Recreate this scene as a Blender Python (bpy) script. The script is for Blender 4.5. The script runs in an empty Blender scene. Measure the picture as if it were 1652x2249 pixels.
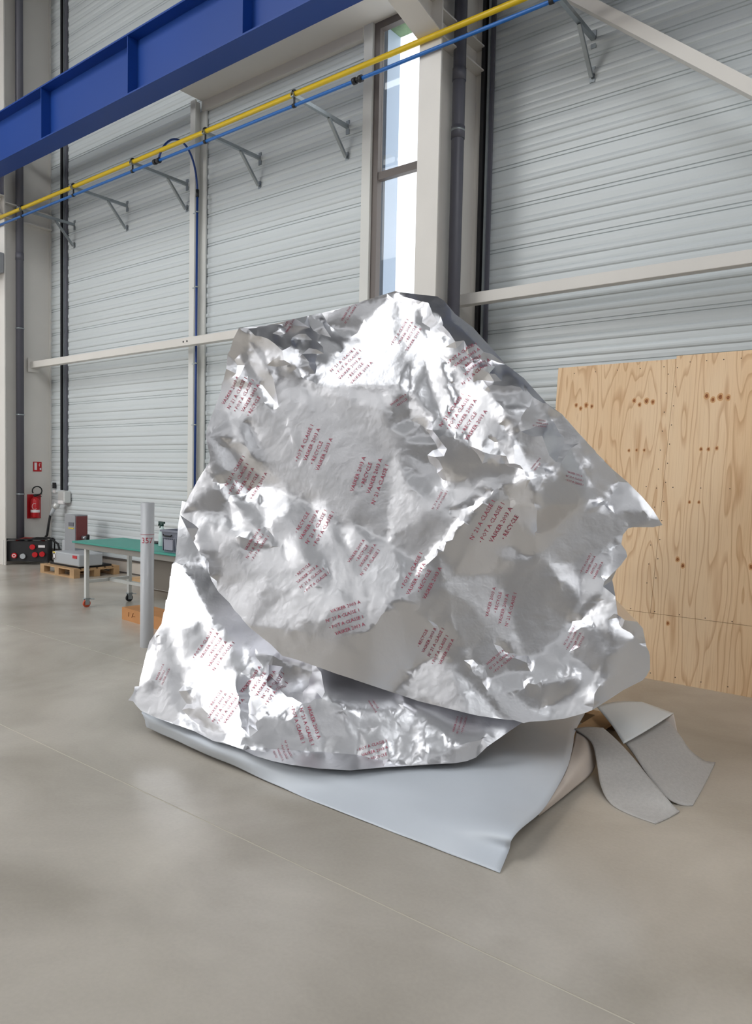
import bpy, bmesh, math, random
import numpy as np
from mathutils import Vector, Matrix
from mathutils.bvhtree import BVHTree

# ------------------------------------------------------------------ light and tone settings
SKY = 1.6
CLAD = (210, 216, 218)
FL0, FL1 = (164, 156, 144), (216, 208, 196)
JOINT = (196, 190, 176)
HALLW = (200, 204, 210)
CEILC = (62, 64, 70)
ROOF_GLOW = [(-10.5, -5.0, -3.6, 1.2, 3.4), (-18.0, -10.5, -9.0, 1.2, 1.15), (-10.5, -5.0, -9.0, -3.6, 1.15), (1.0, 7.0, -3.8, 1.2, 4.0)]  # roof panels out of view; outer ones added as fill and foil reflections
WALL_GLOW = [('L', -11.5, 4.0, 0.3, 8.0, 0.50, (0.93, 0.95, 1.0)), ('F', -23.5, -7.0, 0.3, 6.0, 0.42, (0.93, 0.95, 1.0)), ('F', -6.0, 8.0, 6.0, 9.0, 0.6, (0.95, 0.97, 1.0)), ('R', -10.0, 4.0, 4.0, 9.0, 0.9, (0.95, 0.97, 1.0)), ('F', -14.5, -10.2, 6.6, 9.2, 17.0, (1.0, 0.99, 0.97))]  # unseen glowing wall panels, mostly added fill; the small strong one is the key
PLY = (248, 217, 178)
PLYD = (224, 184, 142)
SHEETC = (206, 212, 220)
FOILC = (0.77, 0.77, 0.795)
FOILR = 0.34
FOILB = 0.10
FOILN = 0.0011

# ------------------------------------------------------------------ camera
sc = bpy.context.scene
COL = sc.collection
cam_data = bpy.data.cameras.new('camera')
cam = bpy.data.objects.new('camera', cam_data)
COL.objects.link(cam)
yaw, pitch, roll = math.radians(51.671), math.radians(2.828), math.radians(1.193)
fw = Vector((-math.cos(yaw) * math.cos(pitch), math.sin(yaw) * math.cos(pitch), -math.sin(pitch)))
rt = fw.cross(Vector((0, 0, 1))).normalized()
up = rt.cross(fw)
rt2 = rt * math.cos(roll) + up * math.sin(roll)
up2 = up * math.cos(roll) - rt * math.sin(roll)
M = Matrix((rt2, up2, -fw)).transposed().to_4x4()
M.translation = Vector((0, 0, 1.65))
cam.matrix_world = M
cam_data.sensor_fit = 'VERTICAL'
cam_data.sensor_height = 36.0
cam_data.lens = 36.0 * 1640.0 / 2249.0
cam_data.clip_start = 0.05
cam_data.clip_end = 200
sc.camera = cam

# ------------------------------------------------------------------ view
sc.view_settings.view_transform = 'Standard'
sc.view_settings.look = 'None'
sc.view_settings.gamma = 1.0
sc.view_settings.exposure = 0.11
sc.view_settings.use_curve_mapping = False
sc.cycles.use_denoising = True
sc.cycles.max_bounces = 8
sc.cycles.diffuse_bounces = 4
sc.cycles.glossy_bounces = 5
sc.cycles.sample_clamp_indirect = 6.0
sc.cycles.caustics_reflective = False
sc.cycles.caustics_refractive = False

# ------------------------------------------------------------------ world: overcast daylight outside the hall
world = bpy.data.worlds.new('overcast_sky')
sc.world = world
world.use_nodes = True
wn = world.node_tree.nodes
wl = world.node_tree.links
wn.clear()
wo = wn.new('ShaderNodeOutputWorld')
wb = wn.new('ShaderNodeBackground')
wb.inputs['Color'].default_value = (0.93, 0.97, 1.0, 1)
wb.inputs['Strength'].default_value = SKY
wl.new(wb.outputs[0], wo.inputs[0])

# ------------------------------------------------------------------ material helpers
def mat(name, color, rough=0.5, metal=0.0, var=0.0, vscale=4.0, bump=0.0, bscale=30.0, spec=0.5, emit=None, estr=0.0, coat=0.0):
    m = bpy.data.materials.new(name)
    m.use_nodes = True
    nt = m.node_tree
    b = nt.nodes['Principled BSDF']
    b.inputs['Base Color'].default_value = (*color, 1)
    b.inputs['Roughness'].default_value = rough
    b.inputs['Metallic'].default_value = metal
    b.inputs['Specular IOR Level'].default_value = spec
    if coat:
        b.inputs['Coat Weight'].default_value = coat
    if emit:
        b.inputs['Emission Color'].default_value = (*emit, 1)
        b.inputs['Emission Strength'].default_value = estr
    if var or bump:
        tc = nt.nodes.new('ShaderNodeTexCoord')
    if var:
        n = nt.nodes.new('ShaderNodeTexNoise')
        n.inputs['Scale'].default_value = vscale
        n.inputs['Detail'].default_value = 5
        nt.links.new(tc.outputs['Object'], n.inputs['Vector'])
        r = nt.nodes.new('ShaderNodeValToRGB')
        r.color_ramp.elements[0].position = 0.3
        r.color_ramp.elements[1].position = 0.7
        r.color_ramp.elements[0].color = (*[max(0, c * (1 - var)) for c in color], 1)
        r.color_ramp.elements[1].color = (*[min(1, c * (1 + var)) for c in color], 1)
        nt.links.new(n.outputs['Fac'], r.inputs['Fac'])
        nt.links.new(r.outputs['Color'], b.inputs['Base Color'])
    if bump:
        n2 = nt.nodes.new('ShaderNodeTexNoise')
        n2.inputs['Scale'].default_value = bscale
        n2.inputs['Detail'].default_value = 4
        nt.links.new(tc.outputs['Object'], n2.inputs['Vector'])
        bp = nt.nodes.new('ShaderNodeBump')
        bp.inputs['Strength'].default_value = bump
        bp.inputs['Distance'].default_value = 0.01
        nt.links.new(n2.outputs['Fac'], bp.inputs['Height'])
        nt.links.new(bp.outputs['Normal'], b.inputs['Normal'])
    return m

def srgb(r, g, b):
    f = lambda c: (c / 255 / 12.92) if c / 255 <= 0.04045 else ((c / 255 + 0.055) / 1.055) ** 2.4
    return (f(r), f(g), f(b))

# ------------------------------------------------------------------ mesh helpers
class MB:
    """collects simple solids; build() links them as one mesh object"""
    def __init__(self):
        self.bm = bmesh.new()
        self.smooth = False
    def box(self, x0, x1, y0, y1, z0, z1, rz=0.0, bevel=0.0, about=None):
        bm = self.bm
        vs = [bm.verts.new((x, y, z)) for x in (x0, x1) for y in (y0, y1) for z in (z0, z1)]
        fs = [(0, 1, 3, 2), (4, 6, 7, 5), (0, 4, 5, 1), (2, 3, 7, 6), (0, 2, 6, 4), (1, 5, 7, 3)]
        faces = [bm.faces.new([vs[i] for i in f]) for f in fs]
        if rz:
            c = Vector(about) if about else Vector(((x0 + x1) / 2, (y0 + y1) / 2, 0))
            bmesh.ops.rotate(bm, verts=vs, cent=c, matrix=Matrix.Rotation(rz, 3, 'Z'))
        if bevel:
            es = list({e for f in faces for e in f.edges})
            bmesh.ops.bevel(bm, geom=es, offset=bevel, segments=2, affect='EDGES', profile=0.5)
        return self
    def bar(self, a, b, w, h, upv=(0, 0, 1), bevel=0.0):
        a, b = Vector(a), Vector(b)
        d = (b - a).normalized()
        s = d.cross(Vector(upv)).normalized()
        t = s.cross(d)
        bm = self.bm
        vs = [bm.verts.new(p + s * (i * w / 2) + t * (j * h / 2)) for p in (a, b) for i in (-1, 1) for j in (-1, 1)]
        fs = [(0, 1, 3, 2), (4, 6, 7, 5), (0, 4, 5, 1), (2, 3, 7, 6), (0, 2, 6, 4), (1, 5, 7, 3)]
        faces = [bm.faces.new([vs[i] for i in f]) for f in fs]
        if bevel:
            es = list({e for f in faces for e in f.edges})
            bmesh.ops.bevel(bm, geom=es, offset=bevel, segments=2, affect='EDGES', profile=0.5)
        return self
    def tube(self, pts, r, n=12, caps=True, closed=False):
        """round tube along a polyline; r is a number or one radius per point"""
        bm = self.bm
        pts = [Vector(p) for p in pts]
        rs = r if isinstance(r, (list, tuple)) else [r] * len(pts)
        rings = []
        prev = None
        for i, p in enumerate(pts):
            if i == 0:
                d = pts[1] - p
            elif i == len(pts) - 1:
                d = p - pts[i - 1]
            else:
                d = (pts[i + 1] - p).normalized() + (p - pts[i - 1]).normalized()
            d.normalize()
            if prev is None:
                ref = Vector((0, 0, 1)) if abs(d.z) < 0.9 else Vector((1, 0, 0))
                s = d.cross(ref).normalized()
            else:
                s = (prev - d * prev.dot(d)).normalized()
            prev = s
            t = d.cross(s)
            rings.append([bm.verts.new(p + (s * math.cos(2 * math.pi * k / n) + t * math.sin(2 * math.pi * k / n)) * rs[i]) for k in range(n)])
        for a, b in zip(rings, rings[1:]):
            for k in range(n):
                f = bm.faces.new((a[k], a[(k + 1) % n], b[(k + 1) % n], b[k]))
                f.smooth = True
        if caps:
            bm.faces.new(rings[0][::-1])
            bm.faces.new(rings[-1])
        return self
    def prism(self, outline, axis, lo, hi):
        """closed 2-D outline extruded along axis 0/1/2"""
        bm = self.bm
        def P(q, t):
            l = list(q)
            l.insert(axis, t)
            return l
        a = [bm.verts.new(P(q, lo)) for q in outline]
        b = [bm.verts.new(P(q, hi)) for q in outline]
        n = len(outline)
        for i in range(n):
            bm.faces.new((a[i], a[(i + 1) % n], b[(i + 1) % n], b[i]))
        bm.faces.new(a[::-1])
        bm.faces.new(b)
        return self
    def quad(self, *p):
        self.bm.faces.new([self.bm.verts.new(q) for q in p])
        return self
    def build(self, name, m, parent=None):
        bm = self.bm
        bmesh.ops.recalc_face_normals(bm, faces=bm.faces)
        me = bpy.data.meshes.new(name)
        bm.to_mesh(me)
        bm.free()
        me.materials.append(m)
        o = bpy.data.objects.new(name, me)
        COL.objects.link(o)
        if parent:
            o.parent = parent
            o.matrix_parent_inverse = parent.matrix_world.inverted()
        return o

def empty(name, loc):
    o = bpy.data.objects.new(name, None)
    COL.objects.link(o)
    o.location = loc
    o.matrix_world = Matrix.Translation(loc)
    return o

def tag(o, label=None, cat=None, group=None, kind=None):
    if label: o['label'] = label
    if cat: o['category'] = cat
    if group: o['group'] = group
    if kind: o['kind'] = kind
    return o

def struct(o):
    o['kind'] = 'structure'
    return o

# ------------------------------------------------------------------ materials
M_clad = mat("white_ribbed_steel", srgb(*CLAD), rough=0.34, spec=0.5, var=0.02, vscale=0.7)
M_white = mat('white_paint_steel', srgb(226, 222, 216), rough=0.45, var=0.03, vscale=1.5)
M_post = mat('post_paint', srgb(222, 222, 218), rough=0.45)
M_plinth = mat('painted_concrete', srgb(205, 196, 186), rough=0.8, var=0.05)
M_darkstrip = mat('dark_joint', srgb(88, 82, 78), rough=0.7)
M_blue = mat('crane_blue_paint', srgb(14, 64, 146), rough=0.5, var=0.04, vscale=1.0)
M_frame = mat('window_frame_bronze', srgb(112, 104, 100), rough=0.5)
M_reveal = mat('pale_blue_reveal', srgb(196, 214, 236), rough=0.5)
M_pipegrey = mat('dark_grey_pvc', srgb(96, 96, 106), rough=0.4)
M_black = mat('black_plastic', srgb(32, 32, 35), rough=0.5)
M_rubber = mat('black_rubber', srgb(24, 24, 26), rough=0.7)
M_galv = mat('galvanised_steel', srgb(165, 172, 176), rough=0.4, metal=0.8, var=0.08, vscale=12)
M_yellow = mat('yellow_gas_pipe', srgb(236, 200, 30), rough=0.35)
M_bluepipe = mat('blue_air_pipe', srgb(40, 110, 190), rough=0.35)
M_bluehose = mat('blue_hose', srgb(28, 62, 130), rough=0.45)
M_red = mat('red_enamel', srgb(196, 30, 38), rough=0.3)
M_signwhite = mat('sign_white', srgb(240, 236, 236), rough=0.5)
M_machine = mat('machine_grey_paint', srgb(178, 182, 186), rough=0.45)
M_machine2 = mat('machine_mid_grey', srgb(150, 152, 156), rough=0.45)
M_pallet = mat('pallet_wood', srgb(190, 155, 115), rough=0.8, var=0.15, vscale=6)
M_green = mat('green_bench_mat', srgb(64, 150, 136), rough=0.5, var=0.04)
M_alu = mat('aluminium_profile', srgb(215, 216, 214), rough=0.35, metal=0.3)
M_alud = mat('bench_grey_frame', srgb(140, 136, 130), rough=0.5)
M_card = mat('cardboard', srgb(196, 140, 90), rough=0.8, var=0.05, vscale=5)
M_tube = mat('grey_pvc_tube', srgb(190, 192, 196), rough=0.35, coat=0.1)
M_redink = mat('red_ink', srgb(190, 60, 80), rough=0.6)
M_crate = mat('grey_crate_plastic', srgb(128, 132, 146), rough=0.5)
M_cratep = mat('crate_panel_grey', srgb(150, 152, 166), rough=0.5)
M_orange = mat('orange_wheel', srgb(196, 80, 50), rough=0.5)
M_paper = mat('pale_wrap', srgb(225, 235, 228), rough=0.6)
M_yellowlab = mat('yellow_label', srgb(230, 205, 40), rough=0.5)

def floor_material():
    m = bpy.data.materials.new('polished_concrete')
    m.use_nodes = True
    nt = m.node_tree
    b = nt.nodes['Principled BSDF']
    tc = nt.nodes.new('ShaderNodeTexCoord')
    def noise(scale, det, dist=0.0):
        n = nt.nodes.new('ShaderNodeTexNoise')
        n.inputs['Scale'].default_value = scale
        n.inputs['Detail'].default_value = det
        n.inputs['Distortion'].default_value = dist
        nt.links.new(tc.outputs['Object'], n.inputs['Vector'])
        return n
    n1 = noise(0.9, 6, 0.6)
    r1 = nt.nodes.new('ShaderNodeValToRGB')
    e = r1.color_ramp.elements
    r1.color_ramp.interpolation = 'B_SPLINE'
    e[0].position, e[0].color = 0.28, (*srgb(*FL0), 1)
    e[1].position, e[1].color = 0.72, (*srgb(*FL1), 1)
    nt.links.new(n1.outputs['Fac'], r1.inputs['Fac'])
    n2 = noise(1.7, 7, 0.35)
    r2 = nt.nodes.new('ShaderNodeValToRGB')
    e = r2.color_ramp.elements
    r2.color_ramp.interpolation = 'B_SPLINE'
    e[0].position, e[0].color = 0.20, (0.72, 0.72, 0.72, 1)
    e[1].position, e[1].color = 0.75, (1, 1, 1, 1)
    nt.links.new(n2.outputs['Fac'], r2.inputs['Fac'])
    mx = nt.nodes.new('ShaderNodeMix')
    mx.data_type = 'RGBA'
    mx.blend_type = 'MULTIPLY'
    mx.inputs['Factor'].default_value = 0.55
    nt.links.new(r1.outputs['Color'], mx.inputs['A'])
    nt.links.new(r2.outputs['Color'], mx.inputs['B'])
    # fine grain
    n3 = noise(60, 3)
    r3 = nt.nodes.new('ShaderNodeValToRGB')
    e = r3.color_ramp.elements
    e[0].position, e[0].color = 0.3, (0.93, 0.93, 0.93, 1)
    e[1].position, e[1].color = 0.7, (1, 1, 1, 1)
    nt.links.new(n3.outputs['Fac'], r3.inputs['Fac'])
    mx2 = nt.nodes.new('ShaderNodeMix')
    mx2.data_type = 'RGBA'
    mx2.blend_type = 'MULTIPLY'
    mx2.inputs['Factor'].default_value = 0.7
    nt.links.new(mx.outputs['Result'], mx2.inputs['A'])
    nt.links.new(r3.outputs['Color'], mx2.inputs['B'])
    nt.links.new(mx2.outputs['Result'], b.inputs['Base Color'])
    b.inputs['Roughness'].default_value = 0.27
    bp = nt.nodes.new('ShaderNodeBump')
    bp.inputs['Strength'].default_value = 0.03
    bp.inputs['Distance'].default_value = 0.01
    nt.links.new(n2.outputs['Fac'], bp.inputs['Height'])
    nt.links.new(bp.outputs['Normal'], b.inputs['Normal'])
    b.inputs['Specular IOR Level'].default_value = 0.5
    return m
M_floor = floor_material()

# ================================================================== THE HALL
WY = 6.84            # inner face of the cladding
XL, XR, YF, ZC = -24.0, 9.0, -12.0, 9.8

f = MB()
# floor slab with two sawn joints cut in (narrow recessed grooves running along X)
for y0, y1 in ((YF, 2.224), (2.232, 3.70), (3.708, 9.0)):
    f.box(XL, XR, y0, y1, -0.12, 0.0)
f.box(-2.5, XR, 3.70, 3.708, -0.12, 0.0)
f.box(XL, XR, YF, 9.0, -0.2, -0.006)
struct(f.build('floor', M_floor))
j = MB().box(XL, XR, 2.223, 2.233, -0.006, -0.0015).box(XL, -2.5, 3.699, 3.709, -0.006, -0.0015)
M_joint = mat('joint_filler', srgb(*JOINT), rough=0.8)
struct(j.build('trim_1', M_joint))

# ribbed cladding: the profile repeats every 0.41 m up the wall, grooves and shallow steps
PER = 0.41
prof = [(0.0, 0.0), (0.012, -0.012), (0.026, -0.012), (0.038, 0.0), (0.085, 0.0), (0.097, -0.012), (0.111, -0.012), (0.123, 0.0),
        (0.20, 0.003), (0.28, 0.003), (0.34, 0.0), (0.375, 0.010), (0.41, 0.014), (0.455, 0.014), (0.49, 0.010), (0.515, 0.0), (0.57, 0.002), (0.62, 0.002),
        (0.665, 0.0), (0.70, 0.010), (0.74, 0.014), (0.78, 0.014), (0.82, 0.010), (0.85, 0.0), (0.92, 0.002)]
def cladding(x0, x1, z0, z1, phase, y=WY, sgn=-1):
    bm_ = MB()
    pts = []
    k0 = int(math.floor((z0 - phase) / PER)) - 1
    for k in range(k0, int((z1 - phase) / PER) + 3):
        for t, d in prof:
            z = phase + (k + 1) * PER - t * PER
            pts.append((z, d))
    pts = sorted(p for p in pts if z0 < p[0] < z1)
    pts = [(z0, 0.0)] + pts + [(z1, 0.0)]
    out = [(y + sgn * d, z) for z, d in pts]
    out += [(y + 0.12, z1), (y + 0.12, z0)]
    return bm_.prism(out, 0, x0, x1)
struct(cladding(-13.6, -8.6, 0.22, 9.8, 3.20).build('wall_back', M_clad))
struct(cladding(-8.6, -5.67, 0.22, 6.66, 3.20).build('wall_back', M_clad))
struct(cladding(-4.04, 9.0, 0.22, 9.8, 3.17).build('wall_back', M_clad))
struct(cladding(XL, -13.6, 0.0, 9.8, 3.2).build('wall_back', M_clad))
# plain wall above the panel and window bay, below the window, and the plinth
up_ = MB().box(-8.6, -4.04, WY, WY + 0.12, 6.80, 9.8)
struct(up_.build('wall_back', M_white))
struct(MB().box(-5.67, -4.04, WY, WY + 0.12, 0.0, 1.0).build('wall_back', M_white))
struct(MB().box(-13.6, -5.67, WY, WY + 0.12, 0, 0.2).box(-4.04, 9.0, WY, WY + 0.12, 0, 0.2).build('baseboard_back', M_plinth))
struct(MB().box(-13.6, -8.9, WY - 0.02, WY + 0.1, 0.198, 0.226).box(-8.6, -5.67, WY - 0.02, WY + 0.1, 0.198, 0.226).box(-4.04, 9.0, WY - 0.02, WY + 0.1, 0.198, 0.226)
       .box(-13.6, -5.67, WY - 0.012, WY + 0.05, 0.0, 0.018).build('trim_2', M_darkstrip))
# rest of the hall, behind and beside the camera
M_hall = mat('hall_wall_paint', srgb(*HALLW), rough=0.8)
M_ceil = mat('hall_ceiling_deck', srgb(*CEILC), rough=0.8)
struct(MB().box(XL - 0.2, XL, YF, WY + 0.2, 0, ZC).build('wall_left', M_hall))
struct(MB().box(XR, XR + 0.2, YF, WY + 0.2, 0, ZC).build('wall_right', mat('hall_right_wall_paint', srgb(175, 175, 176), rough=0.8)))
M_hall_dark = mat('hall_wall_darkened', srgb(84, 84, 88), rough=0.8)  # wall colour darkened so the foil reflects a dim hall
struct(MB().box(XL, XR, YF - 0.2, YF, 0, ZC).build('wall_front', M_hall_dark))
# ceiling deck with openings for unseen rooflights, some added only as fill
def deck(holes):
    b_ = MB()
    xs = sorted({XL - 0.2, XR + 0.2} | {h[0] for h in holes} | {h[1] for h in holes})
    ys = sorted({YF - 0.2, WY + 0.2} | {h[2] for h in holes} | {h[3] for h in holes})
    for xa, xb in zip(xs, xs[1:]):
        for ya, yb in zip(ys, ys[1:]):
            cx, cy = (xa + xb) / 2, (ya + yb) / 2
            if any(h[0] < cx < h[1] and h[2] < cy < h[3] for h in holes):
                continue
            b_.box(xa, xb, ya, yb, ZC, ZC + 0.15)
    return b_
struct(deck([h[:4] for h in ROOF_GLOW]).build('ceiling', M_ceil))
wi = 2
for (x0, x1, y0, y1, st) in ROOF_GLOW:
    m_ = mat('rooflight_and_fill_glow', (1, 1, 1), emit=(0.95, 0.98, 1.0), estr=st)
    struct(MB().box(x0, x1, y0, y1, ZC + 0.05, ZC + 0.09).build('window_%d' % wi, m_))  # glowing roof panel out of view, part of the added hall lighting
    wi += 1
for (axis, a0, a1, z0, z1, st, colr) in WALL_GLOW:
    m_ = mat('wall_key_and_fill_glow', (1, 1, 1), emit=colr, estr=st)  # glow on an unseen wall, mostly added to tone the foil and fill
    if axis == 'F':
        o = MB().box(a0, a1, YF, YF + 0.04, z0, z1)
    elif axis == 'L':
        o = MB().box(XL, XL + 0.04, a0, a1, z0, z1)
    else:
        o = MB().box(XR - 0.04, XR, a0, a1, z0, z1)
    struct(o.build('window_%d' % wi, m_))  # glowing panel placed for its light, numbered along with the real window
    wi += 1

# ------------------------------------------------------------------ window_1 in the back wall (beside the column)
wx0, wx1, wz0, wz1 = -5.67, -4.04, 1.0, 6.80
t = MB().box(wx0, wx0 + 0.125, WY - 0.07, WY + 0.12, wz0, wz1)
struct(t.build('trim_3', M_post))
win = MB()
win.box(wx0 + 0.125, wx0 + 0.205, WY - 0.03, WY + 0.05, wz0, wz1)
win.box(wx1 - 0.20, wx1, WY - 0.03, WY + 0.05, wz0, wz1)
win.box(wx0 + 0.205, wx1 - 0.20, WY - 0.03, WY + 0.05, wz1 - 0.09, wz1)
win.box(wx0 + 0.205, wx1 - 0.20, WY - 0.03, WY + 0.05, wz0, wz0 + 0.08)
win.box(wx0 + 0.205, wx1 - 0.20, WY - 0.02, WY + 0.05, 5.03, 5.115)
win = struct(win.build('window_1', M_frame))
M_glass = bpy.data.materials.new('clear_glass')
M_glass.use_nodes = True
nt = M_glass.node_tree
nt.nodes.clear()
go_, gt, gg, gm = (nt.nodes.new('ShaderNodeOutputMaterial'), nt.nodes.new('ShaderNodeBsdfTransparent'), nt.nodes.new('ShaderNodeBsdfGlossy'), nt.nodes.new('ShaderNodeMixShader'))
gg.inputs['Roughness'].default_value = 0.02
gm.inputs[0].default_value = 0.06
nt.links.new(gt.outputs[0], gm.inputs[1])
nt.links.new(gg.outputs[0], gm.inputs[2])
nt.links.new(gm.outputs[0], go_.inputs[0])
for za, zb in ((wz0 + 0.08, 5.03), (5.115, wz1 - 0.09)):
    MB().box(wx0 + 0.205, wx1 - 0.20, WY + 0.02, WY + 0.026, za, zb).build('window_pane', M_glass, win)
# outside reveal and canopy
MB().box(wx0 + 0.10, wx0 + 0.20, WY + 0.12, WY + 0.36, wz0, wz1 + 0.05).build('window_reveal', M_reveal, win)
MB().box(wx0, wx1, WY + 0.12, WY + 0.36, wz1 - 0.01, wz1 + 0.10).build('window_head', mat('mottled_green_metal', srgb(120, 150, 112), rough=0.7, var=0.3, vscale=8), win)  # greenish canopy panel with a mottled colour
# ------------------------------------------------------------------ intermediate post, ledge beam over the window bay
p = MB()
p.box(-8.72, -8.61, 6.68, 6.70, 0.0, 6.785).box(-8.672, -8.658, 6.70, 6.80, 0.0, 6.79).box(-8.75, -8.52, 6.80, WY - 0.016, 0.0, 6.66)
tag(p.build('steel_post', M_post), 'slim white steel post between the two narrower wall bays', 'post')
lb = empty('ledge_beam', (-8.5, 6.6, 6.8))
MB().box(-12.74, -4.19, 6.33, 6.35, 6.79, 6.90).build('front_lip', M_white, lb)
MB().box(-8.60, -4.19, 6.35, WY, 6.79, 6.81).build('soffit', M_white, lb)
MB().box(-8.60, -5.70, WY - 0.06, WY, 6.66, 6.79).build('bottom_trim', M_white, lb)
tag(lb, 'long white ledge running along the wall under the blue crane beam', 'beam')

# ------------------------------------------------------------------ columns
def column(xc, label, rear=0.135):
    r = empty('steel_column', (xc, 6.4, 0))
    MB().box(xc - 0.125, xc + 0.125, 5.97, 5.99, 0, 9.8, bevel=0.002).build('front_flange', M_white, r)
    MB().box(xc - 0.007, xc + 0.007, 5.99, 6.80, 0, 9.8).build('web', M_white, r)
    MB().box(xc - rear, xc + rear, 6.80, 6.835, 0, 9.8).build('rear_flange', M_white, r)
    for z in (5.78, 6.02):
        MB().box(xc - 0.12, xc + 0.12, 5.99, 6.80, z, z + 0.015).build('stiffener', M_white, r)
    c = MB()
    c.prism([(5.97, 5.80), (5.97, 6.12), (5.22, 6.12), (5.22, 6.00)], 0, xc - 0.008, xc + 0.008)
    c.box(xc - 0.125, xc + 0.125, 5.20, 5.97, 6.115, 6.135)
    c.bar((xc, 5.975, 5.80), (xc, 5.21, 6.00), 0.25, 0.012)
    c.build('corbel', M_white, r)
    return tag(r, label, 'column', 'white steel columns carrying the crane beam')
column(-12.80, 'white steel column behind the fire extinguisher', 0.03)
column(-4.18, 'white steel column next to the tall window', 0.085)
# ------------------------------------------------------------------ crane runway beam
cb = empty('crane_runway_beam', (-8, 5.44, 6.14))
BX0, BX1 = -15.5, 9.0
MB().box(BX0, BX1, 5.29, 5.59, 6.137, 6.155).build('bottom_flange', M_blue, cb)
MB().box(BX0, BX1, 5.29, 5.59, 6.835, 6.855).build('top_flange', M_blue, cb)
MB().box(BX0, BX1, 5.433, 5.447, 6.155, 6.835).build('web', M_blue, cb)
x = -14.28
while x < 9:
    MB().box(x - 0.006, x + 0.006, 5.30, 5.433, 6.155, 6.835).build('stiffener', M_blue, cb)
    x += 2.05
MB().box(BX0, BX1, 5.415, 5.465, 6.855, 6.905).build('crane_rail', M_galv, cb)
tag(cb, 'big blue steel crane beam crossing the top of the hall', 'beam')

# ------------------------------------------------------------------ horizontal rails and the diagonal brace
def rail(x0, x1, label, holes=()):
    r = empty('wall_rail', ((x0 + x1) / 2, 6.5, 3.43))
    MB().box(x0, x1, 6.44, 6.54, 3.365, 3.475, bevel=0.006).build('rail_tube', M_white, r)
    for xe, s in ((x0, 1), (x1, -1)):
        MB().box(xe - 0.006 * s, xe + 0.006 * s, 6.40, 6.58, 3.30, 3.54).build('end_plate', M_white, r)
    for hx in holes:
        MB().tube([(hx, 6.437, 3.42), (hx, 6.441, 3.42)], 0.014, 10).build('bolt', M_black, r)
    return tag(r, label, 'rail')
rail(-12.745, -4.195, 'white horizontal rail crossing the two left wall bays', (-8.52, -8.44))
rail(-4.165, 8.9, 'white horizontal rail on the big ribbed wall above the plywood')
b = MB().bar((-4.0, 6.5, 6.83), (-0.06, 6.5, 3.555), 0.10, 0.12, upv=(0, 1, 0))
tag(b.build('diagonal_brace', M_white), 'white diagonal brace across the upper ribbed wall', 'brace')
for x0, nm in ((-4.04, 'dark vertical guide strip beside the column with the tall window'), (-12.28, 'dark vertical guide strip above the grey machine')):
    r = empty('guide_track', (x0, 6.8, 0))
    zb = 0.0 if x0 > -5 else 1.28
    MB().box(x0 - 0.05, x0 - 0.01, WY - 0.085, WY - 0.016, zb, 9.6).build('brush_strip', M_black, r)
    MB().box(x0 + 0.01, x0 + 0.035, WY - 0.065, WY - 0.016, zb, 9.6).build('bright_edge', M_galv, r)
    MB().box(x0 + 0.035, x0 + 0.07, WY - 0.045, WY - 0.016, zb, 9.6).build('outer_strip', M_pipegrey, r)
    tag(r, nm, 'track')

# ------------------------------------------------------------------ down pipes
def downpipe(x, y, label, zs):
    r = empty('down_pipe', (x, y, 0))
    MB().tube([(x, y, 0.0), (x, y, 9.0)] if x > -5 else [(x, y, 0.3), (x, y, 9.55), (x + 0.08, y, 9.7)], 0.062, 18).build('pipe', M_pipegrey, r)
    for z in zs:
        m_ = MB().tube([(x, y, z - 0.012), (x, y, z + 0.012)], 0.068, 18)
        m_.build('pipe_clamp', M_galv, r)
    for z in (5.55, 5.0) if x > -5 else (5.2,):
        MB().tube([(x, y, z - 0.06), (x, y, z + 0.06)], 0.067, 18).build('socket', M_pipegrey, r)
    return tag(r, label, 'pipe')
downpipe(-4.06, 6.30, 'dark grey down pipe on the column next to the tall window', (5.02, 7.4))
downpipe(-12.70, 6.24, 'dark grey down pipe on the column behind the fire extinguisher', (1.2, 2.55, 4.0, 6.0, 7.6))

# ------------------------------------------------------------------ gas and air pipes on wall brackets
PY = 5.94
def service_pipe(name, z, y, r, m, label, coup):
    o = empty(name, (-6, y, z))
    MB().tube([(-15.5, y, z), (8.9, y, z)], r, 14).build('pipe', m, o)
    for cx in coup:
        MB().tube([(cx - 0.06, y, z), (cx - 0.02, y, z)], r * 1.9, 14).tube([(cx + 0.02, y, z), (cx + 0.06, y, z)], r * 1.9, 14).tube([(cx - 0.02, y, z), (cx + 0.02, y, z)], r * 1.4, 14).build('coupling', M_black, o)
    return tag(o, label, 'pipe')
service_pipe('gas_pipe', 5.775, PY, 0.027, M_yellow, 'long yellow gas pipe carried by the wall brackets', ())
service_pipe('air_pipe', 5.655, PY, 0.018, M_bluepipe, 'long straight blue air pipe just under the yellow one', (-5.05, -8.44))

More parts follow.
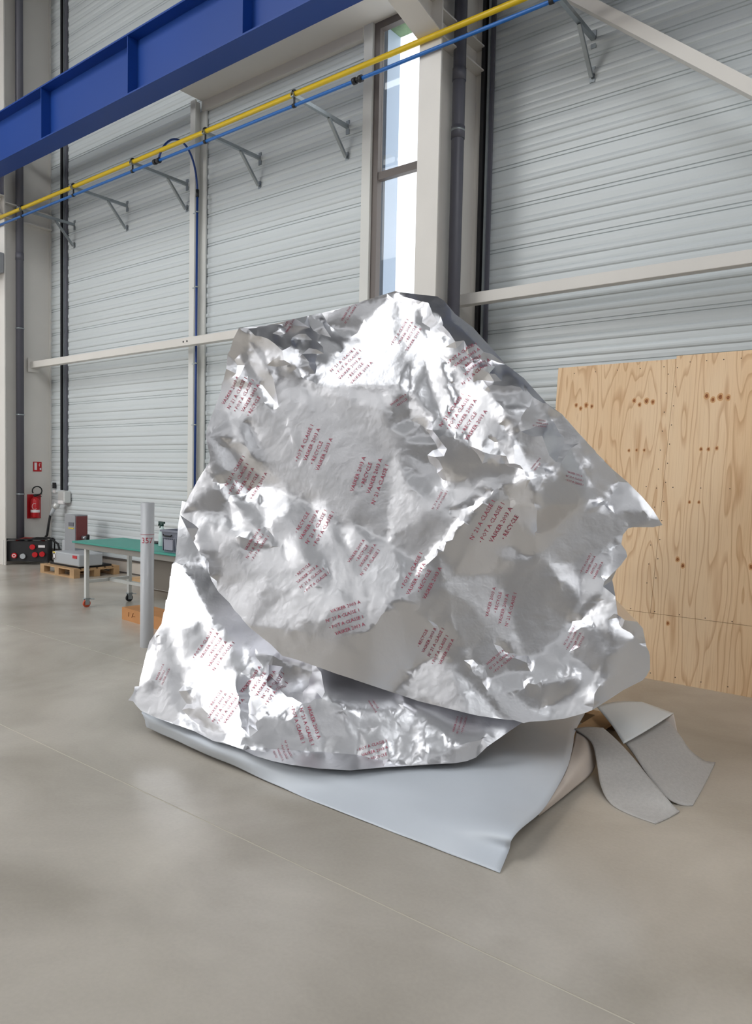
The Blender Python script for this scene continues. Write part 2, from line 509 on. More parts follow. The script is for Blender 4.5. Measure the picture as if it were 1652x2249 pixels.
def bracket():
    r = empty('pipe_bracket', (0, WY, 5.75))
    def bx(nm, m, f_):
        b_ = MB()
        f_(b_)
        return b_.build(nm, m, r)
    bx('arm', M_galv, lambda b_: b_.box(-0.02, 0.02, 5.90, WY - 0.01, 5.737, 5.745).box(-0.02, -0.016, 5.90, WY - 0.01, 5.745, 5.778).box(0.016, 0.02, 5.90, WY - 0.01, 5.745, 5.778))
    bx('strut', M_galv, lambda b_: b_.bar((0, 6.50, 5.735), (0, WY - 0.03, 5.40), 0.035, 0.030, upv=(0, 1, 1)))
    bx('wall_plate', M_galv, lambda b_: b_.box(-0.025, 0.025, WY - 0.012, WY - 0.002, 5.67, 5.83))
    bx('wall_plate', M_galv, lambda b_: b_.box(-0.025, 0.025, WY - 0.012, WY - 0.002, 5.36, 5.50))
    def clamp(b_):
        b_.tube([(-0.012, PY, 5.79), (0.012, PY, 5.79)], 0.035, 12).box(-0.008, 0.008, PY - 0.008, PY + 0.008, 5.745, 5.765)
    bx('pipe_clamp', M_black, clamp)
    def clamp2(b_):
        b_.tube([(-0.02, PY, 5.655), (0.02, PY, 5.655)], 0.024, 12).box(-0.008, 0.008, PY - 0.008, PY + 0.008, 5.675, 5.737)
    bx('pipe_clip', M_black, clamp2)
    return r
def dup(root):
    r = root.copy()
    COL.objects.link(r)
    for ch in list(root.children):
        c = ch.copy()
        COL.objects.link(c)
        c.parent = r
        c.matrix_parent_inverse = ch.matrix_parent_inverse.copy()
    return r
br0 = bracket()
names = {-2.93: 'galvanised pipe bracket on the big ribbed wall by the diagonal brace', -5.95: 'galvanised pipe bracket closest to the tall window',
         -7.46: 'galvanised pipe bracket in the middle of the window bay', -8.98: 'galvanised pipe bracket beside the blue hose loop',
         -10.47: 'galvanised pipe bracket midway between the blue hose loop and the guide strip', -12.01: 'galvanised pipe bracket overlapping the dark guide strip'}
for i, (bx_, lab) in enumerate(names.items()):
    o = br0 if i == 0 else dup(br0)
    o.location.x = bx_
    tag(o, lab, 'bracket', 'brackets carrying the yellow and blue pipes')

# blue hose loop and the conduit it feeds, down the post
h = empty('blue_hose', (-8.47, 6.4, 5.5))
pts = []
P0, P1, P2, P3 = Vector((-8.40, PY, 5.675)), Vector((-8.25, PY + 0.0, 6.05)), Vector((-8.44, 6.55, 6.25)), Vector((-8.50, 6.64, 5.50))
for i in range(25):
    s_ = i / 24
    pts.append(P0 * (1 - s_) ** 3 + P1 * 3 * s_ * (1 - s_) ** 2 + P2 * 3 * s_ * s_ * (1 - s_) + P3 * s_ ** 3)
MB().tube(pts, 0.014, 10).build('hose', M_bluehose, h)
MB().tube([(-8.50, 6.64, 5.42), (-8.50, 6.64, 5.52)], 0.022, 12).build('connector', M_black, h)
tag(h, 'dark blue hose looping from the air pipe over to the slim post', 'hose')
c = empty('conduit', (-8.50, 6.66, 2.6))
MB().tube([(-8.50, 6.64, 0.4), (-8.50, 6.64, 5.42)], 0.016, 10).build('blue_tube', M_bluehose, c)
for z in (5.22, 4.2, 3.15, 2.3, 1.4):
    MB().tube([(-8.50, 6.64, z - 0.01), (-8.50, 6.64, z + 0.01)], 0.024, 10).box(-8.60, -8.50, 6.645, 6.655, z - 0.006, z + 0.006).build('clip', M_galv, c)
tag(c, 'thin blue tube running down the slim white post', 'conduit')

# dark electrical box on the edge of the left column
e_ = empty('heater_box', (-12.86, 5.9, 5.0))
MB().box(-13.30, -12.66, 5.55, 5.96, 4.86, 5.19, bevel=0.01).build('housing', M_machine2, e_)
MB().tube([(-13.0, 5.545, 4.93), (-12.72, 5.545, 4.84), (-12.60, 5.62, 4.84), (-12.585, 5.75, 4.90)], 0.014, 8).build('cable', M_black, e_)
tag(e_, 'dark grey box with a black cable, mounted high on the column at the picture edge', 'box')

# ------------------------------------------------------------------ fire extinguisher and its sign (on the column's web)
XE = -12.79
fe = empty('fire_extinguisher', (XE, 6.5, 0.78))
s = MB()
s.box(XE + 0.002, XE + 0.012, 6.40, 6.64, 0.77, 1.19)
s.build('back_plate', M_red, fe)
s = MB()
s.tube([(XE + 0.09, 6.50, z) for z in (0.78, 0.79, 0.80, 1.08, 1.115, 1.14, 1.15)], [0.055, 0.072, 0.075, 0.075, 0.06, 0.035, 0.022], 20)
s.build('cylinder', M_red, fe)
MB().tube([(XE + 0.09, 6.50, 1.15), (XE + 0.09, 6.50, 1.18)], 0.022, 12).build('valve', M_black, fe)
MB().bar((XE + 0.09, 6.47, 1.185), (XE + 0.09, 6.62, 1.20), 0.02, 0.012).bar((XE + 0.09, 6.47, 1.175), (XE + 0.09, 6.61, 1.155), 0.02, 0.012).build('handle', M_black, fe)
hp = [(XE + 0.09, 6.50 + 0.055 + 0.085 * math.sin(a) - 0.02, 1.255 - 0.075 * math.cos(a)) for a in [i * 0.36 - 0.5 for i in range(17)]]
MB().tube(hp, 0.011, 8).build('hose', M_rubber, fe)
lab = MB().tube([(XE + 0.09, 6.50, 0.88), (XE + 0.09, 6.50, 0.925)], 0.0757, 20, caps=False)
lab.build('label_band', M_signwhite, fe)
ring = [(XE + 0.09 + 0.077 * math.cos(a0), 6.50 + 0.077 * math.sin(a0), 0.985 + 0.05 * math.sin(t_)) for t_, a0 in [(i * math.pi / 12, -0.6 + 0.55 * math.cos(i * math.pi / 12)) for i in range(4, 22)]]
MB().tube(ring, 0.004, 6).build('round_label', M_signwhite, fe)
tag(fe, 'red fire extinguisher with a black hose hung on the column', 'fire extinguisher')
sg = empty('safety_sign', (XE, 6.58, 1.68))
MB().box(XE + 0.002, XE + 0.006, 6.51, 6.66, 1.59, 1.76).build('sign_plate', M_red, sg)
s = MB().box(XE + 0.006, XE + 0.008, 6.53, 6.575, 1.615, 1.745).box(XE + 0.006, XE + 0.008, 6.625, 6.65, 1.615, 1.65)
s.build('pictogram', M_signwhite, sg)
s = MB().tube([(XE + 0.009, 6.63, 1.735), (XE + 0.009, 6.612, 1.71), (XE + 0.009, 6.62, 1.68)], 0.005, 6)
s.build('flame_symbol', M_signwhite, sg)
tag(sg, 'small red and white extinguisher sign on the column', 'sign')

# ------------------------------------------------------------------ wall switch and the big plug on a cable
sw = empty('wall_switch', (-12.63, WY, 1.3))
MB().box(-12.665, -12.595, WY - 0.05, WY - 0.012, 1.30, 1.40, bevel=0.005).build('switch_box', M_black, sw)
MB().box(-12.665, -12.595, WY - 0.045, WY - 0.012, 1.22, 1.275, bevel=0.004).build('socket_box', M_signwhite, sw)
tag(sw, 'small black and white switch on the ribbed wall', 'switch')
pb = empty('power_socket', (-12.2, WY, 1.1))
MB().box(-12.32, -12.10, WY - 0.14, WY - 0.012, 1.06, 1.27, bevel=0.02).build('housing', M_alu, pb)
MB().box(-12.28, -12.12, WY - 0.16, WY - 0.12, 1.04, 1.10, bevel=0.01).build('cover', M_signwhite, pb)
tag(pb, 'pale industrial power socket below the dark guide strip', 'socket')
pl = empty('power_plug', (-12.3, 6.6, 1.0))
MB().tube([(-12.28, 6.68, 1.05), (-12.30, 6.66, 1.0), (-12.32, 6.64, 0.97)], [0.05, 0.055, 0.04], 16).build('plug_head', M_alu, pl)
MB().tube([(-12.32, 6.64, 0.97), (-12.37, 6.60, 0.84)], [0.036, 0.026], 14).build('plug_body', M_machine, pl)
MB().tube([(-12.37, 6.60, 0.86), (-12.39, 6.58, 0.70), (-12.41, 6.56, 0.50), (-12.50, 6.52, 0.38), (-12.62, 6.45, 0.30), (-12.60, 6.38, 0.40)], 0.02, 10).build('cable', M_rubber, pl)
tag(pl, 'grey power plug with a thick black cable hanging from its socket', 'plug')

# ------------------------------------------------------------------ black distribution box on the floor by the column
db = empty('power_distribution_box', (-12.45, 6.2, 0))
ang = math.radians(42)
def L(u, v, z):     # local frame of the box: u along its front, v towards its back
    return (-12.73 + u * math.cos(ang) - v * math.sin(ang), 5.98 + u * math.sin(ang) + v * math.cos(ang), z)
def lbox(mb, u0, u1, v0, v1, z0, z1):
    vs = [mb.bm.verts.new(L(u, v, z)) for u in (u0, u1) for v in (v0, v1) for z in (z0, z1)]
    for f_ in [(0, 1, 3, 2), (4, 6, 7, 5), (0, 4, 5, 1), (2, 3, 7, 6), (0, 2, 6, 4), (1, 5, 7, 3)]:
        mb.bm.faces.new([vs[i] for i in f_])
    return mb
lbox(MB(), 0.03, 0.70, 0.03, 0.25, 0.06, 0.40).build('housing', M_black, db)
fr = MB()
for v in (0.0, 0.28):
    fr.tube([L(0, v, 0), L(0, v, 0.42), L(0.03, v, 0.44), L(0.70, v, 0.44), L(0.73, v, 0.42), L(0.73, v, 0)], 0.012, 8)
fr.tube([L(0, 0, 0.42), L(0, 0.28, 0.42)], 0.012, 8).tube([L(0.73, 0, 0.42), L(0.73, 0.28, 0.42)], 0.012, 8)
fr.build('carry_frame', M_rubber, db)
for i, (u, z, m_) in enumerate(((0.16, 0.16, M_red), (0.50, 0.18, M_red), (0.62, 0.19, M_red), (0.46, 0.31, M_red), (0.30, 0.15, M_machine))):
    s = MB().tube([L(u, 0.03, z), L(u, -0.005, z)], 0.045, 16)
    so = s.build('power_outlet', m_, db)
    if i == 0:
        MB().tube([L(u, -0.005, z), L(u, -0.008, z)], 0.03, 14).build('outlet_cover', M_signwhite, so)
        MB().tube([L(u, -0.008, z), L(u, -0.011, z)], 0.017, 14).build('outlet_centre', M_red, so)
lbox(MB(), 0.55, 0.66, 0.022, 0.03, 0.30, 0.34).build('front_label', M_signwhite, db)
MB().tube([L(0.35, 0.1, 0.41), L(0.5, 0.08, 0.46), L(0.7, 0.12, 0.46), L(0.85, 0.10, 0.36), L(0.93, 0.02, 0.18), L(0.95, -0.02, 0.03)], 0.018, 10).build('cable', M_rubber, db)
MB().tube([L(0.15, 0.1, 0.41), L(0.3, 0.12, 0.455), L(0.5, 0.14, 0.44), L(0.62, 0.13, 0.41)], 0.016, 10).build('strap', mat('dark_red_strap', srgb(120, 40, 36), rough=0.7), db)
tag(db, 'black power distribution box with red outlets on the floor by the column', 'power box')

# ------------------------------------------------------------------ pallet and the grey machine on it
pa = empty('wooden_pallet', (-11.05, 6.33, 0))
PX0, PX1, PY0, PY1 = -11.47, -10.47, 5.95, 6.72
for y in (PY0, (PY0 + PY1) / 2 - 0.05, PY1 - 0.10):
    MB().box(PX0, PX1, y, y + 0.10, 0.0, 0.022).build('bottom_board', M_pallet, pa)
    for x in (PX0, (PX0 + PX1) / 2 - 0.06, PX1 - 0.12):
        MB().box(x, x + 0.12, y, y + 0.10, 0.022, 0.10).build('block', M_pallet, pa)
for x in (PX0, (PX0 + PX1) / 2 - 0.06, PX1 - 0.12):
    MB().box(x, x + 0.12, PY0, PY1, 0.10, 0.12).build('cross_board', M_pallet, pa)
for i in range(6):
    y = PY0 + i * (PY1 - PY0 - 0.10) / 5
    MB().box(PX0, PX1, y, y + 0.10, 0.12, 0.14).build('deck_board', M_pallet, pa)
tag(pa, 'wooden pallet under the grey machine', 'pallet')
mc = empty('grey_machine', (-11.1, 6.3, 0.14))
MB().box(-11.20, -10.45, 6.02, 6.42, 0.17, 0.36, bevel=0.02).build('base_housing', M_machine, mc)
MB().box(-11.35, -10.50, 6.05, 6.60, 0.14, 0.17).build('feet', M_rubber, mc)
MB().box(-11.33, -11.02, 6.28, 6.50, 0.17, 0.92, bevel=0.008).build('column_housing', M_machine2, mc)
MB().box(-11.20, -11.05, 6.272, 6.279, 0.74, 0.80).build('dark_label', M_pipegrey, mc)
MB().box(-11.20, -11.05, 6.270, 6.279, 0.70, 0.715).build('yellow_label', M_yellowlab, mc)
MB().box(-11.02, -11.00, 6.30, 6.48, 0.45, 0.90).build('side_panel', mat('dull_red_panel', srgb(120, 60, 60), rough=0.5), mc)
MB().tube([(-11.00, 6.40, 0.56), (-10.90, 6.40, 0.56)], 0.03, 12).tube([(-10.90, 6.40, 0.56), (-10.78, 6.36, 0.53)], 0.014, 10).build('shaft', M_galv, mc)
MB().tube([(-10.80, 6.36, 0.52), (-10.66, 6.34, 0.50)], 0.03, 12).tube([(-10.78, 6.36, 0.55), (-10.76, 6.35, 0.62)], 0.025, 12).build('knob', M_rubber, mc)
MB().box(-10.62, -10.50, 6.012, 6.019, 0.29, 0.335).build('red_label', M_red, mc)
MB().box(-11.195, -11.10, 6.008, 6.019, 0.24, 0.35).build('gauge_panel', M_signwhite, mc)
MB().tube([(-11.148 + 0.04 * math.cos(a), 6.005, 0.285 + 0.045 * math.sin(a)) for a in [i * 2 * math.pi / 16 for i in range(17)]], 0.005, 6, caps=False).build('gauge_ring', M_black, mc)
MB().box(-11.185, -11.12, 6.003, 6.008, 0.335, 0.352).build('warning_label', M_yellowlab, mc)
MB().box(-11.46, -11.34, 6.30, 6.50, 0.17, 0.50, bevel=0.02).build('rear_housing', M_machine, mc)
tag(mc, 'grey machine with a tall box column standing on the wooden pallet', 'machine')

# ------------------------------------------------------------------ bench with the green top
tb = empty('work_bench', (-7.4, 5.1, 0))
TX0, TX1, TY0, TY1, TZ = -8.42, -5.90, 4.76, 5.46, 0.785
MB().box(TX0, TX1, TY0, TY1, TZ - 0.022, TZ, bevel=0.003).build('bench_top', M_green, tb)
MB().box(TX0 + 0.03, TX1 - 0.03, TY0 + 0.02, TY0 + 0.06, TZ - 0.085, TZ - 0.022).box(TX0 + 0.03, TX1 - 0.03, TY1 - 0.06, TY1 - 0.02, TZ - 0.085, TZ - 0.022) \
    .box(TX0 + 0.03, TX0 + 0.07, TY0 + 0.06, TY1 - 0.06, TZ - 0.085, TZ - 0.022).build('top_frame', M_alud, tb)
for lx in (TX0 + 0.20, TX1 - 0.10):
    for ly in (TY0 + 0.04, TY1 - 0.08):
        MB().box(lx, lx + 0.045, ly, ly + 0.045, 0.11, TZ - 0.085 if lx < -7 else TZ - 0.022, bevel=0.004).build('leg', M_alu, tb)
        cx, cy = lx + 0.022, ly + 0.022
        cs = MB().box(cx - 0.03, cx + 0.03, cy - 0.03, cy + 0.03, 0.10, 0.112).box(cx - 0.02, cx - 0.015, cy - 0.025, cy + 0.03, 0.03, 0.10).box(cx + 0.015, cx + 0.02, cy - 0.025, cy + 0.03, 0.03, 0.10)
        cs.bar((cx, cy + 0.02, 0.10), (cx + 0.05, cy + 0.07, 0.095), 0.03, 0.006)
        co = cs.build('caster', M_galv, tb)
        MB().tube([(cx - 0.013, cy, 0.045), (cx + 0.013, cy, 0.045)], 0.045, 18).build('wheel', M_orange if ly < 5 else M_rubber, co)
MB().box(TX0 + 0.20, TX1 - 0.1, TY0 + 0.35, TY0 + 0.385, 0.29, 0.325).box(TX0 + 0.20, TX0 + 0.24, TY0 + 0.06, TY1 - 0.06, 0.29, 0.325).build('lower_crossbar', M_alu, tb)
MB().box(-6.95, TX1 - 0.05, TY0 + 0.1, TY1 - 0.08, 0.36, TZ - 0.022).build('drawer_unit', mat('brown_grey_panel', srgb(112, 106, 98), rough=0.6), tb)
tag(tb, 'grey workbench on casters with a green top', 'workbench')

# things on the bench
cr = empty('storage_crate', (-7.0, 4.98, TZ))
ux0, ux1, uy0, uy1 = -6.70, -6.28, 4.80, 5.12
def taper(mb, x0, x1, y0, y1, z0, z1, g, inner=None):
    bm = mb.bm
    a = [bm.verts.new(p) for p in ((x0 + g, y0 + g, z0), (x1 - g, y0 + g, z0), (x1 - g, y1 - g, z0), (x0 + g, y1 - g, z0))]
    b_ = [bm.verts.new(p) for p in ((x0, y0, z1), (x1, y0, z1), (x1, y1, z1), (x0, y1, z1))]
    for i in range(4):
        bm.faces.new((a[i], a[(i + 1) % 4], b_[(i + 1) % 4], b_[i]))
    bm.faces.new(a[::-1])
    t_ = 0.012
    c_ = [bm.verts.new(p) for p in ((x0 + t_, y0 + t_, z1), (x1 - t_, y0 + t_, z1), (x1 - t_, y1 - t_, z1), (x0 + t_, y1 - t_, z1))]
    d_ = [bm.verts.new(p) for p in ((x0 + g + t_, y0 + g + t_, z0 + t_), (x1 - g - t_, y0 + g + t_, z0 + t_), (x1 - g - t_, y1 - g - t_, z0 + t_), (x0 + g + t_, y1 - g - t_, z0 + t_))]
    for i in range(4):
        bm.faces.new((b_[i], b_[(i + 1) % 4], c_[(i + 1) % 4], c_[i]))
        bm.faces.new((c_[i], c_[(i + 1) % 4], d_[(i + 1) % 4], d_[i]))
    bm.faces.new(d_)
    return mb
CZ = TZ + 0.24
taper(MB(), ux0, ux1, uy0, uy1, TZ, CZ, 0.022).build('shell', M_crate, cr)
rm = MB()
for (a0, a1, b0, b1) in ((ux0 - 0.012, ux1 + 0.012, uy0 - 0.012, uy0), (ux0 - 0.012, ux1 + 0.012, uy1, uy1 + 0.012), (ux0 - 0.012, ux0, uy0, uy1), (ux1, ux1 + 0.012, uy0, uy1)):
    rm.box(a0, a1, b0, b1, CZ - 0.02, CZ)
rm.build('rim', M_crate, cr)
rb = MB()
for k in range(13):
    x = ux0 + 0.02 + k * 0.032
    rb.box(x - 0.004, x + 0.004, uy0 + 0.004, uy0 + 0.02, TZ + 0.02, CZ - 0.02)
rb.box(ux0 + 0.02, ux1 - 0.02, uy0 + 0.0, uy0 + 0.014, CZ - 0.085, CZ - 0.075)
rb.build('front_ribs', M_crate, cr)
MB().box(ux0 + 0.05, ux0 + 0.20, uy0 - 0.002, uy0 + 0.02, TZ + 0.03, CZ - 0.10).build('front_panel', M_cratep, cr)
MB().tube([(ux0 + 0.05, uy0 - 0.012, CZ - 0.05), (ux0 + 0.07, uy0 - 0.02, CZ - 0.06), (ux0 + 0.18, uy0 - 0.02, CZ - 0.06), (ux0 + 0.20, uy0 - 0.012, CZ - 0.05)], 0.009, 8).build('handle', M_black, cr)
tag(cr, 'grey plastic crate standing on the green bench top', 'crate')
sb = empty('spray_bottle', (-7.02, 5.12, TZ))
MB().tube([(-7.20, 5.17, z) for z in (TZ, TZ + 0.01, TZ + 0.13, TZ + 0.19, TZ + 0.215, TZ + 0.235)], [0.038, 0.042, 0.042, 0.030, 0.016, 0.014], 18).build('bottle', mat('milky_plastic', srgb(205, 222, 220), rough=0.4), sb)
MB().tube([(-7.20, 5.17, TZ + 0.23), (-7.20, 5.17, TZ + 0.265)], 0.017, 12).bar((-7.16, 5.17, TZ + 0.272), (-7.26, 5.17, TZ + 0.272), 0.022, 0.024).bar((-7.25, 5.17, TZ + 0.27), (-7.265, 5.17, TZ + 0.235), 0.018, 0.012) \
    .bar((-7.225, 5.17, TZ + 0.26), (-7.245, 5.17, TZ + 0.21), 0.012, 0.008).build('trigger_head', mat('dark_green_plastic', srgb(26, 60, 52), rough=0.4), sb)
tag(sb, 'spray bottle with a dark green head beside the grey crate', 'bottle')
nb = MB().box(-7.75, -7.45, 5.28, 5.40, TZ, TZ + 0.018, bevel=0.003)
tag(nb.build('black_case', M_black), 'flat black case on the far side of the bench top', 'case')
nb = empty('parts_tray', (-7.1, 5.3, TZ))
MB().box(-7.36, -7.00, 5.27, 5.43, TZ, TZ + 0.012).build('tray_base', M_black, nb)
ww = MB()
random.seed(4)
bmesh.ops.create_icosphere(ww.bm, subdivisions=3, radius=1.0)
for v in ww.bm.verts:
    v.co = Vector((v.co.x * 0.13 - 7.18, v.co.y * 0.06 + 5.35, max(0.0, v.co.z) * 0.05 * (0.6 + 0.6 * random.random()) + TZ + 0.012))
ww.build('crumpled_wrap', M_paper, nb)
tag(nb, 'black tray with pale crumpled wrap on the bench behind the grey tube', 'tray')

# long cardboard box on the floor under the bench
bxo = empty('cardboard_box', (-6.8, 4.7, 0))
s = MB()
s.box(-7.27, -6.32, 4.70, 4.98, 0.0, 0.135, rz=math.radians(-5), about=(-7.27, 4.70, 0))
s.build('carton', M_card, bxo)
M_cprint = mat('brown_print', srgb(120, 70, 34), rough=0.8)
for (ma, mb_, mw) in (((-7.12, 0.05), (-7.115, 0.10), 0.006), ((-7.05, 0.05), (-7.02, 0.10), 0.006), ((-7.03, 0.065), (-6.98, 0.068), 0.006)):
    MB().bar((ma[0], 4.70 - (ma[0] + 7.27) * 0.0875 - 0.002, ma[1]), (mb_[0], 4.70 - (mb_[0] + 7.27) * 0.0875 - 0.002, mb_[1]), mw, 0.003).build('printed_mark', M_cprint, bxo)
tag(bxo, 'long low cardboard box lying on the floor behind the grey tube', 'box')
# low wooden trolley by the wall
wt = empty('low_wooden_pallet', (-8.4, 6.3, 0))
MB().box(-9.2, -8.0, 6.05, 6.58, 0.10, 0.14).build('deck', M_pallet, wt)
for x in (-8.95, -8.1):
    MB().box(x, x + 0.1, 6.07, 6.56, 0.0, 0.10).build('bearer', M_pallet, wt)
tag(wt, 'low wooden pallet standing against the wall behind the bench', 'pallet')

# ------------------------------------------------------------------ free-standing grey tube
tu = empty('plastic_tube', (-5.96, 4.12, 0))
tm = MB()
n_ = 28
cxy = (-5.965, 4.12)
for (r0, r1, za, zb) in ((0.0615, 0.0615, 0.0, 1.352), (0.0565, 0.0565, 0.0, 1.352)):
    tm.tube([(*cxy, za), (*cxy, zb)], r0, n_, caps=False)
tm.bm.verts.ensure_lookup_table()
vs = list(tm.bm.verts)
for k in range(n_):
    k2 = (k + 1) % n_
    tm.bm.faces.new((vs[n_ + k], vs[n_ + k2], vs[3 * n_ + k2], vs[3 * n_ + k]))
tm.build('tube_wall', M_tube, tu)
def text_obj(s_, size, name, m, parent, fn, res=3):
    cu = bpy.data.curves.new('text', 'FONT')
    cu.body = s_
    cu.size = size
    cu.align_x = 'CENTER'
    cu.align_y = 'CENTER'
    cu.resolution_u = res
    to = bpy.data.objects.new('text', cu)
    me = bpy.data.meshes.new_from_object(to)
    bpy.data.objects.remove(to)
    bm = bmesh.new()
    bm.from_mesh(me)
    bmesh.ops.triangulate(bm, faces=bm.faces)
    for v in bm.verts:
        v.co = fn(v.co.x, v.co.y)
    bm.to_mesh(me)
    bm.free()
    me.materials.clear()
    me.materials.append(m)
    me.name = name
    o = bpy.data.objects.new(name, me)
    COL.objects.link(o)
    if parent:
        o.parent = parent
        o.matrix_parent_inverse = parent.matrix_world.inverted()
    return o
def on_tube(u, v):
    a = math.radians(-37) + u / 0.0615
    return Vector((cxy[0] + 0.0628 * math.cos(a), cxy[1] + 0.0628 * math.sin(a), 1.0 + v))
text_obj('357', 0.072, 'printed_number', M_redink, tu, on_tube)
MB().tube([(*cxy, 1.055), (*cxy, 1.058)], 0.0624, n_, caps=False).build('red_line', M_redink, tu)
tag(tu, 'tall grey plastic tube standing upright with a red hand-marked number', 'tube')

# ------------------------------------------------------------------ plywood panel leaning on the wall
def plywood_material():
    m = bpy.data.materials.new('plywood')
    m.use_nodes = True
    nt = m.node_tree
    b = nt.nodes['Principled BSDF']
    tc = nt.nodes.new('ShaderNodeTexCoord')
    def mapping(sx, sy, sz, lx=0, lz=0):
        mp = nt.nodes.new('ShaderNodeMapping')
        mp.inputs['Scale'].default_value = (sx, sy, sz)
        mp.inputs['Location'].default_value = (lx, 0, lz)
        nt.links.new(tc.outputs['Object'], mp.inputs['Vector'])
        return mp
    # cathedral grain: bands warped by a stretched noise
    n1 = nt.nodes.new('ShaderNodeTexNoise')
    n1.inputs['Scale'].default_value = 1.0
    n1.inputs['Detail'].default_value = 2.0
    nt.links.new(mapping(4.2, 1, 0.6).outputs[0], n1.inputs['Vector'])
    mul = nt.nodes.new('ShaderNodeMath')
    mul.operation = 'MULTIPLY'
    mul.inputs[1].default_value = 11.0
    nt.links.new(n1.outputs['Fac'], mul.inputs[0])
    fr_ = nt.nodes.new('ShaderNodeMath')
    fr_.operation = 'FRACT'
    nt.links.new(mul.outputs[0], fr_.inputs[0])
    cr_ = nt.nodes.new('ShaderNodeValToRGB')
    e = cr_.color_ramp.elements
    e[0].position, e[0].color = 0.0, (*srgb(*PLYD), 1)
    e[1].position, e[1].color = 0.30, (*srgb(*PLY), 1)
    e2 = cr_.color_ramp.elements.new(0.93)
    e2.color = (*srgb(*PLY), 1)
    e3 = cr_.color_ramp.elements.new(1.0)
    e3.color = (*srgb(*PLYD), 1)
    nt.links.new(fr_.outputs[0], cr_.inputs['Fac'])
    # broad colour variation and fine pores
    n2 = nt.nodes.new('ShaderNodeTexNoise')
    n2.inputs['Scale'].default_value = 1.0
    n2.inputs['Detail'].default_value = 4
    nt.links.new(mapping(3, 1, 0.5, 5).outputs[0], n2.inputs['Vector'])
    r2 = nt.nodes.new('ShaderNodeValToRGB')
    e = r2.color_ramp.elements
    e[0].position, e[0].color = 0.3, (0.90, 0.82, 0.72, 1)
    e[1].position, e[1].color = 0.65, (1, 1, 1, 1)
    nt.links.new(n2.outputs['Fac'], r2.inputs['Fac'])
    n3 = nt.nodes.new('ShaderNodeTexNoise')
    n3.inputs['Scale'].default_value = 1.0
    n3.inputs['Detail'].default_value = 3
    nt.links.new(mapping(160, 1, 3.0).outputs[0], n3.inputs['Vector'])
    r3 = nt.nodes.new('ShaderNodeValToRGB')
    e = r3.color_ramp.elements
    e[0].position, e[0].color = 0.25, (0.86, 0.80, 0.72, 1)
    e[1].position, e[1].color = 0.5, (1, 1, 1, 1)
    nt.links.new(n3.outputs['Fac'], r3.inputs['Fac'])
    last = cr_.outputs['Color']
    for r_ in (r2, r3):
        mx = nt.nodes.new('ShaderNodeMix')
        mx.data_type = 'RGBA'
        mx.blend_type = 'MULTIPLY'
        mx.inputs['Factor'].default_value = 0.8
        nt.links.new(last, mx.inputs['A'])
        nt.links.new(r_.outputs['Color'], mx.inputs['B'])
        last = mx.outputs['Result']
    nt.links.new(last, b.inputs['Base Color'])
    b.inputs['Roughness'].default_value = 0.6
    return m
M_ply = plywood_material()
M_knot = mat('wood_knot', srgb(160, 98, 54), rough=0.7, var=0.3, vscale=60)
M_knotring = mat('wood_knot_ring', srgb(222, 172, 122), rough=0.7)
M_nail = mat('nail_head', srgb(84, 62, 44), rough=0.6)
M_plyline = mat('ply_joint', srgb(110, 78, 50), rough=0.8)
PH = 2.70
def ply_y(z):      # the panel leans: its foot stands at y 6.26, its top rests against the wall rail plane
    return 6.26 + 0.24 * z / PH
def plate(mb, x0b, x1b, x0t, x1t, z0, z1, th=0.018, off=0.0):
    """leaning sheet with slanted ends"""
    bm = mb.bm
    vs = []
    for (x0, x1, z) in ((x0b, x1b, z0), (x0t, x1t, z1)):
        for x in (x0, x1):
            for d in (0, th):
                vs.append(bm.verts.new((x, ply_y(z) + d - off, z)))
    for f_ in [(0, 1, 3, 2), (4, 6, 7, 5), (0, 4, 5, 1), (2, 3, 7, 6), (0, 2, 6, 4), (1, 5, 7, 3)]:
        bm.faces.new([vs[i] for i in f_])
    return mb
pw = empty('plywood_panel', (-0.5, 6.3, 0))
plate(MB(), -3.02, -2.035, -3.02, -1.965, 0.545, 2.675).build('sheet', M_ply, pw)
plate(MB(), -2.032, 1.2, -1.962, 1.2, 0.545, 2.70).build('sheet', M_ply, pw)
lo = plate(MB(), -3.02, 1.2, -3.02, 1.2, 0.0, 0.542).build('bottom_sheet', M_ply, pw)
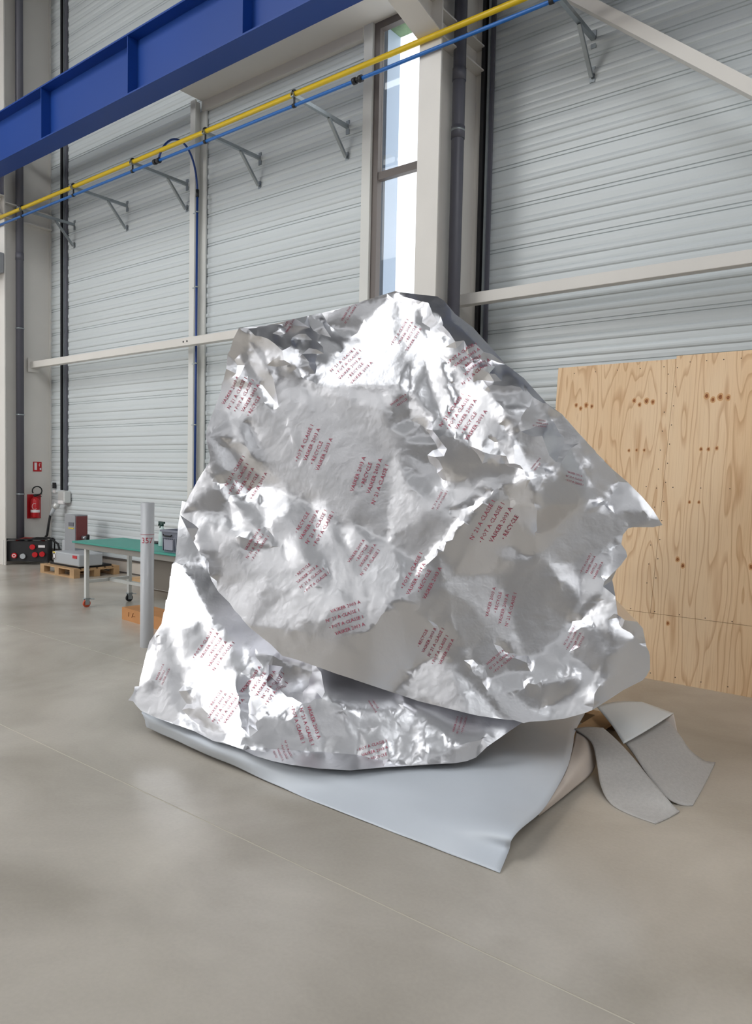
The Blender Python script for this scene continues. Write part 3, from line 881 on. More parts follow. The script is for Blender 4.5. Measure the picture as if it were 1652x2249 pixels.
# knots: a dark oval with a paler ring, in small clusters
def on_ply(x, z, off):
    return Vector((x, ply_y(z) - off, z))
def knots(lst):
    for (kx, kz, kr) in lst:
        kn = None
        for (rad, m_, off) in ((kr * 1.8, M_knotring, 0.0008), (kr, M_knot, 0.0014)):
            bm = bmesh.new()
            c_ = bm.verts.new(on_ply(kx, kz, off))
            rg = [bm.verts.new(on_ply(kx + rad * 0.75 * math.cos(a) * (1 + 0.12 * math.sin(3 * a + kx * 9)), kz + rad * math.sin(a), off)) for a in [i * 2 * math.pi / 14 for i in range(14)]]
            for i in range(14):
                bm.faces.new((c_, rg[i], rg[(i + 1) % 14]))
            mb_ = MB()
            mb_.bm.free()
            mb_.bm = bm
            kn = mb_.build('knot' if kn is None else 'knot_core', m_, pw if kn is None else kn)
knots([(-2.82, 2.321, 0.0124), (-2.775, 2.289, 0.0124), (-2.725, 2.317, 0.0156), (-2.672, 2.305, 0.0124), (-2.293, 2.34, 0.014), (-2.244, 2.302, 0.0124), (-2.187, 2.331, 0.0171), (-2.133, 2.32, 0.014), (-1.702, 2.351, 0.0171), (-1.652, 2.318, 0.0156), (-1.597, 2.337, 0.0187), (-1.538, 2.329, 0.0156), (-2.309, 1.908, 0.0093), (-2.243, 1.911, 0.0093), (-2.178, 1.91, 0.0093), (-1.718, 1.917, 0.0109), (-1.661, 1.916, 0.0109), (-1.598, 1.924, 0.0109), (-1.844, 1.009, 0.014), (-1.799, 0.961, 0.014), (-1.29, 0.999, 0.0156), (-1.887, 0.479, 0.0124), (-1.781, 1.483, 0.0093), (-1.707, 1.485, 0.0093)])
nl = MB()
for (x, z) in [(-2.86 + 0.2 * i, 2.615) for i in range(5)] + [(-2.0 - 0.033 * (2.6 - z) - 0.02 , z) for z in [2.55 - 0.16 * i for i in range(12)]] + [(-1.93 - 0.033 * (2.6 - z) - 0.02, z) for z in [2.6 - 0.16 * i for i in range(12)]] + \
        [(-1.85 + 0.13 * i, 2.64) for i in range(20)] + [(-2.2 + 0.2 * i, 0.56) for i in range(10)] + [(-2.0 + 0.2 * i, 0.05) for i in range(10)] + [(-2.8 + 0.22 * i, 1.6) for i in range(12)]:
    nl.tube([on_ply(x, z, 0.0), on_ply(x, z, 0.0016)], 0.0045, 8)
nl.build('nail_heads', M_nail, pw)['kind'] = 'stuff'
tag(pw, 'big pale plywood panel leaning against the ribbed wall', 'plywood')

# ================================================================== SHEETS UNDER THE COVERED MACHINE
# draped sheets: control nets in metres, row by row
NET = {}
NET['ground_sheet'] = [
    [(-4.006, 2.769, 0.025), (-3.605, 2.739, 0.025), (-3.319, 2.732, 0.02), (-2.879, 2.723, 0.01), (-2.469, 2.71, 0.006), (-2.041, 2.713, 0.006), (-1.716, 2.716, 0.006), (-1.454, 2.722, 0.006)],
    [(-3.991, 2.749, 0.06), (-3.567, 2.72, 0.07), (-3.244, 2.696, 0.07), (-2.852, 2.73, 0.045), (-2.469, 2.777, 0.035), (-2.061, 2.809, 0.035), (-1.714, 2.785, 0.05), (-1.482, 2.851, 0.04)],
    [(-3.976, 2.735, 0.09), (-3.557, 2.718, 0.1), (-3.219, 2.695, 0.1), (-2.834, 2.746, 0.075), (-2.467, 2.826, 0.06), (-2.066, 2.888, 0.06), (-1.728, 2.882, 0.09), (-1.465, 2.872, 0.11)],
    [(-3.995, 2.734, 0.115), (-3.567, 2.759, 0.12), (-3.178, 2.725, 0.12), (-2.816, 2.794, 0.105), (-2.455, 2.9, 0.095), (-2.079, 3.021, 0.09), (-1.749, 3.123, 0.11), (-1.51, 3.271, 0.09)],
    [(-4.05, 2.765, 0.125), (-3.624, 2.82, 0.125), (-3.195, 2.806, 0.12), (-2.839, 2.887, 0.115), (-2.476, 3.035, 0.115), (-2.146, 3.284, 0.115), (-1.822, 3.438, 0.13), (-1.586, 3.662, 0.12)],
    [(-4.215, 2.941, 0.125), (-3.743, 3.018, 0.125), (-3.277, 3.019, 0.12), (-2.885, 3.08, 0.115), (-2.567, 3.267, 0.115), (-2.281, 3.58, 0.12), (-1.983, 3.84, 0.14), (-1.675, 3.95, 0.145)],
    [(-4.466, 3.23, 0.125), (-3.922, 3.278, 0.125), (-3.38, 3.268, 0.12), (-2.98, 3.34, 0.12), (-2.686, 3.548, 0.12), (-2.39, 3.849, 0.125), (-2.081, 4.083, 0.15), (-1.759, 4.18, 0.16)],
    [(-4.853, 3.77, 0.125), (-4.222, 3.79, 0.125), (-3.637, 3.78, 0.12), (-3.213, 3.876, 0.12), (-2.875, 4.045, 0.12), (-2.511, 4.265, 0.13), (-2.14, 4.45, 0.15), (-1.852, 4.542, 0.16)]]
NET['liner_sheet'] = [
    [(-1.537, 3.248, 0.045), (-1.575, 3.61, 0.105), (-1.661, 3.906, 0.135), (-1.76, 4.196, 0.15)],
    [(-1.541, 3.261, 0.035), (-1.545, 3.622, 0.09), (-1.601, 3.948, 0.125), (-1.707, 4.244, 0.15)],
    [(-1.549, 3.283, 0.02), (-1.544, 3.66, 0.03), (-1.56, 3.983, 0.035), (-1.633, 4.186, 0.09)]]
NET['white_flap'] = [
    [(-1.816, 4.637, 0.19), (-1.729, 4.804, 0.2), (-1.611, 4.897, 0.2)],
    [(-1.601, 4.351, 0.18), (-1.528, 4.474, 0.21), (-1.493, 4.848, 0.2)],
    [(-1.47, 4.182, 0.15), (-1.415, 4.442, 0.18), (-1.396, 4.859, 0.18)]]
NET['flap_edge'] = [
    [(-1.495, 4.855, 0.198), (-1.398, 4.865, 0.178)],
    [(-1.424, 4.792, 0.12), (-1.325, 4.712, 0.1)]]
NET['strip_a'] = [
    [(-1.774, 4.201, 0.162), (-1.723, 4.267, 0.168), (-1.647, 4.325, 0.165)],
    [(-1.627, 4.091, 0.15), (-1.58, 4.155, 0.16), (-1.521, 4.214, 0.15)],
    [(-1.538, 3.957, 0.1), (-1.477, 4.031, 0.12), (-1.374, 4.077, 0.12)],
    [(-1.456, 3.813, 0.035), (-1.368, 3.912, 0.07), (-1.256, 3.971, 0.08)],
    [(-1.353, 3.684, 0.01), (-1.245, 3.804, 0.03), (-1.126, 3.847, 0.05)],
    [(-1.24, 3.63, 0.006), (-1.165, 3.752, 0.012), (-1.083, 3.818, 0.03)],
    [(-1.101, 3.61, 0.006), (-1.075, 3.702, 0.006), (-1.049, 3.823, 0.006)]]
NET['strip_b'] = [
    [(-1.55, 4.328, 0.14), (-1.518, 4.628, 0.14), (-1.436, 4.854, 0.14)],
    [(-1.41, 4.163, 0.12), (-1.368, 4.425, 0.13), (-1.293, 4.627, 0.13)],
    [(-1.278, 4.016, 0.075), (-1.248, 4.292, 0.09), (-1.201, 4.521, 0.09)],
    [(-1.146, 3.905, 0.03), (-1.134, 4.159, 0.045), (-1.138, 4.528, 0.05)],
    [(-1.071, 3.907, 0.008), (-1.081, 4.142, 0.02), (-1.106, 4.56, 0.03)],
    [(-1.021, 3.943, 0.006), (-1.043, 4.227, 0.006), (-1.084, 4.636, 0.008)]]

def net_mesh(rows, thick, cols_m=None, levels=3, noise_amp=0.0, seed=1):
    """smooth sheet through a control net (Catmull-Rom both ways), with real thickness"""
    rows = [[Vector(p) for p in r] for r in rows]
    def cr(p0, p1, p2, p3, t):
        return 0.5 * ((2 * p1) + (p2 - p0) * t + (2 * p0 - 5 * p1 + 4 * p2 - p3) * t * t + (3 * p1 - p0 - 3 * p2 + p3) * t * t * t)
    def dense(line, k):
        out = []
        n = len(line)
        for i in range(n - 1):
            p0 = line[i - 1] if i > 0 else line[0] * 2 - line[1]
            p3 = line[i + 2] if i + 2 < n else line[-1] * 2 - line[-2]
            for j_ in range(k):
                out.append(cr(p0, line[i], line[i + 1], p3, j_ / k))
        out.append(line[-1])
        return out
    k = 2 ** levels
    g = [dense(r, k) for r in rows]
    cols = [dense([r[i] for r in g], k) for i in range(len(g[0]))]
    bm = bmesh.new()
    from mathutils import noise as mn
    V = [[bm.verts.new(p + Vector((0, 0, noise_amp * mn.noise(p * 4 + Vector((seed, 0, 0))) if noise_amp else 0))) for p in c] for c in cols]
    for i in range(len(V) - 1):
        for j_ in range(len(V[0]) - 1):
            f_ = bm.faces.new((V[i][j_], V[i + 1][j_], V[i + 1][j_ + 1], V[i][j_ + 1]))
            f_.smooth = True
    bmesh.ops.recalc_face_normals(bm, faces=bm.faces)
    bm.normal_update()
    up_n = sum((f_.normal.z for f_ in bm.faces))
    if up_n < 0:
        bmesh.ops.reverse_faces(bm, faces=bm.faces)
        bm.normal_update()
    r_ = bmesh.ops.solidify(bm, geom=list(bm.faces), thickness=thick)
    return bm
def sheet(name, net, m, label=None, cat=None, thick=0.004, parent=None, **kw):
    bm = net_mesh(net, thick, **kw)
    me = bpy.data.meshes.new(name)
    bm.to_mesh(me)
    bm.free()
    me.materials.append(m)
    o = bpy.data.objects.new(name, me)
    COL.objects.link(o)
    if parent:
        o.parent = parent
        o.matrix_parent_inverse = parent.matrix_world.inverted()
    if label:
        tag(o, label, cat)
    return o
M_sheet = mat('grey_white_film', srgb(*SHEETC), rough=0.42, spec=0.5, var=0.03, vscale=3)
M_liner = mat('beige_liner', srgb(206, 194, 184), rough=0.8, var=0.05, vscale=6)
M_foam = mat('grey_foam_felt', srgb(194, 190, 186), rough=0.9, var=0.06, vscale=60, bump=0.4, bscale=220)
M_flap = mat('white_film', srgb(228, 230, 230), rough=0.6)
sheet('ground_sheet', NET['ground_sheet'], M_sheet, 'big pale grey sheet spread on the floor under the silver cover', 'sheet', thick=0.004, noise_amp=0.006)
sheet('liner_sheet', NET['liner_sheet'], M_liner, 'beige liner curling down at the corner under the grey sheet', 'liner', thick=0.004)
wf = empty('white_sheet', (-1.2, 4.6, 0.15))
sheet('sheet_top', NET['white_flap'], M_flap, parent=wf)
sheet('sheet_edge', NET['flap_edge'], M_liner, parent=wf)
tag(wf, 'stiff white corner of sheet sticking out behind the grey foam strips', 'sheet')
sheet('foam_strip', NET['strip_a'], M_foam, 'torn grey foam strip nearer to the camera, ending in a point on the floor', 'foam', thick=0.006)
sheet('foam_strip', NET['strip_b'], M_foam, 'wider torn grey foam strip under the stiff white corner', 'foam', thick=0.006)

# low platform the machine stands on (mostly hidden by the sheet)
lp = empty('base_pallet', (-2.6, 4.1, 0))
for y in (3.38, 4.1, 4.8):
    MB().box(-3.75, -1.72, y, y + 0.10, 0.0, 0.075).build('bearer', M_pallet, lp)
for i in range(9):
    x = -3.75 + i * (2.03 - 0.14) / 8
    MB().box(x, x + 0.14, 3.36, 4.92, 0.075, 0.095).build('deck_board', M_pallet, lp)
tag(lp, 'wooden pallet under the silver cover, one corner showing beside the beige liner', 'pallet')

# ================================================================== THE SILVER COVER
# foil sheets: vertex coordinates in millimetres, the outline first
FOIL = {}
OUTLINE_COUNT = {}
PRINT = []
OUTLINE_COUNT['upper'] = 134
FOIL['upper'] = [
-3800,2857,1382,-3757,2891,1496,-3709,2928,1609,-3640,2952,1708,-3635,2955,1736,-3666,2943,1860,-3677,2962,1917,-3671,3008,2032,-3645,3039,2146,-3637,3042,2201,-3626,3044,2215,-3587,3031,2280,-3577,3032,2368,-3560,3036,2389,-3526,3031,2453,-3472,3029,2516,-3435,3068,2523,-3404,3140,2540,-3355,3197,2553,-3299,3238,2570,
-3228,3263,2583,-3244,3379,2622,-3193,3426,2641,-3181,3441,2644,-3113,3463,2656,-3103,3465,2656,-3032,3496,2671,-2928,3544,2708,-2863,3573,2726,-2801,3605,2745,-2748,3616,2756,-2718,3631,2747,-2654,3660,2736,-2650,3661,2736,-2574,3664,2718,-2565,3666,2717,-2497,3694,2706,-2457,3708,2680,-2377,3710,2592,-2322,3722,2549,
-2261,3723,2504,-2181,3693,2433,-2114,3682,2369,-2038,3705,2278,-1964,3674,2231,-1909,3676,2191,-1856,3664,2142,-1812,3666,2096,-1775,3683,2051,-1714,3752,1994,-1676,3773,1946,-1637,3789,1898,-1598,3814,1851,-1596,3817,1845,-1564,3850,1804,-1559,3854,1792,-1528,3882,1756,-1525,3884,1750,-1493,3916,1709,-1418,3953,1638,
-1350,3974,1567,-1293,3991,1497,-1260,3990,1446,-1245,3999,1420,-1286,3979,1407,-1379,3937,1403,-1399,3928,1397,-1422,3914,1360,-1422,3898,1312,-1397,3900,1278,-1388,3898,1250,-1407,3887,1218,-1412,3883,1206,-1431,3871,1181,-1453,3869,1125,-1454,3873,1118,-1409,3804,1046,-1387,3786,956,-1366,3783,944,-1347,3779,934,
-1293,3812,927,-1271,3832,894,-1265,3840,858,-1263,3864,814,-1257,3857,798,-1247,3865,775,-1241,3869,751,-1238,3869,680,-1251,3856,645,-1267,3839,622,-1338,3778,573,-1390,3731,526,-1450,3644,474,-1491,3627,451,-1574,3595,416,-1660,3563,393,-1730,3523,383,-1760,3506,373,-1805,3489,382,-1848,3470,381,
-1911,3438,385,-1973,3401,391,-2021,3373,400,-2081,3363,404,-2143,3354,407,-2224,3344,411,-2305,3329,416,-2386,3313,429,-2464,3290,444,-2521,3237,470,-2580,3189,494,-2646,3149,516,-2719,3116,534,-2785,3094,550,-2854,3074,565,-2966,3041,588,-3051,3016,599,-3121,2991,659,-3185,2970,699,-3192,2967,705,
-3249,2948,740,-3307,2937,787,-3317,2937,799,-3368,2928,834,-3405,2925,871,-3422,2922,883,-3490,2908,931,-3501,2907,944,-3529,2888,998,-3548,2885,1033,-3568,2867,1106,-3618,2863,1164,-3670,2861,1222,-3686,2821,1306,-3409,3101,2434,-3358,3128,2382,-3296,3145,2327,-3258,3184,2292,-3205,3208,2253,-3117,3247,2192,
-3038,3271,2150,-2920,3301,2112,-2835,3325,2084,-2750,3348,2056,-2665,3368,2029,-2585,3393,2002,-2496,3448,1967,-2428,3464,1937,-2333,3439,1904,-2257,3438,1877,-2196,3459,1853,-2123,3482,1820,-2033,3476,1786,-1946,3518,1749,-1868,3524,1726,-1846,3548,1717,-1804,3583,1675,-1736,3603,1657,-1783,3576,1646,-1835,3556,1634,
-1896,3552,1621,-1953,3538,1609,-1995,3518,1572,-2040,3501,1535,-2089,3491,1497,-2117,3464,1450,-2150,3445,1402,-2188,3433,1353,-2227,3424,1304,-2263,3408,1255,-2311,3393,1193,-2348,3361,1133,-2381,3323,1075,-2404,3286,1022,-2428,3251,969,-2458,3224,914,-2498,3195,849,-2541,3172,784,-2618,3147,812,-2670,3129,817,
-2746,3103,812,-2824,3078,806,-2904,3054,800,-2961,3032,756,-3029,3013,756,-3098,2993,756,-3167,2972,756,-3535,2892,1017,-3624,2863,1173,-3683,2862,1242,-3742,2860,1312,-3771,2878,1448,-3742,2899,1513,-3713,2921,1578,-3678,2938,1643,-3670,2977,1946,-3566,3039,2369,-3435,3068,2513,-3402,3138,2534,-3329,3274,2580,
-3286,3336,2603,-3229,3383,2622,-2961,3528,2692,-2892,3562,2714,-2823,3594,2735,-2757,3629,2757,-2814,3597,2690,-2874,3569,2624,-2940,3542,2558,-2999,3506,2490,-3019,3426,2411,-3055,3366,2338,-3097,3315,2291,-3136,3262,2244,-3181,3221,2328,-3230,3173,2393,-3311,3120,2447,-3390,3083,2470,-3454,3049,2506,-3410,3127,2531,
-2953,3532,2682,-3031,3496,2660,-3110,3460,2638,-3184,3418,2614,-3244,3372,2598,-3287,3310,2579,-3313,3233,2555,-3367,3177,2540,-3414,3116,2524,-3151,3443,2606,-3074,3477,2603,-3000,3511,2601,-2926,3545,2599,-2863,3576,2658,-2803,3608,2718,-2864,3576,2706,-2928,3545,2695,-3012,3505,2674,-3097,3466,2654,-2711,3615,2681,
-2587,3615,2639,-2589,3607,2598,-2551,3598,2526,-2508,3580,2454,-2463,3552,2380,-2423,3532,2310,-2459,3516,2285,-2471,3470,2178,-2467,3446,2099,-2543,3418,2151,-2609,3398,2156,-2677,3379,2161,-2746,3360,2166,-2815,3340,2171,-2899,3316,2167,-2981,3288,2162,-3049,3268,2177,-2759,3578,2613,-2742,3610,2697,-2703,3614,2680,
-2705,3583,2580,-2671,3559,2493,-2632,3528,2405,-2692,3539,2465,-2726,3559,2539,-2536,3512,2316,-2519,3470,2207,-2550,3426,2178,-2623,3467,2291,-3435,3069,2478,-3209,3210,2410,-3175,3234,2343,-3143,3254,2262,-3151,3232,2233,-3194,3196,2299,-3231,3156,2377,-2952,3295,2155,-2870,3323,2159,-2773,3352,2141,-2676,3378,2123,
-2608,3397,2137,-2504,3439,2120,-2496,3445,2023,-2567,3401,2086,-2501,3440,2120,-2503,3441,2044,-2506,3444,1967,-2571,3400,2002,-2447,3461,2125,-2381,3481,2060,-2318,3480,1982,-2500,3444,2044,-2423,3455,1983,-2319,3483,1989,-2342,3450,1942,-2485,3614,2509,-2380,3554,2412,-2314,3539,2340,-2268,3552,2275,-2210,3557,2222,
-2150,3556,2168,-2078,3546,2114,-2012,3545,2062,-1933,3531,1961,-1884,3545,1865,-1840,3569,1770,-1807,3587,1699,-2252,3480,1911,-2298,3484,1969,-2336,3492,2038,-2373,3498,2107,-2408,3502,2178,-2427,3511,2244,-2453,3529,2312,-2478,3552,2382,-2455,3503,2252,-2347,3497,2072,-2254,3482,1917,-2199,3463,1866,-2233,3447,1865,
-2323,3467,1956,-2383,3463,2020,-2436,3468,2125,-2445,3485,2188,-2065,3519,1976,-2002,3530,1982,-1938,3545,1890,-1875,3533,1793,-1940,3506,1768,-1991,3521,1817,-2025,3505,1865,-2557,3618,2670,-2437,3609,2581,-2368,3568,2502,-2337,3582,2437,-2264,3554,2363,-2216,3563,2298,-2133,3524,2237,-2098,3565,2191,-2017,3551,2087,
-1934,3531,1985,-1885,3546,1889,-1862,3557,1830,-2543,3624,2596,-2432,3695,2647,-2312,3706,2535,-2242,3694,2478,-2172,3679,2421,-1749,3707,2022,-1785,3665,2050,-1820,3619,2078,-1873,3611,2109,-1893,3554,2009,-1874,3548,1937,-1863,3556,1865,-1820,3582,1771,-2033,3551,2148,-2053,3558,2211,-2160,3567,2294,-2220,3567,2349,
-2266,3543,2399,-2321,3564,2458,-2375,3581,2518,-2588,3617,2647,-2711,3615,2694,-2452,3677,2647,-2377,3661,2570,-2295,3633,2492,-2234,3620,2440,-2171,3605,2387,-2122,3610,2340,-2102,3664,2302,-2707,3617,2721,-2619,3608,2692,-2548,3620,2669,-2684,3611,2669,-2305,3538,2327,-2242,3554,2336,-2172,3576,2284,-2074,3546,2224,
-2032,3552,2112,-2102,3572,2179,-2183,3561,2208,-2254,3554,2275,-1450,3940,1661,-1499,3914,1563,-1547,3853,1477,-1602,3819,1469,-1656,3781,1461,-1616,3802,1523,-1635,3763,1579,-1675,3695,1631,-1729,3615,1677,-1790,3603,1747,-1815,3582,1806,-1843,3569,1866,-1858,3556,1937,-1883,3559,2009,-1616,3813,1754,-1603,3828,1767,
-1583,3841,1702,-1595,3826,1706,-1609,3818,1694,-1593,3839,1658,-1574,3850,1561,-1595,3822,1609,-1549,3875,1630,-1500,3916,1575,-1443,3915,1511,-1485,3912,1539,-1530,3896,1586,-1515,3900,1679,-1493,3926,1624,-1454,3926,1564,-1471,3919,1552,-1502,3916,1611,-1307,3967,1461,-1340,3955,1496,-1356,3961,1543,-1424,3941,1589,
-1468,3942,1649,-1371,3965,1579,-1403,3928,1481,-1491,3900,1502,-1411,3925,1476,-1323,3962,1484,-1301,3970,1454,-1311,3966,1412,-1400,3928,1402,-1694,3753,1423,-1732,3726,1373,-1786,3647,1374,-1754,3601,1485,-1743,3597,1581,-1486,3887,1482,-1424,3919,1488,-1392,3933,1470,-1407,3924,1415,-1477,3882,1297,-1516,3857,1259,
-1555,3833,1221,-1567,3810,1136,-1604,3782,1074,-1686,3734,1070,-1705,3728,1130,-1726,3727,1190,-1717,3740,1255,-1707,3750,1321,-1694,3756,1387,-1797,3667,1323,-1720,3742,1337,-1744,3721,1250,-1770,3704,1261,-1737,3721,1202,-1688,3757,1199,-1638,3790,1198,-1617,3792,1136,-1594,3788,1075,-1686,3733,1095,-1712,3727,1148,
-1586,3806,1135,-1529,3834,1187,-1454,3865,1196,-1467,3839,1132,-1488,3805,1085,-1528,3786,1034,-1571,3771,982,-1591,3782,1051,-1601,3776,1051,-1575,3770,981,-1613,3763,978,-1652,3749,1023,-1449,3878,1251,-1450,3888,1299,-1506,3863,1272,-1457,3893,1303,-1453,3885,1284,-1482,3865,1269,-1926,3614,1205,-1858,3654,1211,
-1788,3688,1217,-1746,3713,1201,-1709,3725,1106,-1662,3746,1041,-1658,3743,901,-1695,3714,850,-1732,3685,800,-1781,3652,761,-1830,3619,722,-1853,3619,780,-1874,3618,839,-1897,3614,902,-1920,3610,966,-1943,3605,1031,-1958,3601,1129,-1955,3593,1192,-1947,3605,1251,-1935,3612,1310,-1918,3608,1370,-1900,3603,1430,
-1849,3624,1395,-1801,3651,1360,-1784,3693,1249,-1782,3692,1217,-1841,3662,1208,-1900,3631,1200,-1840,3632,817,-1794,3661,856,-1748,3692,896,-1702,3722,935,-1679,3722,839,-1699,3699,779,-1765,3650,702,-1848,3602,697,-1845,3618,756,-1784,3674,918,-1746,3700,993,-1724,3716,1068,-1731,3708,970,-1580,3765,957,
-1543,3779,1003,-1507,3793,1048,-1499,3793,1024,-1546,3775,948,-1559,3735,879,-1585,3760,933,-1525,3783,974,-1492,3792,1001,-1432,3781,956,-1380,3792,908,-1303,3815,845,-1319,3797,834,-1365,3774,854,-1412,3754,874,-1504,3739,879,-1557,3729,873,-1484,3744,873,-1383,3750,772,-1421,3729,734,-1464,3718,693,
-1509,3710,675,-1514,3717,738,-1519,3724,803,-1494,3794,1013,-1484,3806,1085,-1413,3804,1045,-1427,3784,963,-1455,3791,994,-1478,3809,1090,-1439,3806,1066,-1434,3786,973,-1386,3805,941,-1274,3833,858,-1271,3836,858,-1268,3840,633,-1382,3740,543,-1422,3690,517,-1443,3652,509,-1439,3682,580,-1437,3715,651,
-1443,3724,725,-1628,3691,718,-1575,3711,760,-1525,3692,639,-1598,3684,676,-1687,3702,775,-1655,3728,821,-1624,3757,867,-1618,3734,802,-1609,3706,739,-1603,3683,675,-1615,3641,609,-1652,3662,670,-1669,3682,722,-1690,3698,768,-1645,3665,671,-1610,3642,609,-1649,3652,649,-1670,3675,708,-1609,3680,675,
-1530,3677,610,-1608,3643,610,-1779,3579,591,-1751,3625,648,-1719,3664,707,-1683,3598,581,-1767,3556,573,-1715,3584,581,-1663,3610,590,-1612,3637,598,-1529,3676,606,-1544,3657,547,-1625,3619,479,-1674,3588,452,-1719,3550,427,-1762,3552,502,-1531,3657,538,-1485,3690,599,-1462,3717,670,-1434,3718,663,
-1456,3694,604,-1448,3665,552,-1447,3652,497,-1676,3592,462,-1652,3606,464,-1606,3608,449,-1553,3651,534,-1524,3653,528,-1500,3645,492,-1447,3652,492,-1494,3634,467,-1547,3615,446,-1600,3595,425,-1654,3575,412,-1703,3546,402,-1712,3560,438,-1680,3589,467,-1680,3576,436,-1905,3471,467,-1882,3500,514,
-1831,3519,495,-1781,3539,477,-1717,3546,416,-1789,3497,382,-2012,3499,688,-1923,3541,670,-1860,3575,687,-1807,3628,699,-1789,3595,647,-1823,3528,507,-1958,3507,596,-2320,3364,1153,-2252,3394,1219,-2277,3381,1160,-2297,3361,1101,-2317,3342,1042,-2311,3337,968,-2309,3336,893,-2288,3352,831,-2270,3373,768,
-2200,3405,698,-2142,3421,642,-2082,3432,588,-2029,3440,535,-1976,3449,482,-1913,3462,430,-2744,3100,775,-2822,3073,731,-2878,3059,673,-2888,3053,737,-2422,3314,575,-2371,3357,601,-2311,3387,632,-2243,3405,666,-2190,3407,634,-2139,3411,602,-2093,3422,569,-2048,3434,535,-2001,3443,502,-1951,3454,461,
-1900,3464,420,-1904,3445,388,-1958,3413,396,-2012,3381,404,-2075,3365,407,-2216,3346,423,-2290,3336,439,-2366,3326,455,-2404,3334,510,-2713,3104,730,-2649,3127,704,-2591,3157,677,-2549,3186,636,-2513,3224,593,-2478,3262,549,-2488,3256,531,-2524,3217,572,-2561,3182,612,-2602,3151,651,-2654,3125,691,
-2235,3398,1158,-2217,3402,1097,-2200,3408,1036,-2185,3416,974,-2172,3421,908,-2158,3424,843,-2145,3431,778,-2093,3445,684,-2055,3446,640,-2021,3455,595,-1984,3459,552,-1949,3465,508,-1913,3468,466,-1876,3470,424,-2259,3403,1243,-2209,3420,1183,-2166,3447,1123,-2130,3470,1074,-2094,3491,1026,-2057,3512,978,
-2013,3537,931,-1969,3560,884,-1923,3581,825,-1876,3600,767,-1858,3595,697,-1951,3538,728,-1979,3535,786,-2012,3523,841,-2043,3509,897,-2074,3494,953,-2127,3461,1001,-2180,3426,1048,-2224,3400,1121,-2239,3398,1182,-2187,3416,1024,-2131,3456,988,-2038,3510,881,-2002,3525,809,-1965,3537,751,-1926,3544,694,
-1895,3543,601,-1927,3504,553,-1979,3495,595,-2028,3481,638,-2061,3471,684,-2093,3457,731,-2123,3441,779,-2143,3436,840,-2162,3429,900,-2175,3422,962,-2060,3497,892,-1997,3536,858,-1919,3577,789,-1869,3590,708,-1940,3566,738,-2022,3510,796,-1955,3533,1587,-1968,3524,1526,-1986,3522,1465,-2004,3519,1403,
-2039,3503,1346,-2073,3487,1289,-2109,3472,1231,-2144,3456,1174,-2209,3420,1177,-2255,3398,1231,-2209,3414,1289,-2163,3431,1347,-2117,3447,1403,-2076,3471,1457,-2032,3489,1512,-1994,3512,1550,-1951,3536,1580,-1911,3568,1528,-1912,3584,1466,-1912,3602,1405,-1937,3601,1346,-1960,3596,1286,-1977,3579,1229,-2010,3569,1127,
-2019,3555,1069,-2027,3540,1012,-2035,3524,954,-2079,3500,1010,-2123,3474,1066,-1985,3523,1462,-1966,3526,1521,-1898,3569,1528,-1829,3578,1507,-1763,3592,1485,-1777,3618,1424,-1796,3657,1360,-1845,3625,1395,-1941,3542,1609,-1868,3555,1626,-1795,3567,1642,-1743,3599,1557,-1833,3569,1567,-1884,3567,1541,-1958,3601,1123,
-1955,3601,1055,-1983,3577,1029,-1993,3578,1090,-1999,3573,1152,-1962,3532,1587,-2037,3497,1524,-2076,3471,1470,-2121,3453,1415,-2164,3432,1360,-2209,3414,1296,-2294,3376,1175,-2332,3353,1119,-2365,3322,1064,-2387,3310,1055,-2360,3350,1120,-2332,3387,1185,-2292,3406,1252,-2250,3420,1308,-2209,3434,1363,-2169,3449,1418,
-2133,3469,1471,-2079,3496,1525,-2022,3515,1578,-2210,3453,1468,-2149,3470,1514,-2092,3493,1559,-2028,3513,1582,-1964,3534,1604,-2043,3505,1548,-2136,3474,1483,-2219,3445,1463,-2159,3465,1470,-2095,3477,1478,-2138,3456,1434,-2203,3443,1434,-2211,3473,1580,-2143,3491,1607,-2076,3509,1633,-2013,3522,1628,-1954,3540,1624,
-2021,3513,1592,-2150,3471,1520,-2209,3451,1481,-2637,3375,2015,-2428,3464,1939,-2334,3441,1908,-2265,3450,1880,-2134,3477,1827,-2063,3477,1800,-2004,3498,1775,-1885,3560,1662,-1969,3540,1654,-2052,3516,1646,-2125,3495,1651,-2197,3470,1655,-2326,3483,1691,-2402,3457,1728,-2474,3424,1765,-2512,3410,1816,-2553,3398,1867,
-2596,3388,1941,-1862,3564,1703,-1817,3558,1663,-1756,3592,1652,-1809,3557,1641,-1882,3556,1630,-2562,3406,1984,-2531,3430,1959,-2508,3413,1874,-2498,3414,1791,-2460,3428,1740,-2420,3440,1689,-2379,3450,1639,-2331,3450,1589,-2373,3423,1563,-2437,3402,1574,-2485,3401,1662,-2505,3404,1726,-2523,3404,1790,-2541,3403,1893,
-2462,3430,1778,-2396,3460,1722,-2322,3478,1666,-2575,3389,1738,-2535,3399,1765,-2508,3399,1688,-2481,3397,1611,-2436,3402,1561,-2344,3426,1539,-2388,3403,1487,-2437,3387,1434,-2473,3373,1382,-2508,3357,1329,-2538,3337,1251,-2561,3349,1339,-2580,3356,1428,-2580,3364,1490,-2580,3371,1552,-2579,3378,1614,-2577,3383,1676,
-2315,3459,1603,-2263,3458,1666,-2201,3479,1618,-2226,3453,1517,-2274,3430,1483,-2326,3411,1447,-2380,3395,1411,-2430,3380,1371,-2481,3364,1330,-2462,3378,1407,-2442,3392,1485,-2786,3318,1736,-2692,3350,1724,-2600,3380,1712,-2597,3376,1641,-2592,3370,1570,-2586,3363,1499,-2565,3348,1345,-2548,3337,1263,-2653,3315,1308,
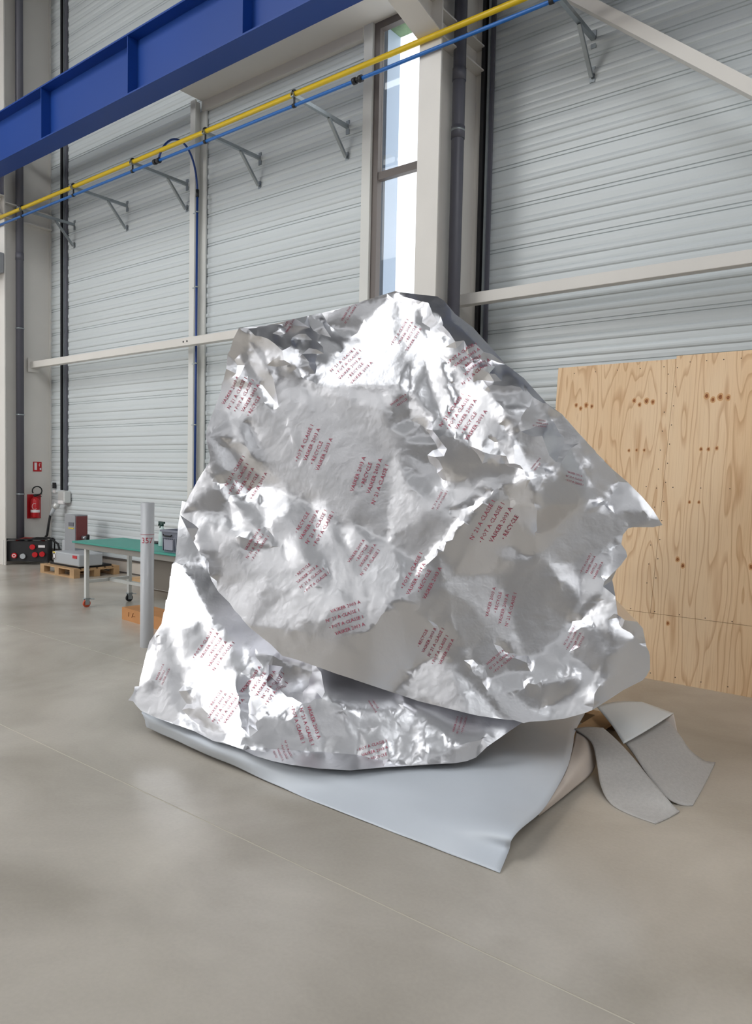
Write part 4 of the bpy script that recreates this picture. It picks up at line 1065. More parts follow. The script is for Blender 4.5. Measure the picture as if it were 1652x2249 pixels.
-2694,3311,1365,-2730,3302,1422,-2749,3302,1487,-2768,3303,1552,-2777,3310,1643,-2785,3286,1446,-2696,3308,1345,-2648,3296,1271,-2683,3290,1290,-2753,3290,1369,-3490,3065,2414,-3499,3073,2375,-3469,3052,2465,-3454,3099,2361,-3438,3111,2293,-3420,3122,2224,-3390,3125,2154,-3365,3132,2085,-3330,3145,2017,-3416,3112,2113,
-3439,3102,2177,-3470,3098,2243,-3492,3086,2307,-3485,3089,2300,-3466,3100,2225,-3429,3105,2141,-3511,3087,2116,-3572,3059,2227,-3553,3066,2337,-3579,3034,2335,-3589,3033,2275,-3460,3043,2495,-3445,3082,2443,-3413,3105,2386,-3394,3116,2318,-3376,3129,2250,-3403,3116,2305,-3456,3089,2415,-3369,3121,2330,-3362,3143,2209,
-3412,3125,2238,-3411,3113,2312,-3463,3039,2505,-3116,3247,2160,-3204,3210,2166,-3288,3176,2249,-3343,3133,2343,-3423,3095,2418,-3096,3242,2094,-3081,3241,2029,-3196,3203,2084,-3258,3187,2153,-3304,3155,2221,-3243,3191,2140,-3164,3211,2029,-3145,3212,1948,-3125,3213,1866,-3116,3210,1792,-3109,3207,1718,-3146,3198,1758,
-3169,3194,1821,-3190,3189,1884,-3214,3186,1948,-3247,3179,2016,-3279,3171,2085,-3297,3168,2154,-3271,3172,2049,-3241,3181,2022,-3209,3187,1945,-3175,3193,1867,-3144,3200,1791,-3112,3206,1715,-3130,3202,1739,-3159,3196,1801,-3187,3191,1862,-3215,3184,1924,-3243,3178,1987,-3424,3118,2197,-3343,3155,2169,-3321,3181,2088,
-3303,3158,2025,-3345,3141,2058,-3382,3127,2127,-3609,3052,2117,-3511,3087,2110,-3415,3113,2058,-3456,3096,1976,-3528,3067,1990,-3619,3036,2032,-3561,3043,1961,-3460,3100,1949,-3395,3120,1914,-3330,3141,1879,-3399,3103,1796,-3467,3073,1740,-3502,3047,1836,-3639,2967,1875,-3618,2984,1890,-3562,3028,1822,-3483,3069,1753,
-3470,3076,1720,-3524,3050,1739,-3583,3010,1807,-3633,2969,1847,-3584,3010,1802,-3537,3043,1750,-3487,3072,1698,-3532,3022,1655,-3562,2994,1668,-3604,2974,1750,-3639,2957,1827,-3601,2973,1723,-3568,2989,1640,-3547,3018,1580,-3596,2988,1584,-3615,2957,1589,-3624,2955,1662,-3474,3079,1698,-3381,3125,1645,-3368,3133,1612,
-3411,3117,1589,-3490,3077,1581,-3521,3038,1614,-3532,3022,1649,-3521,3038,1608,-3489,3077,1576,-3371,3136,1562,-3292,3155,1570,-3243,3165,1538,-3176,3176,1513,-3154,3138,1406,-3231,3101,1390,-3231,3083,1322,-3139,3096,1225,-3156,3087,1219,-3246,3080,1308,-3309,3082,1379,-3373,3084,1452,-3480,3069,1517,-3513,3043,1581,
-3563,2995,1626,-3534,3021,1641,-3500,3050,1545,-3414,3066,1464,-3317,3089,1399,-3256,3078,1313,-3197,3086,1266,-3140,3094,1220,-3191,3066,1218,-3265,3061,1294,-3381,3038,1370,-3440,3026,1423,-3501,3016,1476,-3544,3016,1550,-3592,2992,1578,-3546,3017,1563,-3493,3016,1470,-3435,3026,1413,-3375,3033,1357,-3275,3052,1289,
-3196,3063,1218,-3308,3029,1239,-3407,2991,1275,-3494,3011,1393,-3553,2988,1502,-3404,2989,1270,-3300,3021,1234,-3194,3069,1212,-3273,3033,1198,-3352,2997,1188,-3786,2863,1386,-3737,2889,1435,-3689,2915,1485,-3641,2941,1535,-3604,2977,1584,-3566,2981,1501,-3520,2998,1392,-3602,2960,1403,-3681,2919,1420,-3614,2957,1583,
-3663,2932,1533,-3710,2906,1483,-3755,2881,1433,-3738,2894,1398,-3630,2931,1375,-3642,2897,1310,-3655,2866,1245,-3702,2884,1330,-3618,2921,1348,-3568,2933,1309,-3495,2943,1230,-3517,2927,1188,-3572,2919,1254,-3519,2997,1386,-3468,2997,1326,-3398,2980,1268,-3456,2956,1224,-3509,2928,1180,-3557,2931,1282,-3615,2869,1184,
-3512,2924,1161,-3487,2922,1040,-3532,2893,1022,-3574,2881,1103,-3797,2858,1382,-3768,2863,1364,-3717,2865,1303,-3666,2867,1244,-3573,2879,1104,-3535,2892,1024,-3485,2911,932,-3734,2859,1302,-3351,2997,1186,-3282,3029,1195,-3211,3060,1205,-3141,3091,1215,-3017,3117,1188,-2963,3119,1133,-2911,3123,1079,-2869,3117,1005,
-2948,3088,986,-3028,3058,967,-3099,3037,975,-3171,3015,983,-3271,2998,1054,-3310,2997,1120,-3476,2914,932,-3415,2941,970,-3353,2965,1009,-3280,2989,1018,-3208,3013,1027,-3204,3001,964,-3201,2990,902,-3235,2969,846,-3243,2949,754,-3319,2939,812,-3229,2954,755,-3180,2982,816,-3131,3011,876,-3080,3037,937,
-3007,3062,960,-2938,3089,981,-2869,3117,1002,-2802,3140,994,-2734,3160,987,-2701,3143,919,-2763,3109,870,-2829,3079,820,-2904,3054,803,-2961,3032,761,-3050,3007,759,-3138,2981,757,-2824,3080,820,-2784,3103,874,-2708,3132,887,-2634,3162,899,-2576,3188,903,-2543,3170,791,-2619,3147,814,-2686,3124,816,
-2754,3102,819,-2910,3157,1155,-2816,3209,1172,-2728,3227,1139,-2700,3207,1066,-2672,3185,994,-2735,3161,989,-2790,3163,1035,-2851,3162,1094,-2864,3185,1151,-2813,3205,1159,-2792,3183,1085,-2769,3160,1012,-2803,3158,1034,-2834,3173,1092,-3019,3228,1491,-2941,3242,1467,-2909,3238,1402,-2877,3234,1337,-2869,3208,1234,
-2935,3201,1282,-2993,3210,1358,-3008,3222,1424,-2847,3259,1351,-2763,3282,1355,-2706,3287,1310,-2651,3292,1266,-2671,3277,1231,-2787,3253,1263,-3074,3153,1329,-3003,3206,1358,-2969,3195,1294,-2934,3181,1230,-2926,3155,1167,-2918,3129,1104,-2981,3118,1151,-3025,3143,1252,-3143,3100,1241,-3100,3124,1275,-3000,3119,1176,
-3059,3087,1120,-3109,3087,1169,-2671,3240,1117,-2633,3273,1160,-2592,3303,1202,-2550,3331,1245,-2485,3352,1238,-2420,3371,1232,-2428,3342,1157,-2428,3302,1085,-2431,3267,1012,-2456,3233,948,-2485,3206,882,-2519,3183,815,-2558,3182,856,-2571,3200,940,-2590,3225,1024,-2697,3216,1086,-2651,3237,1094,-2617,3209,1010,
-2591,3189,927,-2647,3177,947,-2671,3195,1016,-2507,3357,1324,-2449,3374,1354,-2391,3390,1383,-2334,3406,1412,-2278,3423,1441,-2214,3438,1419,-2256,3423,1359,-2300,3409,1298,-2342,3392,1237,-2403,3370,1195,-2450,3329,1156,-2505,3337,1222,-2840,3587,2713,-2754,3598,2667,-2509,3626,2656,-2487,3652,2658,-3008,3507,2647,
-2949,3534,2648,-2918,3549,2661,-2822,3578,2640,-2780,3588,2650,-2728,3596,2634,-2694,3604,2624,-2631,3611,2638,-2472,3604,2606,-2445,3641,2613,-2399,3698,2611,-3024,3499,2612,-2841,3568,2611,-2798,3570,2602,-2647,3603,2601,-2457,3596,2579,-2416,3616,2568,-3186,3401,2589,-3154,3417,2588,-3139,3448,2578,-3054,3490,2576,
-2968,3529,2564,-2863,3548,2561,-2804,3553,2556,-2760,3564,2568,-2722,3571,2568,-2660,3588,2563,-2630,3585,2538,-2578,3594,2536,-2544,3614,2546,-2415,3598,2525,-2341,3625,2522,-2333,3692,2545,-3299,3203,2519,-3289,3269,2538,-3264,3288,2538,-3217,3330,2533,-3191,3376,2529,-3156,3403,2550,-3134,3414,2550,-3113,3467,2548,
-3080,3482,2541,-3037,3503,2546,-2990,3523,2532,-2893,3535,2534,-2819,3539,2520,-2758,3544,2511,-2631,3572,2502,-2587,3586,2514,-2426,3591,2493,-2373,3576,2474,-3352,3106,2463,-3320,3159,2488,-3302,3206,2481,-3286,3230,2495,-3238,3244,2469,-3220,3284,2496,-3197,3318,2499,-3167,3360,2482,-3160,3406,2508,-3091,3431,2484,
-3071,3476,2509,-3040,3485,2488,-2966,3532,2513,-2894,3517,2485,-2829,3524,2484,-2787,3529,2481,-2738,3535,2478,-2640,3554,2461,-2592,3571,2478,-2539,3575,2457,-2478,3601,2475,-2387,3576,2453,-2253,3587,2427,-3502,3051,2433,-3366,3108,2445,-3277,3135,2421,-3278,3190,2448,-3228,3220,2437,-3233,3259,2458,-3211,3311,2465,
-3162,3341,2460,-3148,3369,2457,-3104,3396,2456,-3060,3418,2450,-3046,3461,2470,-2981,3476,2450,-2963,3486,2457,-2883,3487,2435,-2867,3507,2462,-2798,3509,2445,-2733,3514,2429,-2706,3524,2439,-2620,3547,2435,-2576,3553,2425,-2529,3559,2415,-2469,3567,2419,-2432,3567,2424,-2233,3582,2408,-2196,3587,2389,-3525,3048,2407,
-3309,3135,2397,-3184,3251,2392,-3143,3293,2404,-3121,3338,2401,-3110,3381,2420,-3085,3390,2409,-3000,3445,2412,-2954,3450,2406,-2901,3467,2412,-2863,3472,2405,-2807,3480,2397,-2767,3493,2403,-2719,3503,2400,-2667,3520,2406,-2584,3536,2391,-2543,3549,2399,-2422,3553,2379,-2385,3550,2386,-2335,3543,2374,-2196,3558,2365,
-3471,3088,2379,-3270,3148,2368,-3204,3198,2360,-3157,3251,2364,-3137,3316,2374,-3126,3346,2375,-3096,3373,2379,-3043,3399,2372,-3000,3417,2378,-2973,3429,2384,-2912,3439,2376,-2858,3451,2371,-2801,3458,2359,-2756,3466,2353,-2717,3480,2359,-2682,3495,2368,-2620,3503,2353,-2591,3507,2340,-2537,3524,2346,-2500,3538,2357,
-2437,3545,2352,-2403,3540,2328,-2363,3544,2337,-2195,3576,2322,-2137,3597,2316,-2099,3663,2332,-3507,3074,2336,-3467,3096,2326,-3262,3153,2322,-3220,3162,2321,-3161,3251,2333,-3120,3271,2317,-3108,3314,2317,-3086,3333,2323,-2989,3373,2316,-2952,3385,2317,-2895,3409,2327,-2873,3419,2332,-2806,3434,2323,-2775,3442,2322,
-2715,3460,2324,-2687,3456,2304,-2640,3476,2317,-2582,3498,2318,-2557,3497,2301,-2377,3537,2309,-2325,3544,2297,-2282,3546,2295,-2135,3605,2299,-2114,3645,2284,-2070,3685,2287,-3545,3081,2305,-3369,3123,2298,-3338,3133,2296,-3298,3168,2288,-3170,3229,2284,-3116,3268,2297,-3046,3342,2303,-3003,3343,2282,-2966,3359,2287,
-2901,3385,2293,-2856,3389,2276,-2813,3402,2274,-2775,3425,2293,-2738,3427,2278,-2676,3448,2284,-2590,3469,2275,-2554,3477,2267,-2526,3494,2266,-2391,3517,2255,-2339,3524,2264,-2302,3547,2257,-2212,3566,2251,-2093,3530,2240,-2068,3549,2248,-2059,3628,2256,-2055,3665,2268,-3535,3064,2251,-3497,3067,2245,-3457,3104,2264,
-3346,3134,2258,-3319,3142,2254,-3238,3195,2257,-3083,3289,2246,-3037,3313,2255,-3012,3324,2258,-2963,3330,2238,-2922,3344,2238,-2868,3359,2233,-2816,3379,2237,-2777,3401,2253,-2745,3405,2243,-2693,3415,2233,-2637,3430,2230,-2593,3442,2229,-2567,3453,2234,-2488,3487,2236,-2392,3515,2241,-2352,3518,2227,-2319,3522,2224,
-2278,3546,2214,-2144,3543,2208,-2023,3570,2207,-2002,3613,2208,-1960,3634,2207,-3504,3054,2223,-3474,3083,2202,-3334,3149,2214,-3277,3185,2218,-3213,3208,2220,-3175,3224,2201,-3132,3243,2213,-3080,3257,2199,-3052,3284,2206,-3016,3299,2211,-2948,3313,2194,-2937,3326,2214,-2880,3336,2197,-2843,3356,2212,-2784,3374,2211,
-2731,3385,2201,-2686,3393,2191,-2661,3401,2191,-2618,3421,2204,-2580,3425,2190,-2490,3476,2203,-2375,3511,2201,-2336,3515,2187,-2291,3523,2179,-2263,3543,2180,-2204,3551,2178,-2132,3565,2180,-2028,3569,2168,-1990,3585,2169,-1961,3597,2167,-1927,3621,2175,-3608,3054,2186,-3567,3069,2177,-3517,3085,2171,-3408,3117,2171,
-3386,3142,2182,-3154,3233,2166,-2705,3371,2164,-2572,3412,2163,-2501,3453,2149,-2473,3457,2145,-2428,3486,2163,-2354,3506,2147,-2297,3514,2144,-2279,3536,2164,-2229,3542,2152,-2177,3550,2154,-2132,3553,2145,-2100,3556,2139,-2051,3540,2139,-1969,3570,2139,-1930,3585,2142,-1888,3604,2132,-1886,3643,2155,-3585,3062,2140,
-3522,3084,2146,-3362,3157,2148,-3221,3198,2125,-3181,3216,2133,-3124,3238,2133,-3086,3255,2136,-3048,3266,2124,-2982,3285,2129,-2953,3292,2119,-2911,3307,2137,-2854,3323,2119,-2814,3339,2137,-2731,3362,2113,-2651,3385,2115,-2544,3411,2110,-2525,3423,2122,-2468,3450,2124,-2404,3482,2108,-2317,3509,2126,-2273,3515,2115,
-2244,3535,2115,-2205,3541,2123,-2143,3543,2116,-2118,3541,2100,-1991,3565,2099,-1955,3577,2097,-1918,3591,2097,-1853,3620,2113,-3635,3038,2104,-3602,3052,2089,-3542,3076,2093,-3455,3100,2105,-3229,3193,2109,-3148,3222,2084,-3070,3253,2096,-3017,3274,2097,-2980,3285,2091,-2930,3299,2086,-2876,3313,2096,-2801,3338,2096,
-2757,3350,2091,-2690,3368,2077,-2655,3381,2096,-2622,3389,2094,-2544,3414,2085,-2501,3442,2082,-2444,3450,2086,-2415,3470,2090,-2296,3507,2090,-2256,3508,2072,-2223,3536,2089,-2177,3533,2078,-2129,3536,2080,-2088,3540,2082,-2040,3544,2071,-1966,3562,2061,-1920,3585,2080,-1888,3595,2074,-1861,3598,2062,-3658,3018,2056,
-3587,3054,2052,-3534,3076,2058,-3486,3092,2054,-3389,3123,2050,-3196,3200,2046,-3107,3233,2063,-3069,3250,2062,-3025,3267,2057,-2991,3280,2066,-2940,3295,2050,-2905,3306,2067,-2865,3317,2060,-2795,3336,2047,-2620,3384,2042,-2583,3393,2043,-2543,3416,2051,-2526,3426,2054,-2427,3453,2053,-2358,3486,2047,-2309,3496,2036,
-2281,3503,2052,-2236,3508,2034,-2180,3519,2039,-2135,3529,2054,-2089,3532,2044,-2054,3536,2042,-1978,3543,2043,-1934,3564,2038,-1911,3574,2040,-1865,3589,2039,-1827,3599,2027,-1805,3640,2031,-3534,3070,2015,-3500,3085,2022,-3451,3102,2027,-3418,3112,2020,-3350,3138,2032,-3130,3222,2017,-3042,3255,2010,-3013,3267,2011,
-2953,3290,2017,-2934,3296,2026,-2872,3315,2019,-2820,3330,2013,-2781,3340,2025,-2740,3351,2010,-2685,3364,2005,-2598,3391,2024,-2529,3426,2018,-2444,3451,2024,-2401,3457,2005,-2358,3467,2002,-2273,3490,2009,-2256,3504,2015,-2189,3511,2012,-2156,3512,1998,-2108,3519,1999,-2073,3525,2005,-2042,3531,2012,-1944,3535,2011,
-1840,3578,2009,-1811,3628,2007,-1790,3664,2007,-1773,3691,2000,-3635,3013,1990,-3603,3023,1970,-3575,3047,1994,-3369,3129,1978,-3325,3146,1981,-3297,3157,1991,-3207,3192,1994,-3169,3204,1972,-3104,3229,1974,-3074,3241,1983,-3025,3259,1974,-2988,3273,1981,-2938,3291,1972,-2901,3305,1994,-2854,3319,1971,-2816,3330,1977,
-2773,3342,1985,-2715,3357,1989,-2674,3367,1976,-2631,3377,1971,-2547,3418,1972,-2378,3460,1971,-2256,3490,1972,-2223,3496,1970,-2182,3502,1972,-2131,3509,1967,-2077,3514,1959,-1975,3531,1960,-1889,3544,1973,-1855,3560,1972,-1828,3602,1972,-1802,3646,1961,-1776,3686,1977,-1759,3727,1971,-1703,3758,1971,-3606,3007,1932,
-3523,3055,1939,-3494,3073,1953,-3398,3118,1950,-3357,3133,1956,-3310,3150,1946,-3259,3168,1935,-3185,3195,1932,-3095,3231,1953,-3034,3252,1937,-2989,3268,1936,-2961,3279,1937,-2919,3295,1948,-2873,3310,1939,-2833,3324,1942,-2782,3339,1936,-2740,3351,1945,-2694,3363,1944,-2645,3375,1952,-2570,3402,1933,-2482,3443,1934,
-2461,3457,1949,-2283,3483,1948,-2226,3490,1946,-2178,3496,1935,-2136,3502,1937,-2105,3507,1943,-2072,3509,1925,-2029,3519,1945,-1972,3530,1934,-1945,3545,1926,-1897,3542,1939,-1839,3590,1942,-1821,3618,1937,-1800,3650,1931,-1767,3700,1949,-1744,3736,1940,-1721,3749,1945,-3586,3010,1899,-3540,3043,1918,-3492,3057,1892,
-3455,3087,1895,-3432,3110,1904,-3330,3142,1909,-3301,3152,1915,-3244,3172,1895,-3161,3203,1913,-3116,3220,1912,-3057,3241,1910,-3025,3252,1902,-2977,3269,1897,-2928,3287,1898,-2893,3301,1909,-2848,3315,1894,-2792,3334,1905,-2761,3344,1917,-2707,3359,1904,-2674,3368,1915,-2628,3379,1901,-2590,3389,1911,-2519,3421,1917,
-2469,3438,1901,-2399,3474,1914,-2277,3470,1909,-2205,3484,1903,-2156,3493,1899,-2121,3500,1913,-2069,3506,1908,-2044,3509,1909,-1995,3518,1898,-1964,3528,1907,-1877,3545,1909,-1855,3561,1895,-1826,3611,1911,-1785,3628,1898,-1765,3658,1909,-1743,3712,1909,-1725,3746,1898,-1688,3766,1917,-1669,3775,1916,-3601,2994,1866,
-3569,3013,1857,-3524,3041,1858,-3469,3064,1872,-3442,3087,1868,-3414,3115,1881,-3359,3131,1875,-3257,3166,1871,-3231,3175,1861,-3090,3225,1868,-3029,3247,1869,-3000,3259,1878,-2963,3270,1859,-2901,3294,1878,-2863,3308,1878,-2816,3324,1873,-2775,3337,1869,-2747,3346,1868,-2689,3363,1881,-2661,3371,1875,-2598,3386,1858,
-2484,3428,1862,-2448,3450,1871,-2407,3472,1880,-2373,3484,1871,-2283,3426,1862,-2162,3468,1856,-2137,3491,1870,-2099,3496,1869,-2057,3502,1873,-2003,3511,1870,-1980,3515,1863,-1953,3534,1871,-1824,3579,1879,-1800,3589,1868,-1760,3620,1872,-1750,3648,1875,-1731,3702,1881,-1703,3759,1875,-1672,3773,1881,-1639,3787,1867,
-1614,3801,1866,-3610,2987,1832,-3579,3013,1839,-3533,3039,1824,-3447,3066,1819,-3421,3097,1840,-3388,3119,1818,-3338,3137,1841,-3284,3156,1840,-3240,3170,1823,-3201,3184,1833,-3135,3205,1821,-3094,3222,1843,-3046,3238,1830,-3022,3245,1819,-2979,3260,1819,-2940,3277,1843,-2884,3295,1830,-2838,3311,1825,-2808,3322,1827,
-2759,3338,1822,-2709,3355,1829,-2678,3364,1823,-2631,3378,1841,-2583,3389,1827,-2543,3400,1835,-2496,3417,1840,-2468,3428,1837,-2415,3450,1830,-2389,3462,1831,-2337,3485,1831,-2272,3431,1843,-2216,3453,1828,-2194,3460,1827,-2071,3489,1836,-2029,3491,1827,-1990,3526,1839,-1966,3523,1839,-1910,3533,1837,-1887,3535,1825,
-1850,3565,1844,-1809,3585,1835,-1777,3609,1828,-1747,3631,1828,-1734,3668,1831,-1715,3722,1837,-1698,3759,1839,-1666,3772,1834,-1631,3791,1841,-3623,2964,1784,-3560,3033,1796,-3529,3046,1796,-3460,3066,1800,-3428,3074,1790,-3363,3127,1794,-3301,3149,1801,-3270,3158,1784,-3228,3173,1803,-3076,3223,1783,-3046,3235,1802,
-2991,3253,1791,-2955,3267,1796,-2901,3287,1806,-2864,3300,1807,-2807,3320,1809,-2782,3327,1793,-2738,3342,1795,-2691,3357,1785,-2644,3373,1801,-2610,3382,1798,-2551,3397,1793,-2467,3428,1801,-2437,3441,1788,-2394,3460,1800,-2356,3478,1794,-2330,3489,1803,-2239,3445,1801,-2211,3455,1798,-2178,3465,1804,-1962,3521,1804,
-1941,3523,1790,-1869,3545,1812,-1772,3614,1806,-1738,3637,1801,-1721,3688,1809,-1702,3725,1803,-1659,3759,1815,-1634,3789,1806,-1615,3807,1818,-3581,2997,1743,-3409,3089,1744,-3374,3115,1762,-3340,3132,1750,-3288,3151,1763,-3247,3164,1747,-3194,3181,1745,-3104,3211,1744,-3048,3230,1748,-2998,3248,1762,-2966,3258,1747,
-2927,3274,1768,-2889,3286,1757,-2838,3302,1748,-2804,3315,1762,-2743,3336,1757,-2698,3352,1757,-2654,3366,1749,-2612,3379,1759,-2581,3388,1761,-2494,3414,1764,-2408,3454,1768,-2381,3465,1768,-2303,3425,1756,-2253,3439,1761,-2216,3454,1767,-2189,3464,1768,-2139,3480,1774,-2118,3489,1759,-2079,3500,1776,-2028,3494,1766,
-1918,3525,1766,-1791,3602,1780,-1751,3629,1760,-1728,3643,1771,-1700,3709,1784,-1669,3721,1779,-1647,3774,1767,-3577,2986,1700,-3553,3015,1711,-3435,3086,1723,-3377,3108,1715,-3339,3128,1717,-3312,3139,1709,-3266,3155,1704,-3219,3172,1721,-3177,3186,1725,-3083,3217,1730,-3040,3230,1719,-2990,3247,1713,-2934,3266,1720,
-2883,3282,1709,-2856,3292,1715,-2760,3327,1735,-2718,3339,1714,-2636,3369,1727,-2559,3391,1718,-2476,3418,1718,-2428,3445,1740,-2371,3471,1731,-2279,3432,1736,-2249,3443,1729,-2206,3459,1739,-2177,3470,1742,-2135,3486,1719,-2100,3497,1725,-2052,3513,1724,-2009,3522,1743,-1982,3532,1725,-1937,3544,1725,-1897,3522,1725,
-1827,3576,1738,-1758,3625,1728,-1732,3641,1734,-1701,3666,1739,-1677,3677,1735,-1649,3748,1732,-1633,3793,1750,-1579,3844,1734,-1547,3868,1742,-3653,2947,1662,-3540,3019,1678,-3431,3101,1677,-3371,3118,1688,-3323,3136,1679,-3281,3150,1671,-3220,3169,1681,-3189,3179,1672,-3131,3198,1680,-3090,3212,1685,-3041,3227,1680,
-2993,3243,1688,-2969,3250,1673,-2911,3270,1676,-2863,3286,1678,-2829,3297,1676,-2781,3314,1688,-2751,3326,1697,-2707,3341,1692,-2662,3357,1685,-2605,3377,1688,-2570,3387,1702,-2483,3413,1695,-2448,3428,1692,-2368,3465,1685,-2261,3444,1694,-2216,3460,1685,-2189,3470,1691,-2160,3480,1687,-2110,3496,1708,-2086,3505,1689,
-2030,3521,1696,-2000,3529,1705,-1960,3541,1690,-1918,3550,1711,-1831,3560,1693,-1784,3604,1713,-1748,3613,1707,-1723,3653,1708,-1682,3672,1697,-1663,3701,1699,-1646,3748,1712,-1619,3810,1718,-1565,3856,1712,-1529,3886,1702,-3605,2964,1628,-3479,3083,1628,-3439,3101,1632,-3406,3116,1624,-3346,3134,1647,-3293,3147,1641,
-3266,3155,1629,-3214,3171,1643,-3171,3184,1641,-3112,3202,1634,-3054,3220,1634,-3018,3232,1647,-2966,3249,1653,-2938,3258,1645,-2892,3273,1646,-2856,3286,1655,-2814,3299,1651,-2724,3332,1658,-2672,3351,1660,-2626,3367,1652,-2536,3391,1659,-2455,3418,1644,-2440,3429,1660,-2352,3465,1657,-2165,3481,1652,-2105,3500,1662,
-2019,3525,1656,-1939,3547,1671,-1752,3606,1680,-1700,3659,1667,-1673,3687,1676,-1649,3724,1670,-1622,3781,1666,-1580,3846,1679,-1542,3879,1667,-3687,2931,1580,-3642,2947,1583,-3462,3092,1599,-3338,3140,1612,-3289,3153,1600,-3226,3167,1607,-3179,3181,1608,-3127,3197,1617,-3081,3210,1596,-3040,3223,1603,-2985,3241,1617,
-2963,3247,1608,-2902,3266,1609,-2864,3279,1612,-2820,3292,1602,-2787,3303,1609,-2745,3318,1605,-2699,3336,1607,-2657,3352,1612,-2610,3367,1605,-2524,3390,1625,-2451,3414,1628,-2397,3433,1612,-2361,3447,1612,-2280,3479,1631,-2247,3471,1627,-2148,3491,1634,-1916,3549,1639,-1739,3599,1635,-1704,3649,1636,-1692,3668,1644,
-1633,3754,1643,-1614,3792,1644,-1509,3908,1653,-3612,2956,1545,-3570,2979,1542,-3447,3120,1547,-3402,3128,1566,-3210,3171,1575,-3163,3186,1554,-3102,3204,1565,-3051,3219,1558,-3029,3225,1581,-2976,3240,1570,-2914,3260,1585,-2877,3270,1566,-2844,3281,1568,-2786,3301,1586,-2749,3314,1578,-2705,3331,1587,-2667,3346,1592,
-2640,3354,1582,-2550,3380,1570,-2501,3391,1584,-2301,3453,1581,-2261,3464,1583,-2159,3485,1586,-2099,3498,1587,-2039,3511,1605,-1931,3551,1588,-1899,3556,1592,-1849,3562,1595,-1822,3566,1592,-1782,3571,1594,-1751,3590,1604,-1730,3613,1613,-1693,3670,1606,-1672,3703,1606,-1648,3740,1606,-1631,3763,1611,-1570,3856,1619,
-1548,3879,1600,-1457,3943,1621,-3592,2967,1506,-3529,3025,1508,-3463,3086,1507,-3398,3105,1510,-3375,3125,1531,-3314,3143,1532,-3272,3153,1528,-3126,3196,1516,-3098,3205,1540,-3035,3223,1532,-2982,3237,1535,-2959,3243,1535,-2908,3258,1528,-2848,3276,1528,-2824,3284,1537,-2777,3298,1528,-2737,3313,1537,-2682,3335,1550,
-2645,3349,1553,-2616,3359,1550,-2512,3384,1537,-2479,3392,1549,-2393,3412,1554,-2304,3446,1562,-2274,3452,1560,-2235,3462,1564,-2188,3471,1550,-2141,3480,1547,-1927,3555,1570,-1811,3570,1573,-1767,3576,1572,-1717,3640,1561,-1682,3693,1567,-1658,3730,1571,-1612,3798,1565,-1561,3868,1578,-1478,3925,1583,-1404,3947,1583,
-3650,2936,1479,-3604,2960,1485,-3570,2979,1465,-3534,3006,1467,-3451,3044,1468,-3418,3084,1489,-3369,3100,1493,-3335,3120,1478,-3301,3135,1498,-3231,3152,1496,-3184,3164,1491,-3153,3174,1482,-3112,3199,1498,-3052,3219,1481,-2979,3236,1489,-2920,3252,1505,-2880,3264,1504,-2828,3279,1504,-2790,3291,1498,-2750,3305,1514,
-2703,3320,1496,-2670,3335,1513,-2613,3356,1517,-2569,3370,1515,-2543,3374,1505,-2482,3387,1514,-2455,3394,1523,-2416,3400,1510,-2358,3417,1522,-2322,3425,1512,-2276,3438,1515,-2189,3462,1520,-2126,3479,1527,-1944,3541,1532,-1855,3570,1544,-1821,3574,1537,-1778,3580,1527,-1726,3628,1539,-1705,3662,1530,-1679,3702,1542,
-1657,3737,1538,-1623,3786,1549,-1601,3813,1545,-1582,3839,1543,-1546,3886,1538,-1506,3906,1537,-1440,3923,1535,-1403,3939,1540,-1381,3951,1551,-3638,2942,1437,-3598,2963,1429,-3550,2990,1431,-3454,3034,1455,-3408,3055,1437,-3344,3093,1447,-3282,3116,1450,-3250,3132,1462,-3215,3139,1452,-3154,3153,1442,-3112,3177,1445,
-3071,3197,1445,-3044,3220,1469,-2980,3232,1455,-2896,3255,1452,-2847,3270,1466,-2805,3283,1470,-2717,3313,1481,-2680,3327,1480,-2647,3337,1465,-2542,3370,1470,-2509,3377,1474,-2480,3385,1487,-2416,3397,1483,-2344,3414,1490,-2168,3462,1497,-2048,3483,1495,-2020,3499,1485,-1990,3516,1494,-1962,3534,1495,-1914,3572,1500,
-1878,3573,1503,-1793,3581,1507,-1773,3583,1502,-1736,3619,1502,-1714,3653,1509,-1687,3696,1511,-1669,3724,1512,-1648,3756,1512,-1588,3830,1513,-1557,3843,1503,-1516,3880,1517,-1399,3936,1519,-1367,3952,1525,-1321,3977,1518,-3679,2914,1388,-3640,2939,1404,-3569,2977,1399,-3386,3051,1404,-3344,3073,1399,-3246,3112,1415,
-3220,3120,1413,-3134,3157,1427,-3085,3180,1422,-3043,3206,1429,-2969,3231,1432,-2871,3258,1418,-2817,3274,1419,-2703,3314,1440,-2642,3333,1424,-2610,3345,1428,-2527,3370,1445,-2490,3376,1437,-2409,3393,1443,-2359,3404,1454,-2231,3437,1443,-2037,3494,1454,-1968,3539,1457,-1950,3555,1457,-1874,3589,1467,-1820,3599,1457,
-1796,3595,1471,-1737,3649,1460,-1701,3696,1478,-1684,3734,1467,-1640,3792,1476,-1498,3879,1467,-1462,3900,1473,-1438,3911,1470,-1375,3940,1481,-3662,2914,1371,-3567,2954,1354,-3539,2980,1375,-3457,3014,1374,-3404,3025,1367,-3350,3055,1372,-3281,3094,1378,-3181,3116,1380,-3139,3138,1383,-3105,3153,1374,-3069,3176,1384,
